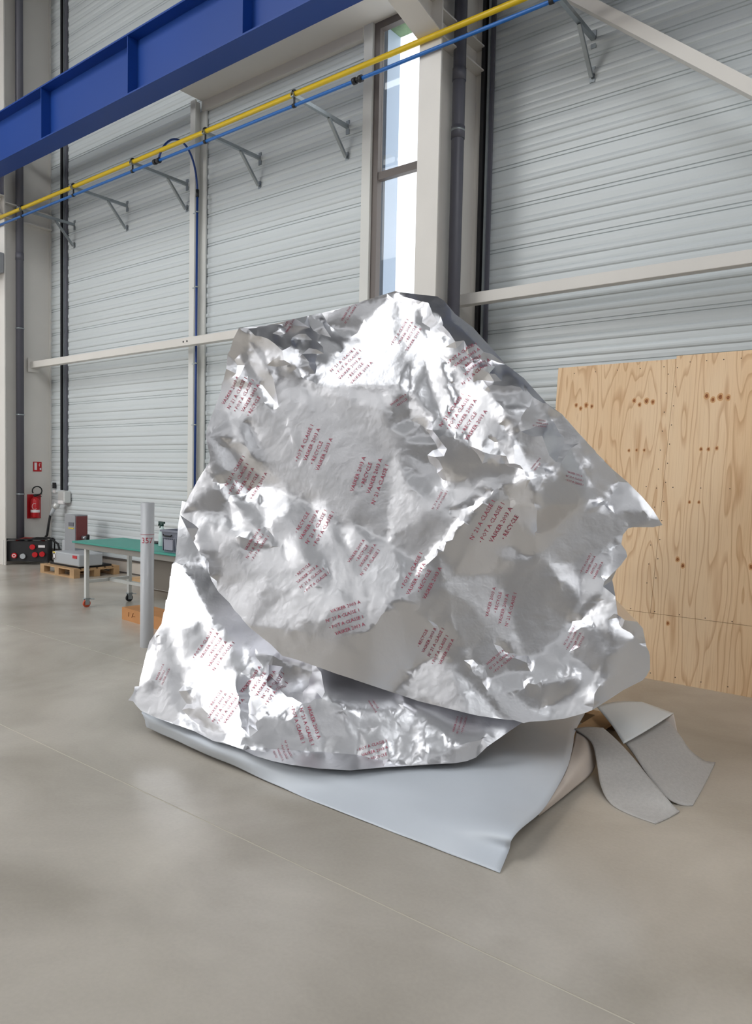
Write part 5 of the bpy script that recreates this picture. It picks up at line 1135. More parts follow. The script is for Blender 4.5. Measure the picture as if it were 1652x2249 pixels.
-3027,3201,1385,-2971,3222,1378,-2853,3260,1381,-2803,3275,1395,-2761,3289,1399,-2674,3319,1399,-2643,3331,1409,-2602,3344,1402,-2542,3360,1394,-2505,3369,1403,-2415,3389,1418,-2297,3416,1424,-2252,3427,1415,-2083,3471,1414,-2049,3490,1421,-1994,3522,1428,-1961,3553,1426,-1935,3576,1426,-1852,3605,1436,-1811,3610,1435,
-1754,3632,1446,-1722,3686,1446,-1641,3792,1436,-1618,3809,1438,-1582,3831,1440,-1548,3851,1442,-1523,3865,1449,-1487,3885,1449,-1459,3900,1450,-1423,3918,1435,-1354,3948,1448,-1328,3958,1441,-1286,3978,1438,-3725,2870,1328,-3582,2934,1334,-3547,2955,1336,-3501,2974,1333,-3421,3013,1331,-3359,3031,1320,-3331,3044,1330,
-3286,3073,1336,-3193,3102,1332,-3147,3124,1349,-3116,3139,1351,-3038,3180,1344,-2942,3221,1348,-2902,3230,1354,-2647,3325,1375,-2609,3336,1362,-2564,3353,1377,-2523,3361,1373,-2343,3401,1368,-2316,3409,1374,-2217,3434,1390,-2194,3439,1383,-2144,3438,1377,-2096,3465,1390,-2065,3484,1388,-2029,3505,1391,-2011,3518,1381,
-1979,3543,1402,-1942,3581,1390,-1873,3623,1388,-1795,3627,1404,-1737,3692,1405,-1666,3776,1401,-1630,3800,1398,-1596,3822,1412,-1559,3843,1399,-1534,3858,1415,-1501,3875,1399,-1473,3891,1413,-1431,3912,1405,-1364,3943,1419,-1344,3952,1409,-3693,2869,1286,-3595,2917,1284,-3517,2952,1299,-3472,2975,1304,-3416,3004,1302,
-3389,3009,1291,-3341,3034,1306,-3162,3106,1291,-3117,3126,1304,-3084,3142,1308,-3041,3158,1301,-2919,3214,1307,-2841,3246,1306,-2786,3265,1313,-2733,3278,1316,-2619,3329,1335,-2590,3337,1322,-2530,3355,1344,-2413,3383,1347,-2379,3390,1329,-2335,3402,1332,-2280,3417,1349,-2122,3452,1361,-2079,3478,1361,-2018,3518,1356,
-1994,3540,1360,-1960,3571,1369,-1863,3634,1355,-1833,3642,1361,-1772,3685,1354,-1718,3739,1362,-1677,3770,1358,-1652,3786,1380,-1617,3808,1371,-1578,3832,1375,-1543,3851,1364,-1524,3861,1362,-1492,3879,1380,-1458,3897,1369,-3610,2892,1241,-3471,2960,1265,-3427,2974,1255,-3347,3001,1256,-3262,3046,1252,-3216,3069,1256,
-3138,3111,1274,-3048,3136,1260,-2998,3169,1274,-2966,3183,1268,-2884,3215,1272,-2854,3228,1284,-2816,3250,1281,-2773,3261,1287,-2726,3275,1292,-2607,3328,1300,-2559,3343,1293,-2521,3351,1304,-2482,3362,1305,-2431,3375,1300,-2392,3385,1304,-2339,3400,1313,-2177,3428,1308,-2146,3443,1322,-2113,3461,1320,-2064,3490,1318,
-2050,3502,1313,-2018,3525,1330,-1981,3560,1335,-1913,3622,1322,-1888,3630,1333,-1855,3644,1325,-1759,3704,1326,-1670,3774,1338,-1627,3801,1335,-1602,3816,1336,-1564,3838,1337,-1532,3856,1347,-1494,3876,1344,-1459,3895,1346,-3624,2873,1212,-3577,2901,1211,-3537,2924,1214,-3390,2982,1212,-3264,3038,1229,-3221,3056,1228,
-3104,3108,1233,-3046,3121,1225,-3005,3144,1234,-2982,3159,1238,-2823,3231,1249,-2762,3252,1239,-2731,3262,1247,-2689,3281,1264,-2636,3295,1247,-2601,3317,1265,-2498,3351,1259,-2451,3367,1275,-2405,3380,1279,-2368,3389,1272,-2325,3401,1278,-2281,3411,1276,-2246,3416,1285,-2158,3441,1274,-2129,3456,1275,-2052,3505,1289,
-2028,3529,1278,-2006,3547,1290,-1940,3613,1285,-1913,3632,1280,-1861,3649,1286,-1833,3660,1287,-1808,3668,1293,-1770,3698,1301,-1737,3729,1300,-1681,3766,1300,-1651,3785,1309,-1608,3811,1308,-1585,3824,1298,-1538,3849,1302,-1510,3865,1311,-3578,2890,1173,-3554,2904,1176,-3447,2952,1173,-3417,2966,1186,-3380,2981,1187,
-3327,3008,1181,-3169,3069,1182,-3075,3105,1197,-2935,3164,1196,-2906,3186,1216,-2864,3200,1207,-2820,3220,1212,-2781,3237,1218,-2759,3248,1223,-2692,3269,1222,-2588,3315,1234,-2382,3381,1226,-2223,3412,1242,-2184,3430,1251,-2134,3455,1254,-2079,3490,1241,-2052,3510,1263,-2005,3553,1251,-1927,3619,1247,-1891,3644,1247,
-1845,3662,1252,-1826,3668,1261,-1730,3732,1273,-1689,3759,1276,-1660,3778,1270,-1620,3802,1271,-1594,3817,1265,-1567,3832,1270,-1533,3850,1273,-1433,3889,1278,-3575,2887,1139,-3535,2910,1127,-3472,2938,1152,-3428,2953,1133,-3385,2971,1141,-3347,2989,1150,-3310,3008,1159,-3266,3025,1158,-3218,3042,1157,-3174,3055,1144,
-3136,3074,1161,-3075,3094,1166,-3049,3100,1162,-2960,3139,1173,-2891,3180,1182,-2786,3219,1170,-2760,3236,1189,-2727,3251,1192,-2675,3266,1182,-2632,3285,1189,-2584,3297,1180,-2550,3312,1190,-2503,3327,1193,-2483,3330,1185,-2448,3355,1199,-2354,3384,1201,-2191,3431,1202,-2162,3446,1203,-2133,3458,1220,-2084,3494,1210,
-2067,3505,1221,-2036,3532,1215,-1997,3564,1217,-1848,3664,1231,-1806,3680,1238,-1700,3750,1230,-1665,3773,1230,-1644,3787,1234,-1605,3810,1242,-1536,3844,1233,-1469,3865,1244,-1412,3889,1240,-3532,2907,1099,-3494,2924,1088,-3460,2937,1097,-3395,2962,1107,-3367,2971,1101,-3265,3016,1124,-3225,3031,1125,-3186,3043,1118,
-3147,3057,1120,-3085,3082,1130,-3015,3100,1120,-2938,3136,1140,-2893,3156,1136,-2857,3178,1127,-2761,3218,1145,-2691,3246,1147,-2573,3289,1151,-2522,3305,1152,-2480,3320,1158,-2362,3375,1163,-2177,3441,1169,-2113,3477,1190,-2083,3501,1177,-2050,3526,1184,-2017,3554,1181,-1984,3581,1180,-1918,3620,1177,-1860,3652,1187,
-1815,3674,1182,-1587,3816,1210,-1549,3831,1193,-1479,3853,1204,-3522,2905,1058,-3484,2926,1069,-3427,2946,1067,-3381,2961,1061,-3338,2976,1065,-3284,2999,1084,-3249,3009,1073,-3197,3029,1079,-3147,3050,1094,-3117,3055,1075,-3072,3074,1087,-3030,3091,1102,-2969,3108,1090,-2942,3120,1108,-2891,3144,1107,-2811,3188,1114,
-2786,3197,1113,-2733,3211,1103,-2706,3224,1111,-2648,3249,1118,-2610,3259,1113,-2578,3268,1111,-2528,3290,1124,-2504,3302,1134,-2445,3317,1127,-2418,3334,1132,-2393,3347,1139,-2286,3373,1141,-2257,3387,1138,-2198,3422,1132,-2157,3450,1148,-2122,3476,1157,-2091,3502,1137,-2072,3514,1153,-2026,3555,1137,-1978,3586,1152,
-1929,3615,1162,-1906,3628,1161,-1865,3648,1143,-1833,3665,1149,-1808,3678,1160,-1755,3706,1150,-1737,3716,1169,-1676,3758,1169,-1641,3783,1166,-1598,3805,1167,-1564,3821,1169,-1494,3836,1177,-3445,2935,1024,-3393,2955,1042,-3203,3020,1051,-3160,3035,1050,-3117,3052,1061,-3080,3062,1051,-3041,3078,1061,-2987,3097,1069,
-2939,3108,1053,-2871,3141,1068,-2760,3188,1069,-2580,3256,1086,-2552,3260,1077,-2500,3287,1098,-2452,3295,1084,-2401,3326,1100,-2355,3338,1090,-2270,3377,1114,-2249,3388,1108,-2199,3417,1098,-2145,3463,1112,-2109,3491,1111,-2087,3509,1117,-2050,3538,1123,-1922,3619,1107,-1888,3636,1119,-1846,3658,1118,-1806,3678,1135,
-1790,3687,1135,-1755,3704,1129,-1674,3750,1128,-1649,3769,1132,-1544,3816,1143,-1499,3823,1145,-3511,2911,995,-3463,2926,983,-3422,2941,1000,-3382,2955,997,-3312,2977,1001,-3223,3002,998,-3153,3029,1017,-3099,3049,1023,-3060,3058,1011,-3014,3074,1015,-2976,3091,1033,-2927,3103,1020,-2890,3120,1038,-2838,3144,1035,
-2720,3189,1041,-2630,3224,1054,-2601,3236,1059,-2545,3255,1062,-2518,3264,1063,-2473,3275,1057,-2438,3286,1060,-2260,3379,1081,-2227,3394,1064,-2186,3426,1082,-2159,3447,1078,-2103,3490,1067,-2064,3521,1077,-1968,3593,1085,-1929,3615,1092,-1898,3630,1092,-1865,3647,1094,-1830,3664,1092,-1793,3683,1094,-1770,3695,1089,
-1660,3754,1108,-1621,3778,1097,-1596,3796,1103,-1571,3800,1106,-1528,3808,1113,-1475,3816,1116,-3431,2932,947,-3377,2949,956,-3351,2957,955,-3301,2971,954,-3254,2985,958,-3060,3049,976,-3010,3069,988,-2975,3079,987,-2898,3108,1005,-2841,3129,1005,-2730,3174,1013,-2554,3231,1012,-2518,3246,1022,-2497,3256,1030,
-2339,3323,1023,-2265,3371,1040,-2236,3387,1038,-2134,3462,1047,-2073,3509,1041,-2052,3525,1040,-1924,3615,1039,-1879,3638,1058,-1842,3656,1053,-1817,3668,1043,-1787,3684,1060,-1736,3709,1050,-1636,3761,1073,-1542,3795,1073,-3449,2918,905,-3402,2934,910,-3356,2951,930,-3308,2962,920,-3260,2979,932,-3231,2986,931,
-3164,3009,928,-3126,3023,941,-2949,3075,943,-2916,3088,952,-2859,3111,973,-2829,3120,970,-2787,3134,971,-2726,3150,961,-2696,3169,976,-2615,3199,985,-2577,3214,985,-2534,3226,985,-2493,3241,992,-2458,3253,995,-2378,3289,994,-2353,3307,989,-2314,3338,992,-2285,3355,991,-2255,3374,1002,-2215,3398,1009,
-2160,3435,1001,-2051,3520,1003,-1991,3568,1007,-1964,3589,1023,-1895,3627,1011,-1866,3642,1014,-1824,3663,1023,-1786,3683,1029,-1753,3699,1031,-1719,3717,1027,-1694,3729,1020,-1623,3764,1042,-1560,3785,1048,-1473,3799,1049,-1449,3799,1040,-3326,2950,880,-3278,2964,882,-3231,2982,905,-3144,3011,904,-3100,3027,909,
-3056,3037,901,-3018,3050,917,-2970,3066,930,-2931,3075,922,-2863,3096,926,-2842,3106,940,-2793,3116,922,-2751,3130,928,-2707,3152,949,-2587,3199,958,-2549,3209,954,-2512,3220,952,-2391,3274,972,-2354,3300,954,-2323,3325,954,-2257,3372,964,-2221,3393,958,-2158,3436,982,-2108,3472,978,-2036,3528,983,
-2014,3543,967,-1982,3571,989,-1943,3598,979,-1881,3632,981,-1836,3655,992,-1806,3670,992,-1765,3691,1000,-1714,3717,989,-1675,3737,991,-1635,3755,993,-1594,3771,1008,-1577,3776,1007,-1459,3796,1025,-1413,3798,1021,-3350,2939,861,-3296,2951,843,-3205,2982,863,-3081,3022,862,-3024,3040,879,-2966,3054,871,
-2946,3064,891,-2903,3076,892,-2846,3093,897,-2802,3109,909,-2773,3115,901,-2724,3131,906,-2674,3149,907,-2653,3163,920,-2610,3175,907,-2548,3197,910,-2519,3206,914,-2478,3224,934,-2411,3265,924,-2380,3285,934,-2351,3305,930,-2314,3333,930,-2281,3355,926,-2255,3371,924,-2220,3394,937,-2157,3435,950,
-2116,3464,948,-1983,3561,936,-1949,3586,937,-1935,3597,945,-1888,3625,938,-1859,3641,954,-1832,3654,958,-1797,3671,955,-1762,3689,948,-1692,3728,965,-1660,3743,963,-3254,2957,811,-3224,2966,812,-3128,3005,844,-3073,3017,830,-3037,3028,836,-3000,3039,843,-2955,3053,853,-2908,3065,855,-2854,3081,859,
-2826,3088,854,-2731,3122,881,-2700,3129,861,-2649,3151,878,-2606,3171,889,-2544,3190,876,-2455,3232,880,-2421,3260,890,-2391,3286,885,-2364,3304,883,-2336,3319,902,-2271,3361,902,-2230,3387,888,-2195,3407,890,-2138,3447,912,-2091,3479,910,-1998,3542,899,-1976,3560,908,-1932,3591,906,-1863,3633,911,
-1833,3650,925,-1743,3696,917,-1673,3736,920,-1638,3753,929,-1518,3775,948,-1494,3772,938,-3240,2955,780,-3196,2973,797,-3153,2986,798,-3106,3001,801,-3073,3012,809,-3007,3030,808,-2973,3038,805,-2864,3069,821,-2788,3094,840,-2621,3155,847,-2581,3171,849,-2469,3224,843,-2440,3251,844,-2415,3270,861,
-2386,3293,860,-2352,3316,859,-2323,3332,858,-2276,3355,867,-2251,3376,852,-2205,3400,859,-2172,3418,879,-2148,3435,864,-2107,3465,879,-2077,3483,867,-1945,3574,867,-1913,3600,885,-1887,3615,869,-1851,3636,883,-1820,3652,885,-1793,3667,889,-1723,3704,886,-1677,3732,900,-1624,3766,891,-1570,3762,906,
-1524,3753,899,-1502,3759,909,-1467,3762,913,-1432,3768,924,-3072,3005,777,-2846,3070,781,-2648,3133,796,-2595,3153,802,-2562,3166,803,-2489,3207,831,-2458,3239,817,-2436,3259,818,-2393,3294,827,-2370,3311,826,-2326,3334,831,-2245,3364,837,-2231,3385,836,-2188,3409,843,-2119,3450,828,-2090,3471,844,
-2064,3487,831,-2034,3509,847,-1988,3538,834,-1969,3554,850,-1923,3586,851,-1895,3603,836,-1832,3642,857,-1756,3681,850,-1736,3693,862,-1657,3739,866,-1465,3752,889,-1438,3753,882,-1365,3791,888,-1336,3793,903,-1307,3810,898,-3141,2981,730,-3109,2991,725,-3057,3006,721,-3002,3018,741,-2864,3061,743,
-2830,3072,753,-2789,3085,750,-2694,3115,779,-2667,3121,762,-2623,3136,773,-2578,3154,780,-2516,3191,789,-2473,3232,777,-2448,3254,789,-2427,3271,793,-2381,3315,772,-2358,3327,781,-2321,3347,780,-2284,3363,782,-2214,3400,784,-2182,3414,807,-2137,3435,802,-2113,3452,811,-2075,3476,798,-1986,3537,820,
-1953,3559,819,-1903,3590,802,-1880,3611,817,-1810,3647,818,-1775,3666,819,-1737,3688,830,-1708,3705,834,-1636,3741,836,-1592,3721,843,-1559,3724,838,-1523,3728,837,-1494,3737,853,-1457,3745,845,-1382,3769,866,-1323,3809,866,-3106,2993,694,-3064,3005,705,-3034,3012,708,-2976,3030,691,-2940,3040,712,
-2851,3065,725,-2770,3088,720,-2666,3121,740,-2627,3135,748,-2585,3153,753,-2551,3172,733,-2528,3187,745,-2493,3220,738,-2470,3241,742,-2437,3269,759,-2404,3303,737,-2376,3323,750,-2341,3347,738,-2302,3364,745,-2226,3395,748,-2190,3411,769,-2155,3427,754,-2079,3470,765,-2058,3484,773,-1952,3550,765,
-1926,3568,767,-1889,3597,790,-1826,3634,788,-1783,3656,787,-1761,3667,786,-1689,3709,803,-1665,3718,802,-1583,3717,797,-1547,3723,821,-1495,3731,821,-1469,3736,819,-1440,3746,830,-1393,3754,819,-1363,3770,827,-1268,3851,832,-3097,2999,646,-3055,3010,665,-3015,3021,660,-2965,3034,670,-2904,3052,666,
-2825,3073,689,-2788,3083,696,-2729,3099,684,-2695,3109,689,-2608,3147,708,-2581,3159,710,-2533,3187,718,-2520,3200,709,-2477,3238,722,-2454,3264,699,-2424,3289,719,-2398,3315,704,-2364,3340,711,-2333,3360,704,-2288,3378,712,-2255,3389,719,-2221,3397,723,-2174,3418,735,-2144,3430,728,-2064,3476,725,
-2040,3494,749,-2002,3515,744,-1900,3580,749,-1802,3640,752,-1740,3671,746,-1665,3702,761,-1641,3710,764,-1592,3731,774,-1556,3716,774,-1512,3721,774,-1484,3727,789,-1449,3733,780,-1410,3744,789,-1375,3761,808,-1337,3782,807,-1323,3794,792,-1291,3825,812,-3068,3010,616,-3017,3024,616,-2972,3035,634,
-2932,3047,625,-2880,3061,630,-2852,3069,631,-2803,3082,640,-2770,3090,651,-2710,3107,649,-2668,3120,668,-2634,3133,665,-2551,3179,680,-2525,3200,685,-2504,3219,684,-2472,3250,682,-2451,3273,663,-2414,3305,681,-2387,3328,683,-2352,3356,676,-2321,3373,675,-2282,3388,677,-2144,3427,694,-2120,3438,702,
-2045,3485,714,-1976,3523,717,-1949,3533,700,-1914,3575,707,-1747,3661,715,-1539,3715,748,-1463,3727,762,-1429,3734,767,-1363,3762,777,-1327,3790,773,-1306,3809,763,-1269,3843,772,-2997,3032,595,-2914,3055,595,-2859,3070,593,-2840,3073,618,-2781,3089,619,-2746,3099,619,-2700,3114,613,-2644,3134,620,
-2619,3146,624,-2580,3165,647,-2522,3210,634,-2482,3246,644,-2461,3269,629,-2420,3305,645,-2399,3326,642,-2362,3359,629,-2338,3371,639,-2218,3405,649,-2168,3413,662,-2138,3426,667,-2093,3441,659,-2055,3471,664,-2028,3486,667,-1991,3503,664,-1953,3524,669,-1894,3559,682,-1828,3586,678,-1726,3651,685,
-1646,3674,696,-1609,3690,698,-1591,3703,713,-1551,3709,706,-1502,3717,722,-1405,3736,723,-1369,3757,731,-1341,3779,738,-1310,3804,727,-1289,3823,731,-1253,3857,735,-2884,3065,572,-2811,3085,570,-2764,3097,577,-2726,3108,579,-2667,3128,597,-2638,3142,584,-2610,3154,606,-2534,3202,613,-2476,3258,606,
-2447,3287,598,-2353,3368,591,-2299,3380,599,-2277,3386,604,-2226,3396,614,-2103,3435,644,-2075,3441,629,-1997,3493,633,-1970,3508,637,-1943,3524,642,-1900,3551,655,-1875,3563,649,-1842,3575,643,-1794,3595,668,-1775,3622,656,-1705,3649,670,-1626,3668,662,-1552,3695,674,-1442,3722,703,-1419,3726,703,
-1393,3741,709,-1358,3764,713,-1325,3791,710,-1297,3816,693,-1264,3846,710,-1248,3861,700,-2689,3126,545,-2656,3137,559,-2613,3157,572,-2594,3170,558,-2556,3192,570,-2377,3358,572,-2315,3369,567,-2286,3378,581,-2253,3384,580,-2204,3392,583,-2169,3402,595,-2042,3449,602,-1930,3528,623,-1881,3555,614,
-1853,3564,611,-1827,3580,624,-1769,3598,620,-1744,3609,624,-1702,3630,636,-1682,3631,629,-1604,3668,649,-1579,3668,646,-1539,3693,654,-1404,3729,658,-1366,3757,659,-1343,3776,662,-1302,3811,662,-1278,3833,679,-2613,3164,527,-2566,3193,525,-2544,3207,534,-2513,3234,524,-2450,3293,521,-2377,3347,538,
-2348,3353,538,-2296,3364,538,-2253,3377,554,-2227,3382,559,-2183,3389,556,-2122,3400,559,-2069,3433,560,-2022,3449,564,-1989,3465,587,-1971,3494,568,-1939,3514,580,-1849,3548,579,-1831,3554,579,-1748,3592,601,-1722,3604,607,-1685,3617,610,-1641,3635,619,-1572,3653,619,-1544,3673,627,-1510,3690,622,
-1472,3700,619,-1447,3706,630,-1407,3721,626,-1388,3738,635,-1348,3772,645,-1316,3799,635,-1293,3818,648,-2555,3209,484,-2525,3230,494,-2485,3263,496,-2458,3289,480,-2427,3314,482,-2347,3346,510,-2312,3350,502,-2265,3362,511,-2218,3371,513,-2175,3380,517,-2145,3386,519,-2107,3399,545,-2072,3418,536,
-1999,3451,535,-1904,3517,560,-1867,3532,562,-1842,3543,566,-1798,3563,572,-1731,3570,569,-1598,3638,580,-1567,3651,584,-1521,3673,582,-1426,3704,605,-1390,3735,608,-1359,3762,604,-1342,3776,608,-1314,3800,599,-1282,3826,615,-2504,3253,462,-2438,3304,460,-2408,3311,449,-2341,3337,474,-2295,3348,481,
-2243,3360,490,-2196,3365,479,-2165,3378,504,-2115,3383,492,-2085,3390,496,-2043,3423,509,-2022,3436,509,-1980,3455,520,-1908,3485,510,-1846,3518,521,-1802,3544,540,-1785,3549,539,-1738,3564,531,-1698,3586,539,-1676,3597,540,-1644,3616,556,-1615,3629,550,-1571,3646,549,-1537,3664,567,-1512,3671,568,
-1467,3670,562,-1415,3711,572,-1377,3745,578,-2345,3323,428,-2260,3344,446,-2209,3358,462,-2182,3360,454,-2122,3372,459,-2105,3379,471,-2068,3390,481,-2032,3413,484,-1921,3472,494,-1893,3483,483,-1728,3565,497,-1689,3586,508,-1655,3606,510,-1624,3622,507,-1593,3637,524,-1482,3661,539,-1422,3697,542,
-2180,3351,422,-2158,3357,429,-2114,3369,442,-2072,3374,434,-2035,3390,450,-2007,3406,442,-1975,3435,456,-1867,3490,466,-1830,3505,455,-1808,3518,458,-1767,3540,461,-1742,3555,481,-1694,3579,483,-1664,3600,485,-1565,3632,484,-1536,3639,494,-2007,3394,421,-1970,3415,415,-1948,3432,418,-1843,3491,437,
-1820,3506,443,-1772,3526,432,-1754,3541,445,-1644,3597,440,-1576,3620,462,-1537,3631,474,-1880,3458,387,-1850,3478,410,-1832,3484,401,-1781,3507,399,-1749,3525,405,-1689,3558,413,-1630,3581,412,-2935,3540,2700,-2945,3536,2690,-3223,3174,2388,-2324,3480,1989,-2446,3524,2295,-2204,3457,1865,-2333,3466,1966,
-2352,3466,1986,-2641,3608,2668,-2692,3613,2687,-1496,3917,1570,-1503,3910,1556,-1481,3930,1603,-1489,3921,1584,-1464,3946,1642,-1329,3960,1484,-1404,3927,1428,-1725,3730,1201,-1598,3789,1085,-1566,3817,1153,-1591,3795,1098,-1676,3741,1071,-1930,3612,1196,-1406,3785,959,-1605,3686,685,-1613,3645,614,-1609,3657,631,
-1702,3591,583,-1467,3716,660,-1700,3566,437,-1706,3563,438,-1919,3543,672,-1924,3507,557,-1971,3536,764,-1976,3534,767,-2248,3396,1238,-1983,3522,1584,-1992,3518,1582,-2157,3453,1434,-2500,3414,1800,-2532,3404,1842,-2451,3435,1753,-3572,3040,2361,-3255,3177,2035,-3116,3206,1724,-3410,3127,2192,-3342,3084,1415,
-3144,3093,1224,-3552,3013,1579,-3552,2936,1291,-3496,2908,941,-3230,3006,1024,-3207,3009,1008,-2752,3115,880,-2772,3163,1020,-2816,3164,1059,-3129,3095,1211,-2479,3365,1338,-2428,3351,1176,-2508,3343,1241,
]
PRINT.append(('upper', (-3.494, 3.091, 2.115), (0.459, 0.275, 0.845), (0.549, -0.836, -0.026), 0.278, 5))
PRINT.append(('upper', (-3.464, 3.091, 1.601), (0.373, 0.353, 0.858), (0.629, -0.776, 0.046), 0.265, 5))
PRINT.append(('upper', (-3.036, 3.238, 1.799), (0.328, 0.22, 0.918), (0.497, -0.867, 0.03), 0.295, 4))
PRINT.append(('upper', (-2.693, 3.341, 1.637), (0.256, 0.198, 0.946), (0.467, -0.883, 0.058), 0.300, 4))
PRINT.append(('upper', (-2.999, 3.202, 1.345), (0.3, 0.388, 0.871), (0.513, -0.836, 0.195), 0.281, 4))
PRINT.append(('upper', (-3.295, 3.024, 1.226), (0.356, 0.433, 0.828), (0.55, -0.814, 0.19), 0.215, 3))
PRINT.append(('upper', (-2.885, 3.386, 2.287), (0.462, 0.462, 0.757), (0.461, -0.854, 0.24), 0.257, 5))
PRINT.append(('upper', (-2.612, 3.566, 2.475), (0.378, 0.303, 0.875), (0.407, -0.903, 0.137), 0.224, 4))
PRINT.append(('upper', (-2.54, 3.416, 2.074), (0.713, 0.398, 0.577), (0.473, -0.881, 0.022), 0.154, 2))
PRINT.append(('upper', (-3.302, 3.28, 2.561), (0.256, 0.445, 0.858), (0.77, -0.631, 0.097), 0.159, 2))
PRINT.append(('upper', (-3.017, 3.502, 2.629), (0.504, 0.217, 0.836), (0.51, -0.856, -0.085), 0.163, 2))
PRINT.append(('upper', (-2.171, 3.505, 1.979), (0.469, 0.269, 0.841), (0.337, -0.935, 0.111), 0.269, 5))
PRINT.append(('upper', (-2.179, 3.574, 2.284), (0.708, 0.439, 0.553), (0.46, -0.881, 0.109), 0.233, 5))
PRINT.append(('upper', (-1.783, 3.606, 1.719), (0.515, 0.341, 0.787), (0.517, -0.856, 0.033), 0.106, 2))
PRINT.append(('upper', (-1.792, 3.662, 1.942), (0.772, 0.632, -0.065), (0.636, -0.77, 0.062), 0.097, 3))
PRINT.append(('upper', (-1.634, 3.755, 1.656), (0.735, 0.636, -0.235), (0.657, -0.754, 0.016), 0.135, 3))
PRINT.append(('upper', (-1.977, 3.545, 1.403), (0.429, 0.191, 0.883), (0.526, -0.847, -0.072), 0.305, 4))
PRINT.append(('upper', (-2.324, 3.349, 1.091), (0.293, 0.363, 0.884), (0.48, -0.856, 0.192), 0.275, 4))
PRINT.append(('upper', (-1.957, 3.584, 0.957), (0.129, 0.239, 0.962), (0.512, -0.847, 0.141), 0.235, 4))
PRINT.append(('upper', (-2.249, 3.389, 0.731), (0.361, 0.254, 0.897), (0.458, -0.887, 0.066), 0.227, 5))
PRINT.append(('upper', (-1.927, 3.538, 0.67), (0.562, 0.507, 0.653), (0.467, -0.846, 0.256), 0.171, 3))
PRINT.append(('upper', (-1.588, 3.719, 0.805), (0.326, 0.316, 0.891), (0.265, -0.935, 0.235), 0.144, 4))
PRINT.append(('upper', (-1.551, 3.828, 1.185), (0.332, 0.301, 0.894), (0.394, -0.905, 0.159), 0.146, 4))
PRINT.append(('upper', (-2.666, 3.272, 1.193), (0.371, 0.427, 0.824), (0.467, -0.853, 0.232), 0.220, 4))
PRINT.append(('upper', (-2.936, 3.111, 1.064), (0.578, 0.519, 0.63), (0.503, -0.834, 0.226), 0.222, 4))
PRINT.append(('upper', (-2.676, 3.135, 0.851), (0.788, 0.512, 0.344), (0.47, -0.859, 0.201), 0.256, 4))
PRINT.append(('upper', (-2.276, 3.439, 1.516), (0.357, 0.269, 0.894), (0.386, -0.915, 0.122), 0.150, 2))
OUTLINE_COUNT['skirt'] = 101
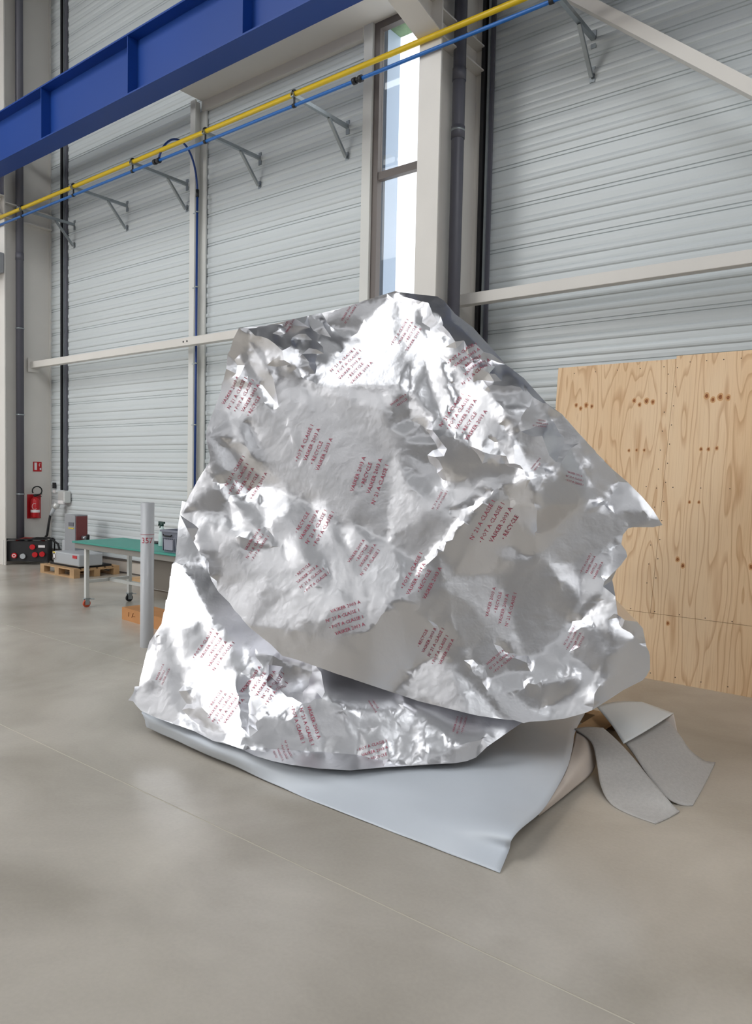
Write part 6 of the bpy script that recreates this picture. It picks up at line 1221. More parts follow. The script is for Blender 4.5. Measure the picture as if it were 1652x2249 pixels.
FOIL['skirt'] = [
-3946,2632,286,-3958,2605,245,-3932,2620,241,-3902,2625,218,-3863,2631,194,-3754,2668,164,-3638,2698,147,-3468,2708,144,-3461,2710,144,-3452,2709,143,-3361,2704,138,-3248,2685,140,-3095,2686,151,-3085,2688,150,-3019,2704,140,-2925,2697,135,-2797,2709,135,-2690,2737,135,-2620,2766,135,-2551,2795,135,
-2482,2840,135,-2412,2885,135,-2385,2925,135,-2334,2994,135,-2283,3063,135,-2216,3132,137,-2144,3195,144,-2083,3230,153,-2028,3275,158,-1985,3318,167,-1950,3351,185,-1901,3380,247,-1879,3436,271,-1854,3486,298,-1823,3527,328,-1791,3567,358,-1819,3618,409,-1833,3641,472,-1847,3663,536,-1912,3658,553,
-1978,3652,571,-2042,3641,591,-2103,3624,613,-2172,3618,632,-2243,3612,651,-2309,3597,673,-2369,3581,693,-2436,3573,711,-2504,3564,729,-2572,3555,747,-2641,3545,766,-2711,3534,786,-2781,3523,805,-2852,3511,825,-2924,3501,849,-2997,3489,873,-3071,3476,897,-3145,3463,922,-3219,3450,948,-3294,3435,973,
-3370,3420,1000,-3447,3404,1027,-3523,3387,1054,-3603,3380,1102,-3683,3373,1152,-3764,3365,1202,-3846,3356,1253,-3928,3346,1305,-4010,3335,1358,-4103,3305,1386,-4178,3260,1415,-4271,3228,1444,-4247,3196,1366,-4222,3163,1290,-4214,3154,1272,-4187,3129,1211,-4185,3127,1206,-4158,3099,1133,-4153,3096,1123,-4124,3066,1056,
-4125,3041,1027,-4081,2999,959,-4084,2995,956,-4042,2960,892,-4011,2921,826,-4010,2918,822,-4014,2913,818,-3981,2882,761,-3979,2876,752,-3981,2874,750,-3954,2839,683,-3956,2807,644,-3988,2773,572,-3972,2736,495,-3963,2723,470,-3941,2676,369,-3926,2657,319,-3927,2651,306,-3931,2644,293,-3937,2639,287,
-3952,2645,322,-4243,3192,1357,-3940,2800,621,-3953,2781,552,-3937,2742,492,-3932,2710,430,-3928,2679,368,-3794,2656,179,-3725,2680,164,-3656,2703,149,-3547,2695,153,-3378,2712,140,-3273,2700,146,-3152,2672,160,-2960,2734,135,-2893,2757,135,-2827,2779,135,-2762,2800,135,-2697,2822,135,-2633,2843,135,
-2570,2864,135,-2508,2885,135,-2446,2905,135,-2350,2977,135,-2314,3029,135,-2278,3082,135,-2236,3127,139,-2186,3161,148,-2140,3201,155,-2088,3231,166,-2041,3269,173,-1996,3311,179,-1905,3658,551,-1964,3653,566,-2024,3648,582,-2076,3625,603,-2137,3619,619,-2199,3613,636,-2263,3607,653,-2320,3591,673,
-2381,3577,692,-2446,3569,710,-2512,3561,728,-2579,3552,747,-2646,3543,766,-2714,3533,785,-2783,3523,805,-4071,3082,1029,-3967,3058,965,-3880,3045,901,-3830,3061,876,-3733,3003,778,-3658,2997,731,-3593,2997,683,-3534,2985,637,-3442,2943,547,-3422,2893,450,-3499,2870,440,-3579,2849,430,-3722,2823,465,
-3797,2828,536,-3872,2832,609,-4185,3165,1261,-4115,3163,1188,-4052,3165,1116,-3986,3164,1045,-4117,3061,1042,-4057,3071,1025,-3848,3168,952,-3768,3168,901,-3691,3169,850,-3612,3171,801,-3533,3172,752,-3456,3173,705,-3382,3181,672,-3306,3187,639,-3219,3105,555,-3313,3045,550,-3393,3043,593,-3475,3042,637,
-3669,3005,742,-3753,3018,802,-3965,3056,963,-3823,2824,552,-3773,2817,495,-3728,2811,438,-3798,2779,454,-3898,2783,556,-3922,2808,620,-3806,2885,669,-3742,2940,698,-3630,2957,626,-3633,2890,524,-3737,2851,542,-3770,2867,605,-3809,2760,433,-3726,2810,433,-3667,2805,364,-3577,2776,309,-3499,2754,251,
-3395,2739,208,-3290,2720,168,-3421,2743,171,-3539,2753,183,-3678,2732,235,-3720,2741,300,-3763,2750,367,-3718,2804,413,-3490,2880,453,-3410,2917,474,-3337,2890,425,-3267,2865,377,-3213,2829,327,-3160,2794,280,-3116,2767,230,-3063,2732,186,-3094,2711,167,-3172,2719,195,-3265,2731,223,-3362,2744,251,
-3460,2756,281,-3557,2783,318,-3650,2803,360,-3490,3026,637,-3417,3028,592,-3365,2997,536,-3317,2969,481,-3284,2953,422,-3236,2925,370,-3191,2886,320,-3139,2842,276,-3104,2812,226,-3037,2754,192,-3006,2729,143,-3017,2706,139,-3065,2737,194,-3126,2780,245,-3176,2814,302,-3236,2855,358,-3313,2904,427,
-3381,2944,502,-3430,2980,570,-3456,3044,625,-3382,3043,588,-3258,3051,503,-3195,3047,461,-3132,2979,414,-3081,2922,366,-3031,2866,320,-3038,2826,289,-3122,2871,319,-3207,2916,351,-3271,2955,411,-3312,2973,481,-3381,3006,553,-3122,3162,506,-3061,3180,404,-2886,2982,375,-3108,3142,345,-3154,3120,393,
-3192,3052,460,-3256,3052,504,-3132,3172,530,-3050,3187,487,-3048,3186,419,-3042,3181,353,-2854,2986,368,-3094,3173,468,-3054,2915,356,-3165,3101,400,-3091,3154,349,-2843,2975,347,-2868,2912,293,-2929,2884,299,-2996,2862,302,-3196,2896,331,-2992,2858,299,-2927,2883,294,-2866,2910,289,-2816,2914,249,
-2767,2918,210,-2720,2923,171,-2670,2923,135,-2584,2913,135,-2501,2904,135,-2420,2894,135,-2490,2849,135,-2559,2804,135,-2629,2775,135,-2699,2745,135,-2776,2733,135,-2854,2719,135,-2934,2706,135,-3004,2733,143,-3035,2759,195,-3105,2820,230,-3143,2851,283,-3003,3215,504,-2883,3146,445,-2774,3079,428,
-2715,3064,392,-2666,3061,352,-2604,3059,290,-2544,3056,229,-2518,3033,167,-2445,2953,135,-2566,2990,142,-2617,2986,180,-2675,2987,216,-2727,2982,256,-2781,2977,296,-2835,2970,337,-2962,3100,359,-3046,3185,406,-3034,3246,561,-2958,3274,555,-2883,3302,549,-2818,3326,534,-2748,3343,522,-2676,3356,511,
-2610,3376,497,-2546,3396,484,-2471,3320,423,-2400,3250,364,-2473,3200,360,-2545,3150,357,-2621,3086,355,-2650,3062,330,-2696,3066,382,-2761,3090,428,-2844,3135,472,-2936,3188,516,-2642,3071,349,-2583,3109,353,-2532,3154,353,-2474,3193,356,-2417,3231,360,-2339,3212,286,-2401,3172,282,-2465,3134,277,
-2530,3096,272,-2586,3085,310,-2480,3412,477,-2414,3428,471,-2352,3448,463,-2288,3463,457,-2229,3484,448,-2165,3510,438,-2101,3534,429,-2035,3554,421,-1969,3571,414,-1908,3596,404,-1841,3609,399,-1863,3549,359,-1884,3490,319,-1938,3395,283,-1988,3340,261,-2038,3287,239,-2100,3294,271,-2165,3304,302,
-2221,3298,324,-2278,3294,346,-2333,3285,370,-2398,3315,409,-2468,3352,447,-2528,3094,268,-2467,3136,280,-2405,3177,292,-2346,3220,303,-2278,3253,300,-2207,3280,299,-2182,3224,234,-2167,3185,163,-2234,3135,146,-2291,3073,135,-2330,3022,135,-2368,2972,135,-2407,2922,135,-2498,3028,139,-2519,3047,188,
-2490,3087,234,-2431,3131,256,-2399,3113,199,-2451,3079,195,-2403,3098,177,-2379,3145,232,-2282,3139,172,-2298,3082,135,-2278,3233,270,-2257,3195,223,-2240,3164,175,-2281,3157,191,-2310,3185,238,-2273,3227,260,-2227,3266,298,-2198,3236,251,-2167,3204,206,-2202,3171,170,-2237,3199,215,-2205,3277,295,
-2124,3287,265,-1987,3340,259,-1934,3388,281,-1960,3343,185,-2028,3276,163,-2085,3233,163,-2148,3199,159,-2170,3229,230,-2122,3306,287,-2065,3307,264,-2064,3263,215,-2095,3267,231,-3945,2694,407,-3959,2793,597,-3898,2757,503,-3885,2729,440,-3870,2699,377,-3876,2679,321,-3822,2715,349,-3751,2722,286,
-3679,2727,225,-3611,2742,193,-3521,2739,171,-3425,2730,153,-3314,2706,145,-3480,2708,145,-3565,2691,154,-3679,2695,152,-3755,2669,167,-3862,2634,197,-3931,2626,251,-3890,2761,504,-3765,2749,368,-3725,2740,303,-3685,2731,239,-3746,2726,291,-3806,2720,343,-3845,2739,424,-3874,2695,372,-3843,2729,405,
-3803,2717,330,-3908,2661,308,-4226,3221,1391,-4153,3269,1397,-4191,3218,1355,-4164,3242,1371,-4116,3275,1359,-4060,3306,1349,-4139,3215,1304,-4121,3252,1332,-4078,3286,1328,-4028,3300,1308,-3988,3332,1334,-4167,3185,1278,-4115,3224,1287,-4091,3243,1284,-4056,3274,1284,-4004,3297,1281,-3957,3313,1269,-3900,3341,1271,
-4129,3186,1246,-4089,3217,1241,-4042,3254,1235,-3989,3279,1234,-3946,3301,1238,-3905,3317,1233,-4086,3187,1188,-4048,3215,1180,-3992,3247,1184,-3952,3272,1193,-3908,3293,1191,-3869,3315,1199,-3814,3343,1204,-4135,3122,1143,-4079,3162,1143,-4043,3197,1147,-3991,3221,1142,-3954,3241,1144,-3934,3267,1169,-3887,3289,1168,
-3829,3314,1164,-3770,3337,1158,-3744,3355,1169,-4092,3139,1122,-4026,3187,1116,-3951,3218,1105,-3936,3242,1130,-3860,3265,1107,-3831,3293,1131,-3785,3303,1112,-3731,3344,1139,-3700,3353,1129,-3648,3372,1123,-4109,3099,1083,-4045,3140,1072,-4012,3175,1085,-3973,3195,1085,-3918,3216,1074,-3880,3242,1086,-3827,3272,1092,
-3798,3276,1077,-3759,3306,1096,-3696,3328,1083,-3637,3355,1084,-4047,3110,1042,-4017,3137,1044,-3934,3188,1042,-3876,3207,1025,-3844,3236,1048,-3787,3253,1031,-3748,3278,1041,-3692,3311,1052,-3647,3329,1049,-3625,3348,1063,-3553,3375,1055,-4090,3037,1005,-4020,3056,994,-3986,3091,996,-3963,3122,1001,-3923,3161,1000,
-3884,3185,990,-3841,3205,995,-3812,3227,1008,-3746,3262,1015,-3724,3275,1019,-3658,3307,1020,-3617,3321,1013,-3562,3347,1015,-3529,3370,1029,-3468,3386,1012,-4027,3028,965,-3941,3089,967,-3906,3102,952,-3884,3136,959,-3802,3209,974,-3750,3231,967,-3710,3243,957,-3660,3278,975,-3620,3301,982,-3579,3321,986,
-3521,3335,967,-3486,3366,992,-3439,3381,983,-3399,3404,994,-3999,2993,908,-3971,3010,912,-3923,3052,933,-3883,3071,919,-3867,3107,930,-3839,3134,926,-3790,3181,927,-3761,3192,923,-3712,3219,925,-3672,3246,936,-3632,3257,924,-3578,3294,942,-3533,3310,936,-3485,3328,930,-3439,3360,949,-3403,3372,943,
-3359,3387,937,-3322,3410,951,-3271,3433,953,-3961,2986,878,-3920,3004,876,-3815,3096,887,-3786,3118,883,-3706,3186,882,-3673,3211,890,-3621,3238,891,-3590,3261,902,-3537,3282,897,-3495,3312,911,-3450,3326,903,-3418,3349,917,-3355,3380,923,-3318,3392,918,-3286,3407,921,-3237,3426,921,-3968,2950,838,
-3920,2977,844,-3869,2999,842,-3819,3020,842,-3801,3056,854,-3765,3091,852,-3737,3106,842,-3711,3154,853,-3618,3217,863,-3584,3226,851,-3545,3250,857,-3490,3274,854,-3456,3301,871,-3417,3320,872,-3383,3341,881,-3333,3361,879,-3265,3382,867,-3239,3404,887,-3192,3419,880,-3149,3446,896,-3101,3464,895,
-3968,2921,802,-3927,2938,800,-3862,2976,810,-3845,2989,817,-3765,3046,826,-3731,3072,819,-3700,3110,820,-3646,3149,809,-3587,3192,810,-3532,3231,825,-3492,3257,832,-3446,3280,834,-3397,3295,824,-3355,3318,829,-3340,3333,842,-3273,3354,830,-3239,3384,855,-3200,3397,849,-3162,3416,855,-3107,3437,855,
-3069,3453,857,-2963,3488,851,-3964,2904,778,-3912,2931,782,-3871,2943,773,-3830,2958,770,-3780,2987,777,-3710,3034,783,-3678,3082,789,-3655,3105,789,-3604,3147,781,-3584,3171,783,-3541,3201,793,-3516,3218,798,-3454,3242,790,-3401,3269,792,-3357,3285,786,-3330,3309,802,-3289,3331,806,-3235,3352,804,
-3204,3361,797,-3152,3388,806,-3110,3409,812,-3071,3434,827,-3032,3440,815,-2989,3468,833,-2927,3484,822,-2888,3504,834,-3920,2899,748,-3870,2923,749,-3831,2927,732,-3782,2956,740,-3748,2981,755,-3623,3071,747,-3602,3090,746,-3561,3138,749,-3487,3195,751,-3471,3211,762,-3419,3243,769,-3388,3252,763,
-3338,3277,763,-3299,3295,764,-3244,3327,773,-3201,3344,771,-3152,3366,773,-3113,3384,776,-3071,3411,791,-3037,3413,774,-2984,3449,800,-2933,3461,789,-2890,3477,790,-2865,3496,807,-2806,3510,797,-3910,2873,708,-3861,2892,705,-3819,2914,708,-3787,2934,715,-3737,2958,716,-3683,2976,712,-3626,3023,721,
-3589,3054,717,-3567,3081,719,-3510,3123,708,-3488,3156,714,-3410,3210,723,-3369,3222,714,-3331,3250,725,-3294,3268,725,-3244,3288,722,-3188,3315,725,-3159,3347,750,-3135,3353,744,-3071,3379,744,-3047,3397,757,-3004,3415,759,-2957,3426,748,-2919,3451,765,-2865,3473,770,-2812,3487,762,-2767,3503,764,
-3920,2840,662,-3873,2865,674,-3746,2921,677,-3709,2954,684,-3661,2964,670,-3626,2987,694,-3572,3024,690,-3544,3039,681,-3511,3097,692,-3481,3121,688,-3439,3154,684,-3333,3228,700,-3296,3231,682,-3238,3268,694,-3217,3278,694,-3151,3309,697,-3121,3331,707,-3075,3344,699,-3046,3373,722,-3003,3378,704,
-2946,3403,708,-2927,3425,730,-2868,3445,727,-2833,3463,735,-2777,3477,726,-2739,3497,738,-2702,3511,742,-2661,3528,748,-2613,3536,737,-3891,2840,638,-3818,2858,622,-3791,2878,644,-3732,2904,632,-3714,2923,646,-3670,2954,653,-3628,2966,650,-3583,2983,661,-3531,3013,660,-3472,3082,659,-3437,3113,657,
-3399,3143,656,-3361,3162,650,-3301,3215,667,-3248,3226,651,-3224,3253,669,-3174,3276,669,-3123,3308,679,-3103,3321,684,-3046,3335,671,-3003,3357,676,-2963,3381,686,-2927,3402,697,-2864,3418,685,-2849,3433,699,-2786,3455,697,-2742,3469,695,-2715,3479,696,-2678,3503,716,-2615,3517,705,-2588,3533,718,
-2536,3553,725,-3920,2785,581,-3872,2817,586,-3834,2839,590,-3803,2853,599,-3701,2909,613,-3657,2926,601,-3585,2959,612,-3421,3071,621,-3402,3105,634,-3365,3121,626,-3341,3151,634,-3276,3183,622,-3245,3200,624,-3198,3227,628,-3172,3247,636,-3111,3268,627,-3092,3281,631,-3046,3315,646,-3005,3337,650,
-2958,3353,647,-2927,3377,661,-2867,3388,645,-2836,3413,663,-2798,3433,671,-2758,3446,669,-2719,3463,674,-2685,3474,673,-2642,3495,683,-2598,3512,689,-2556,3515,672,-2514,3531,678,-2470,3558,701,-3849,2815,562,-3756,2855,569,-3714,2880,575,-3669,2904,574,-3629,2928,578,-3584,2945,587,-3534,2956,585,
-3503,2971,597,-3359,3083,601,-3313,3098,588,-3290,3138,598,-3241,3150,588,-3212,3185,605,-3165,3216,595,-3140,3232,599,-3088,3259,604,-3044,3277,601,-2996,3301,603,-2978,3327,623,-2934,3348,627,-2883,3364,621,-2836,3379,616,-2797,3399,623,-2765,3413,625,-2721,3440,641,-2672,3456,639,-2641,3473,648,
-2590,3489,647,-2548,3500,642,-2514,3516,652,-2477,3534,664,-2421,3544,653,-2406,3561,675,-3846,2786,513,-3818,2808,522,-3685,2868,530,-3584,2925,556,-3546,2932,554,-3500,2949,565,-3407,2990,560,-3333,3029,555,-3300,3063,564,-3259,3084,558,-3207,3147,570,-3161,3186,565,-3138,3208,570,-3102,3226,572,
-3014,3275,584,-2965,3296,582,-2934,3313,575,-2901,3338,595,-2844,3353,584,-2822,3369,595,-2759,3394,597,-2733,3412,608,-2690,3423,601,-2634,3445,605,-2594,3466,614,-2576,3475,617,-2530,3496,629,-2489,3500,613,-2434,3530,636,-2406,3528,620,-2369,3551,639,-2327,3566,646,-2294,3583,642,-3860,2762,478,
-3823,2787,494,-3729,2836,502,-3688,2846,490,-3644,2872,511,-3588,2886,501,-3527,2904,506,-3491,2923,524,-3321,3007,526,-3183,3126,532,-3163,3139,527,-3085,3208,542,-3055,3218,539,-3014,3235,539,-2845,3327,548,-2809,3343,552,-2779,3364,565,-2725,3389,572,-2688,3400,569,-2661,3411,571,-2599,3432,570,
-2568,3444,573,-2540,3462,574,-2484,3484,582,-2450,3498,591,-2403,3520,604,-2373,3523,595,-2320,3549,613,-2290,3564,608,-2258,3580,602,-2219,3594,608,-3858,2749,454,-3781,2795,467,-3688,2834,464,-3643,2848,462,-3590,2867,469,-3548,2884,481,-3493,2903,493,-3452,2912,497,-3293,3004,494,-3270,3030,497,
-3227,3073,505,-3216,3096,500,-3164,3131,493,-3144,3146,505,-3084,3178,510,-2908,3238,533,-2861,3247,520,-2838,3287,527,-2804,3298,519,-2687,3376,537,-2664,3385,537,-2626,3405,547,-2573,3424,548,-2533,3444,543,-2490,3468,560,-2448,3483,564,-2419,3488,557,-2364,3509,569,-2326,3518,566,-2302,3535,572,
-2258,3571,588,-2234,3573,571,-2185,3592,587,-2139,3605,592,-2115,3613,597,-3789,2758,410,-3752,2789,422,-3654,2837,438,-3567,2862,448,-3461,2882,444,-3356,2931,463,-3330,2944,458,-3255,3007,464,-3240,3036,475,-3162,3094,463,-3157,3128,457,-3015,3199,482,-2990,3206,478,-2888,3171,502,-2854,3187,495,
-2829,3235,504,-2802,3277,510,-2748,3286,498,-2736,3311,505,-2699,3325,500,-2649,3368,506,-2569,3398,508,-2536,3425,519,-2510,3443,531,-2458,3462,535,-2422,3468,527,-2394,3483,536,-2353,3501,548,-2308,3513,545,-2264,3535,540,-2224,3558,539,-2202,3568,548,-2150,3582,550,-2126,3594,563,-2075,3609,570,
-3840,2719,380,-3791,2748,391,-3737,2774,381,-3716,2789,385,-3591,2827,394,-3574,2837,408,-3512,2846,409,-3463,2858,413,-3400,2878,426,-3286,2984,438,-3225,3009,438,-3176,3013,435,-3176,3070,427,-3154,3124,417,-3131,3141,424,-3090,3170,426,-3007,3199,431,-2890,3156,472,-2815,3189,482,-2774,3198,471,
-2750,3255,485,-2718,3252,472,-2683,3289,477,-2647,3317,479,-2580,3378,488,-2508,3407,482,-2440,3441,498,-2389,3457,499,-2352,3481,504,-2324,3488,501,-2274,3517,522,-2240,3539,525,-2202,3552,514,-2175,3566,530,-2132,3573,523,-2085,3584,525,-2059,3602,531,-2026,3630,546,-1989,3641,549,-3919,2669,343,
-3712,2768,343,-3561,2822,381,-3493,2828,378,-3473,2840,391,-3396,2850,389,-3348,2875,408,-3300,2883,408,-3290,2914,412,-3230,2976,414,-3186,2985,415,-3101,3023,407,-3101,3154,379,-3008,3194,395,-2791,3146,459,-2762,3178,459,-2734,3185,450,-2710,3228,459,-2674,3233,448,-2646,3268,455,-2601,3303,457,
-2580,3329,463,-2529,3351,458,-2499,3368,465,-2446,3414,467,-2387,3429,462,-2311,3470,474,-2275,3491,486,-2238,3505,478,-2211,3524,483,-2189,3547,497,-2147,3550,483,-2100,3567,495,-2059,3578,494,-2022,3606,508,-1990,3626,514,-1944,3639,521,-1903,3646,518,-1880,3647,512,-3883,2666,294,-3840,2691,302,
-3751,2735,320,-3722,2755,329,-3686,2771,320,-3610,2772,337,-3580,2800,348,-3510,2807,351,-3474,2814,357,-3400,2826,359,-3368,2846,377,-3306,2855,375,-3184,2955,388,-3059,2977,398,-3026,2987,403,-2949,3131,382,-2870,3108,410,-2710,3149,425,-2684,3167,422,-2664,3212,434,-2644,3231,436,-2608,3251,433,
-2568,3287,437,-2543,3301,436,-2420,3349,438,-2394,3383,442,-2363,3420,449,-2327,3440,451,-2251,3484,458,-2155,3535,458,-2112,3546,460,-2077,3563,476,-2026,3588,483,-2008,3595,479,-1968,3615,477,-1927,3630,491,-1878,3638,486,-1857,3648,501,-3898,2645,261,-3863,2661,260,-3806,2694,275,-3785,2707,284,
-3684,2753,280,-3665,2773,295,-3497,2777,311,-3473,2795,332,-3414,2807,337,-3359,2808,328,-3320,2828,346,-3253,2838,343,-3047,2939,370,-3011,2942,368,-2966,2973,385,-2934,2983,387,-2901,3076,374,-2804,3027,394,-2768,3049,401,-2703,3093,398,-2681,3148,412,-2649,3174,411,-2612,3189,403,-2587,3219,409,
-2567,3240,412,-2538,3263,415,-2492,3272,405,-2451,3300,406,-2362,3368,417,-2318,3406,427,-2287,3408,420,-2254,3423,418,-2212,3461,426,-2185,3495,434,-2084,3545,446,-2044,3567,449,-2007,3576,450,-1975,3592,448,-1933,3612,447,-1904,3623,460,-1856,3636,471,-3877,2641,229,-3816,2671,235,-3767,2695,238,
-3736,2707,235,-3704,2730,258,-3663,2757,263,-3614,2779,255,-3555,2774,266,-3397,2775,294,-3362,2796,315,-3307,2800,311,-3275,2815,322,-3205,2859,328,-3079,2886,334,-3032,2894,338,-3009,2915,348,-2978,2925,349,-2924,2956,363,-2818,3008,376,-2764,3026,365,-2741,3044,376,-2660,3081,377,-2650,3108,381,
-2611,3160,389,-2581,3174,383,-2560,3193,385,-2512,3231,389,-2477,3233,379,-2465,3269,395,-2411,3284,388,-2375,3280,391,-2344,3336,390,-2316,3344,386,-2281,3362,388,-2242,3390,392,-2213,3419,398,-2176,3452,403,-2149,3456,394,-2113,3504,411,-2075,3511,402,-2060,3534,413,-2021,3539,405,-1986,3558,408,
-1937,3585,409,-1884,3615,434,-1828,3630,441,-3821,2653,199,-3775,2675,202,-3752,2693,220,-3627,2753,222,-3571,2760,242,-3400,2748,261,-3345,2763,272,-3315,2770,276,-3263,2796,298,-3223,2792,287,-3006,2889,327,-2980,2905,333,-2926,2928,335,-2897,2932,326,-2858,2959,345,-2819,2985,342,-2782,3003,343,
-2747,3025,350,-2705,3038,339,-2570,3143,363,-2441,3230,367,-2362,3268,371,-2307,3316,366,-2271,3337,369,-2239,3358,369,-2214,3372,367,-2179,3407,375,-2149,3434,380,-2117,3441,371,-2092,3473,382,-2048,3495,383,-2027,3512,389,-1980,3542,395,-1953,3559,398,-1919,3559,384,-1885,3596,395,-3702,2693,170,
-3672,2713,186,-3580,2760,195,-3492,2749,219,-3315,2756,260,-3264,2765,263,-3218,2782,275,-3139,2817,268,-2967,2872,302,-2903,2919,309,-2856,2934,311,-2830,2949,306,-2751,2998,305,-2703,3022,308,-2677,3045,327,-2544,3117,319,-2511,3144,329,-2475,3165,329,-2449,3181,329,-2399,3216,334,-2375,3228,337,
-2344,3247,337,-2301,3279,343,-2232,3317,341,-2201,3341,342,-2181,3378,357,-2148,3379,344,-2119,3401,346,-2083,3446,361,-2039,3456,354,-2023,3475,362,-1977,3494,361,-1943,3510,359,-1916,3527,361,-1853,3578,377,-1813,3587,379,-3479,2753,170,-3343,2736,220,-3256,2745,239,-3195,2746,230,-3183,2760,244,
-3038,2803,257,-3010,2820,261,-2971,2843,263,-2940,2870,280,-2898,2891,280,-2828,2934,285,-2794,2953,278,-2755,2984,282,-2727,3001,289,-2683,3019,283,-2660,3039,299,-2557,3097,302,-2503,3126,295,-2434,3168,301,-2405,3190,309,-2372,3213,316,-2302,3249,306,-2274,3271,314,-2249,3280,316,-2167,3328,319,
-2144,3360,330,-2112,3377,328,-2074,3401,328,-2048,3413,328,-2008,3438,333,-1982,3452,335,-1952,3485,346,-1926,3503,347,-1888,3526,350,-1847,3543,344,-1823,3548,345,-3338,2729,174,-3297,2727,193,-3224,2724,210,-3167,2739,217,-3128,2743,211,-3080,2767,217,-3011,2795,226,-2985,2823,245,-2934,2848,242,
-2910,2862,246,-2864,2891,253,-2791,2927,243,-2758,2953,247,-2701,2991,249,-2660,3018,261,-2616,3042,269,-2584,3052,261,-2553,3085,277,-2486,3125,275,-2442,3143,277,-2382,3184,283,-2359,3195,279,-2318,3226,289,-2116,3328,299,-2068,3362,300,-2052,3387,311,-2011,3410,315,-1991,3414,312,-1933,3432,309,
-1922,3471,324,-1855,3514,320,-3223,2715,176,-3129,2728,195,-3004,2787,211,-2963,2801,198,-2952,2820,216,-2899,2845,209,-2880,2864,225,-2820,2887,209,-2793,2915,231,-2761,2933,224,-2737,2953,228,-2698,2981,227,-2677,2997,237,-2640,3012,232,-2588,3036,234,-2518,3082,240,-2455,3119,254,-2388,3156,252,
-2354,3177,252,-2330,3201,262,-2208,3251,273,-2188,3269,276,-2160,3286,277,-2056,3339,281,-2007,3374,290,-1985,3370,280,-1921,3412,287,-3037,2736,168,-2990,2777,187,-2941,2800,178,-2914,2814,175,-2879,2845,192,-2839,2867,192,-2813,2884,195,-2744,2928,202,-2700,2953,193,-2642,2984,192,-2601,3017,214,
-2560,3031,201,-2506,3072,213,-2424,3107,216,-2332,3174,233,-2292,3178,223,-2250,3217,242,-2151,3258,249,-2125,3271,249,-2081,3282,247,-1947,3374,271,-3057,2703,150,-2990,2752,155,-2952,2776,155,-2914,2795,147,-2880,2818,149,-2838,2842,149,-2805,2862,150,-2778,2883,161,-2750,2905,170,-2670,2958,169,
-2646,2971,174,-2560,3015,175,-2540,3029,179,-2502,3049,173,-2472,3063,180,-2366,3122,203,-2331,3153,206,-2258,3179,206,-2107,3245,215,-1985,3334,233,-1968,3347,227,-1941,3371,240,-2969,2709,135,-2868,2773,135,-2793,2861,138,-2744,2889,135,-2703,2902,135,-2642,2941,135,-2605,2967,147,-2546,3006,149,
-2482,3049,164,-2433,3064,163,-2371,3100,166,-2338,3112,173,-2307,3135,174,-2199,3186,186,-2151,3213,194,-2126,3221,191,-2090,3239,193,-2030,3285,202,-1979,3333,206,-2766,2770,135,-2677,2854,135,-2552,2940,135,-2511,2957,135,-2460,2995,135,-2445,3043,136,-2399,3054,135,-2380,3070,135,-2332,3104,154,
-2291,3114,152,-2260,3135,154,-2591,2787,135,-2529,2871,135,-3710,2809,413,-3429,2906,470,-3138,3128,377,-2463,2899,135,-2980,2728,135,-2626,3080,351,-2634,3074,344,-2354,3215,301,-2171,3200,202,-2062,3290,252,-2062,3285,248,-2110,3288,260,-2118,3299,278,-3952,2789,574,-3922,2650,297,-3811,2650,182,
]
PRINT.append(('skirt', (-3.563, 2.939, 0.569), (0.19, 0.585, 0.788), (0.518, -0.742, 0.426), 0.257, 5))
PRINT.append(('skirt', (-3.168, 2.994, 0.422), (0.002, 0.751, 0.66), (0.562, -0.547, 0.62), 0.276, 5))
PRINT.append(('skirt', (-3.301, 2.793, 0.301), (0.175, 0.616, 0.768), (0.423, -0.752, 0.506), 0.239, 5))
PRINT.append(('skirt', (-2.793, 2.95, 0.274), (0.555, -0.111, -0.824), (0.523, -0.725, 0.449), 0.269, 3))
PRINT.append(('skirt', (-2.828, 2.806, 0.141), (0.711, -0.233, -0.663), (0.458, -0.562, 0.689), 0.153, 4))
PRINT.append(('skirt', (-2.413, 3.091, 0.177), (0.701, 0.667, 0.251), (0.424, -0.674, 0.605), 0.206, 3))
PRINT.append(('skirt', (-3.81, 2.745, 0.402), (0.064, 0.472, 0.88), (0.581, -0.734, 0.351), 0.147, 3))
PRINT.append(('skirt', (-2.524, 3.205, 0.379), (0.719, -0.093, -0.688), (0.475, -0.657, 0.585), 0.128, 2))
PRINT.append(('skirt', (-2.076, 3.389, 0.321), (-0.108, 0.611, 0.785), (0.402, -0.695, 0.596), 0.138, 3))

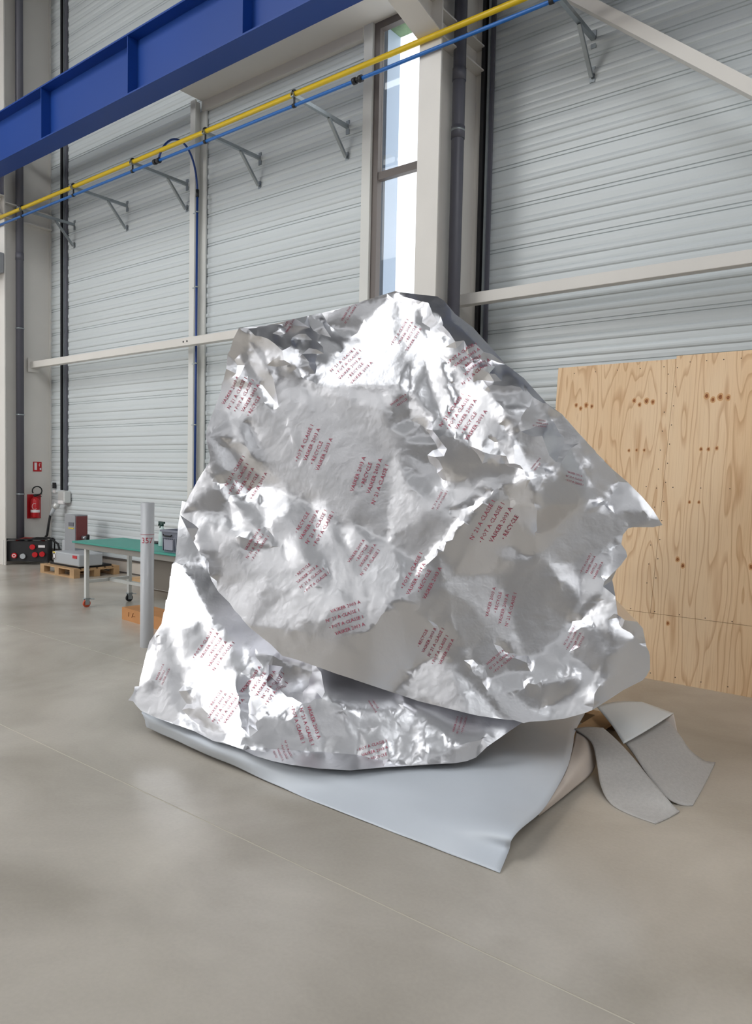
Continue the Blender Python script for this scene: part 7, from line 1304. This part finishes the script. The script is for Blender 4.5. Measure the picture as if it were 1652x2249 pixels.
def foil_material(name, sc_, strength):
    m = bpy.data.materials.new(name)
    m.use_nodes = True
    nt = m.node_tree
    b = nt.nodes['Principled BSDF']
    b.inputs['Base Color'].default_value = (*FOILC, 1)
    b.inputs['Metallic'].default_value = 1.0
    b.inputs['Roughness'].default_value = FOILR
    tc = nt.nodes.new('ShaderNodeTexCoord')
    # sharp little crinkles: two voronoi distance fields and soft noise
    mixv = None
    for (s_, w_) in ((9.0, 1.0), (26.0, 0.35)):
        n0 = nt.nodes.new('ShaderNodeTexNoise')
        n0.inputs['Scale'].default_value = s_ * 0.7
        n0.inputs['Detail'].default_value = 2
        nt.links.new(tc.outputs['Object'], n0.inputs['Vector'])
        ad = nt.nodes.new('ShaderNodeMix')
        ad.data_type = 'RGBA'
        ad.inputs['Factor'].default_value = 0.12
        nt.links.new(tc.outputs['Object'], ad.inputs['A'])
        nt.links.new(n0.outputs['Color'], ad.inputs['B'])
        v = nt.nodes.new('ShaderNodeTexVoronoi')
        v.feature = 'SMOOTH_F1'
        v.inputs['Scale'].default_value = s_
        v.inputs['Smoothness'].default_value = 0.25
        nt.links.new(ad.outputs['Result'], v.inputs['Vector'])
        mu = nt.nodes.new('ShaderNodeMath')
        mu.operation = 'MULTIPLY'
        mu.inputs[1].default_value = w_
        nt.links.new(v.outputs['Distance'], mu.inputs[0])
        if mixv is None:
            mixv = mu
        else:
            a_ = nt.nodes.new('ShaderNodeMath')
            a_.operation = 'ADD'
            nt.links.new(mixv.outputs[0], a_.inputs[0])
            nt.links.new(mu.outputs[0], a_.inputs[1])
            mixv = a_
    bp = nt.nodes.new('ShaderNodeBump')
    bp.inputs['Strength'].default_value = strength
    bp.inputs['Distance'].default_value = 0.012
    nt.links.new(mixv.outputs[0], bp.inputs['Height'])
    nt.links.new(bp.outputs['Normal'], b.inputs['Normal'])
    return m
M_foil = foil_material('crinkled_foil', 1.0, FOILB)
M_print = mat('red_print', srgb(176, 66, 92), rough=0.45, metal=0.35)

cover = empty('foil_covered_machine', (-2.7, 4.0, 0.1))
BV = {}
for key, nm in (('upper', 'upper_foil_sheet'), ('skirt', 'lower_foil_sheet')):
    q = np.array(FOIL[key], dtype=float).reshape(-1, 3) / 1000
    # triangles: Delaunay over the directions of the vertices as seen from one point in the hall
    mid = Vector((0, 0, 1.65))
    flat = []
    for p in q:
        d_ = Vector(p) - mid
        flat.append(Vector((d_.dot(rt2) / d_.dot(fw), -d_.dot(up2) / d_.dot(fw))))
    from mathutils.geometry import delaunay_2d_cdt
    _, _, tri, orig, _, _ = delaunay_2d_cdt(flat, [], [list(range(OUTLINE_COUNT[key]))], 1, 1e-6)
    bm = bmesh.new()
    vs = [bm.verts.new(p) for p in q]
    for t_ in tri:
        ids = [orig[i][0] for i in t_]
        a_, b_, c_ = (vs[i].co for i in ids)
        if (b_ - a_).cross(c_ - a_).dot(mid - a_) < 0:
            ids.reverse()
        try:
            bm.faces.new([vs[i] for i in ids]).smooth = True
        except ValueError:
            pass
    bmesh.ops.delete(bm, geom=[v for v in bm.verts if not v.link_faces], context='VERTS')
    bm.normal_update()
    cl = bm.edges.layers.float.new('crease_edge')
    for e_ in bm.edges:
        if len(e_.link_faces) == 2:
            a_ = e_.calc_face_angle(0)
            if a_ > math.radians(11):
                e_[cl] = min(0.85, 0.35 + a_ / 2.0)
        else:
            e_[cl] = 1.0
    # the far side of the wrapping: the outline is carried back and drawn together
    loop_e = [e_ for e_ in bm.edges if len(e_.link_faces) == 1]
    cen = Vector((-2.75, 4.5, 1.2)) if key == 'upper' else Vector((-2.7, 4.3, 0.45))
    prev = {v: v for e_ in loop_e for v in e_.verts}
    for (s_, dy) in ((0.93, 0.16), (0.80, 0.45), (0.45, 0.80)):
        nxt = {}
        for v0 in prev:
            p = v0.co
            qv = Vector((cen.x + (p.x - cen.x) * s_, p.y + dy * (0.5 if p.y > 4.2 else 1), cen.z + (p.z - cen.z) * (s_ + (1 - s_) * 0.35)))
            qv.z = max(qv.z, 0.14)
            qv.y = min(qv.y, 5.7)
            nxt[v0] = bm.verts.new(qv)
        for e_ in loop_e:
            a0, b0 = e_.verts
            f_ = bm.faces.new((prev[b0], prev[a0], nxt[a0], nxt[b0]))
            f_.smooth = True
        prev = nxt
    cv = bm.verts.new(cen + Vector((0, 0.85, 0)))
    for e_ in loop_e:
        a0, b0 = e_.verts
        bm.faces.new((prev[b0], prev[a0], cv)).smooth = True
    me = bpy.data.meshes.new(nm)
    bm.to_mesh(me)
    bm.free()
    me.materials.append(M_foil)
    o = bpy.data.objects.new(nm, me)
    COL.objects.link(o)
    o.parent = cover
    o.matrix_parent_inverse = cover.matrix_world.inverted()
    sm = o.modifiers.new('refine', 'SUBSURF')
    sm.subdivision_type = 'SIMPLE'
    sm.levels = sm.render_levels = 1
    dg = bpy.context.evaluated_depsgraph_get()
    ev = o.evaluated_get(dg)
    m2 = bpy.data.meshes.new_from_object(ev)
    o.modifiers.clear()
    from mathutils import noise as mn
    ns = m2.vertices
    nr = [v.normal.copy() for v in ns]
    for v, n_v in zip(ns, nr):
        p = v.co
        h_ = 0.6 * mn.noise(p * 7.0) + 0.4 * abs(mn.noise(p * 15.0)) + 0.25 * abs(mn.noise(p * 33.0))
        v.co = p + n_v * (h_ * FOILN)
    m2.set_sharp_from_angle(angle=math.radians(30))
    m2.name = nm
    o.data = m2
    BV[key] = BVHTree.FromPolygons([v.co.copy() for v in m2.vertices], [tuple(p.vertices) for p in m2.polygons])
tag(cover, 'large machine wrapped in crumpled silver foil printed with red text', 'covered machine')

# red print on the foil: slanted blocks of lettering laid on the surface
LINES = ['VASKER 2003 A', 'N\u00b0 21 A CLASSE 1', '\u2022 POT A CLASSE 1', 'VASKER 2003 A', '\u2022 RECYCLE']
def printed(key, c0, ex, nz, L_, nl_, idx):
    c0, ex, nz = Vector(c0), Vector(ex), Vector(nz)
    ex = (ex - nz * ex.dot(nz)).normalized()
    ey = nz.cross(ex)
    par = [c for c in cover.children if c.name.startswith('upper' if key == 'upper' else 'lower')][0]
    bmt = bmesh.new()
    rows_ = [LINES[(idx + i) % 5] for i in range(nl_)]
    hgt = L_ / 9.5
    for i, s_ in enumerate(rows_):
        cu = bpy.data.curves.new('t', 'FONT')
        cu.body = s_
        cu.size = hgt
        cu.align_x = 'CENTER'
        cu.resolution_u = 1
        to = bpy.data.objects.new('t', cu)
        me = bpy.data.meshes.new_from_object(to)
        bpy.data.objects.remove(to)
        for v in me.vertices:
            v.co.y += (nl_ / 2 - i - 0.7) * hgt * 1.55
            v.co.x += ((idx * 7 + i * 5) % 4 - 1.5) * hgt * 0.35
        bmt.from_mesh(me)
    bmesh.ops.triangulate(bmt, faces=bmt.faces)
    bmesh.ops.subdivide_edges(bmt, edges=[e_ for e_ in bmt.edges if e_.calc_length() > 0.012], cuts=1)
    dead = []
    for v in bmt.verts:
        st = c0 + ex * v.co.x + ey * v.co.y + nz * 0.35
        hit = BV[key].ray_cast(st, -nz, 0.8)
        if hit[0] is None:
            dead.append(v)
        else:
            v.co = hit[0] + nz * 0.0035
    bmesh.ops.delete(bmt, geom=dead, context='VERTS')
    bad = [f_ for f_ in bmt.faces if max(e_.calc_length() for e_ in f_.edges) > 0.05]
    bmesh.ops.delete(bmt, geom=bad, context='FACES')
    me = bpy.data.meshes.new('printed_text')
    bmt.to_mesh(me)
    bmt.free()
    me.materials.append(M_print)
    o = bpy.data.objects.new('printed_text', me)
    COL.objects.link(o)
    o.parent = par
    o.matrix_parent_inverse = Matrix.Translation(cover.location).inverted() if False else par.matrix_world.inverted()
    return o
bpy.context.view_layer.update()
for i, a_ in enumerate(PRINT):
    printed(*a_, i)
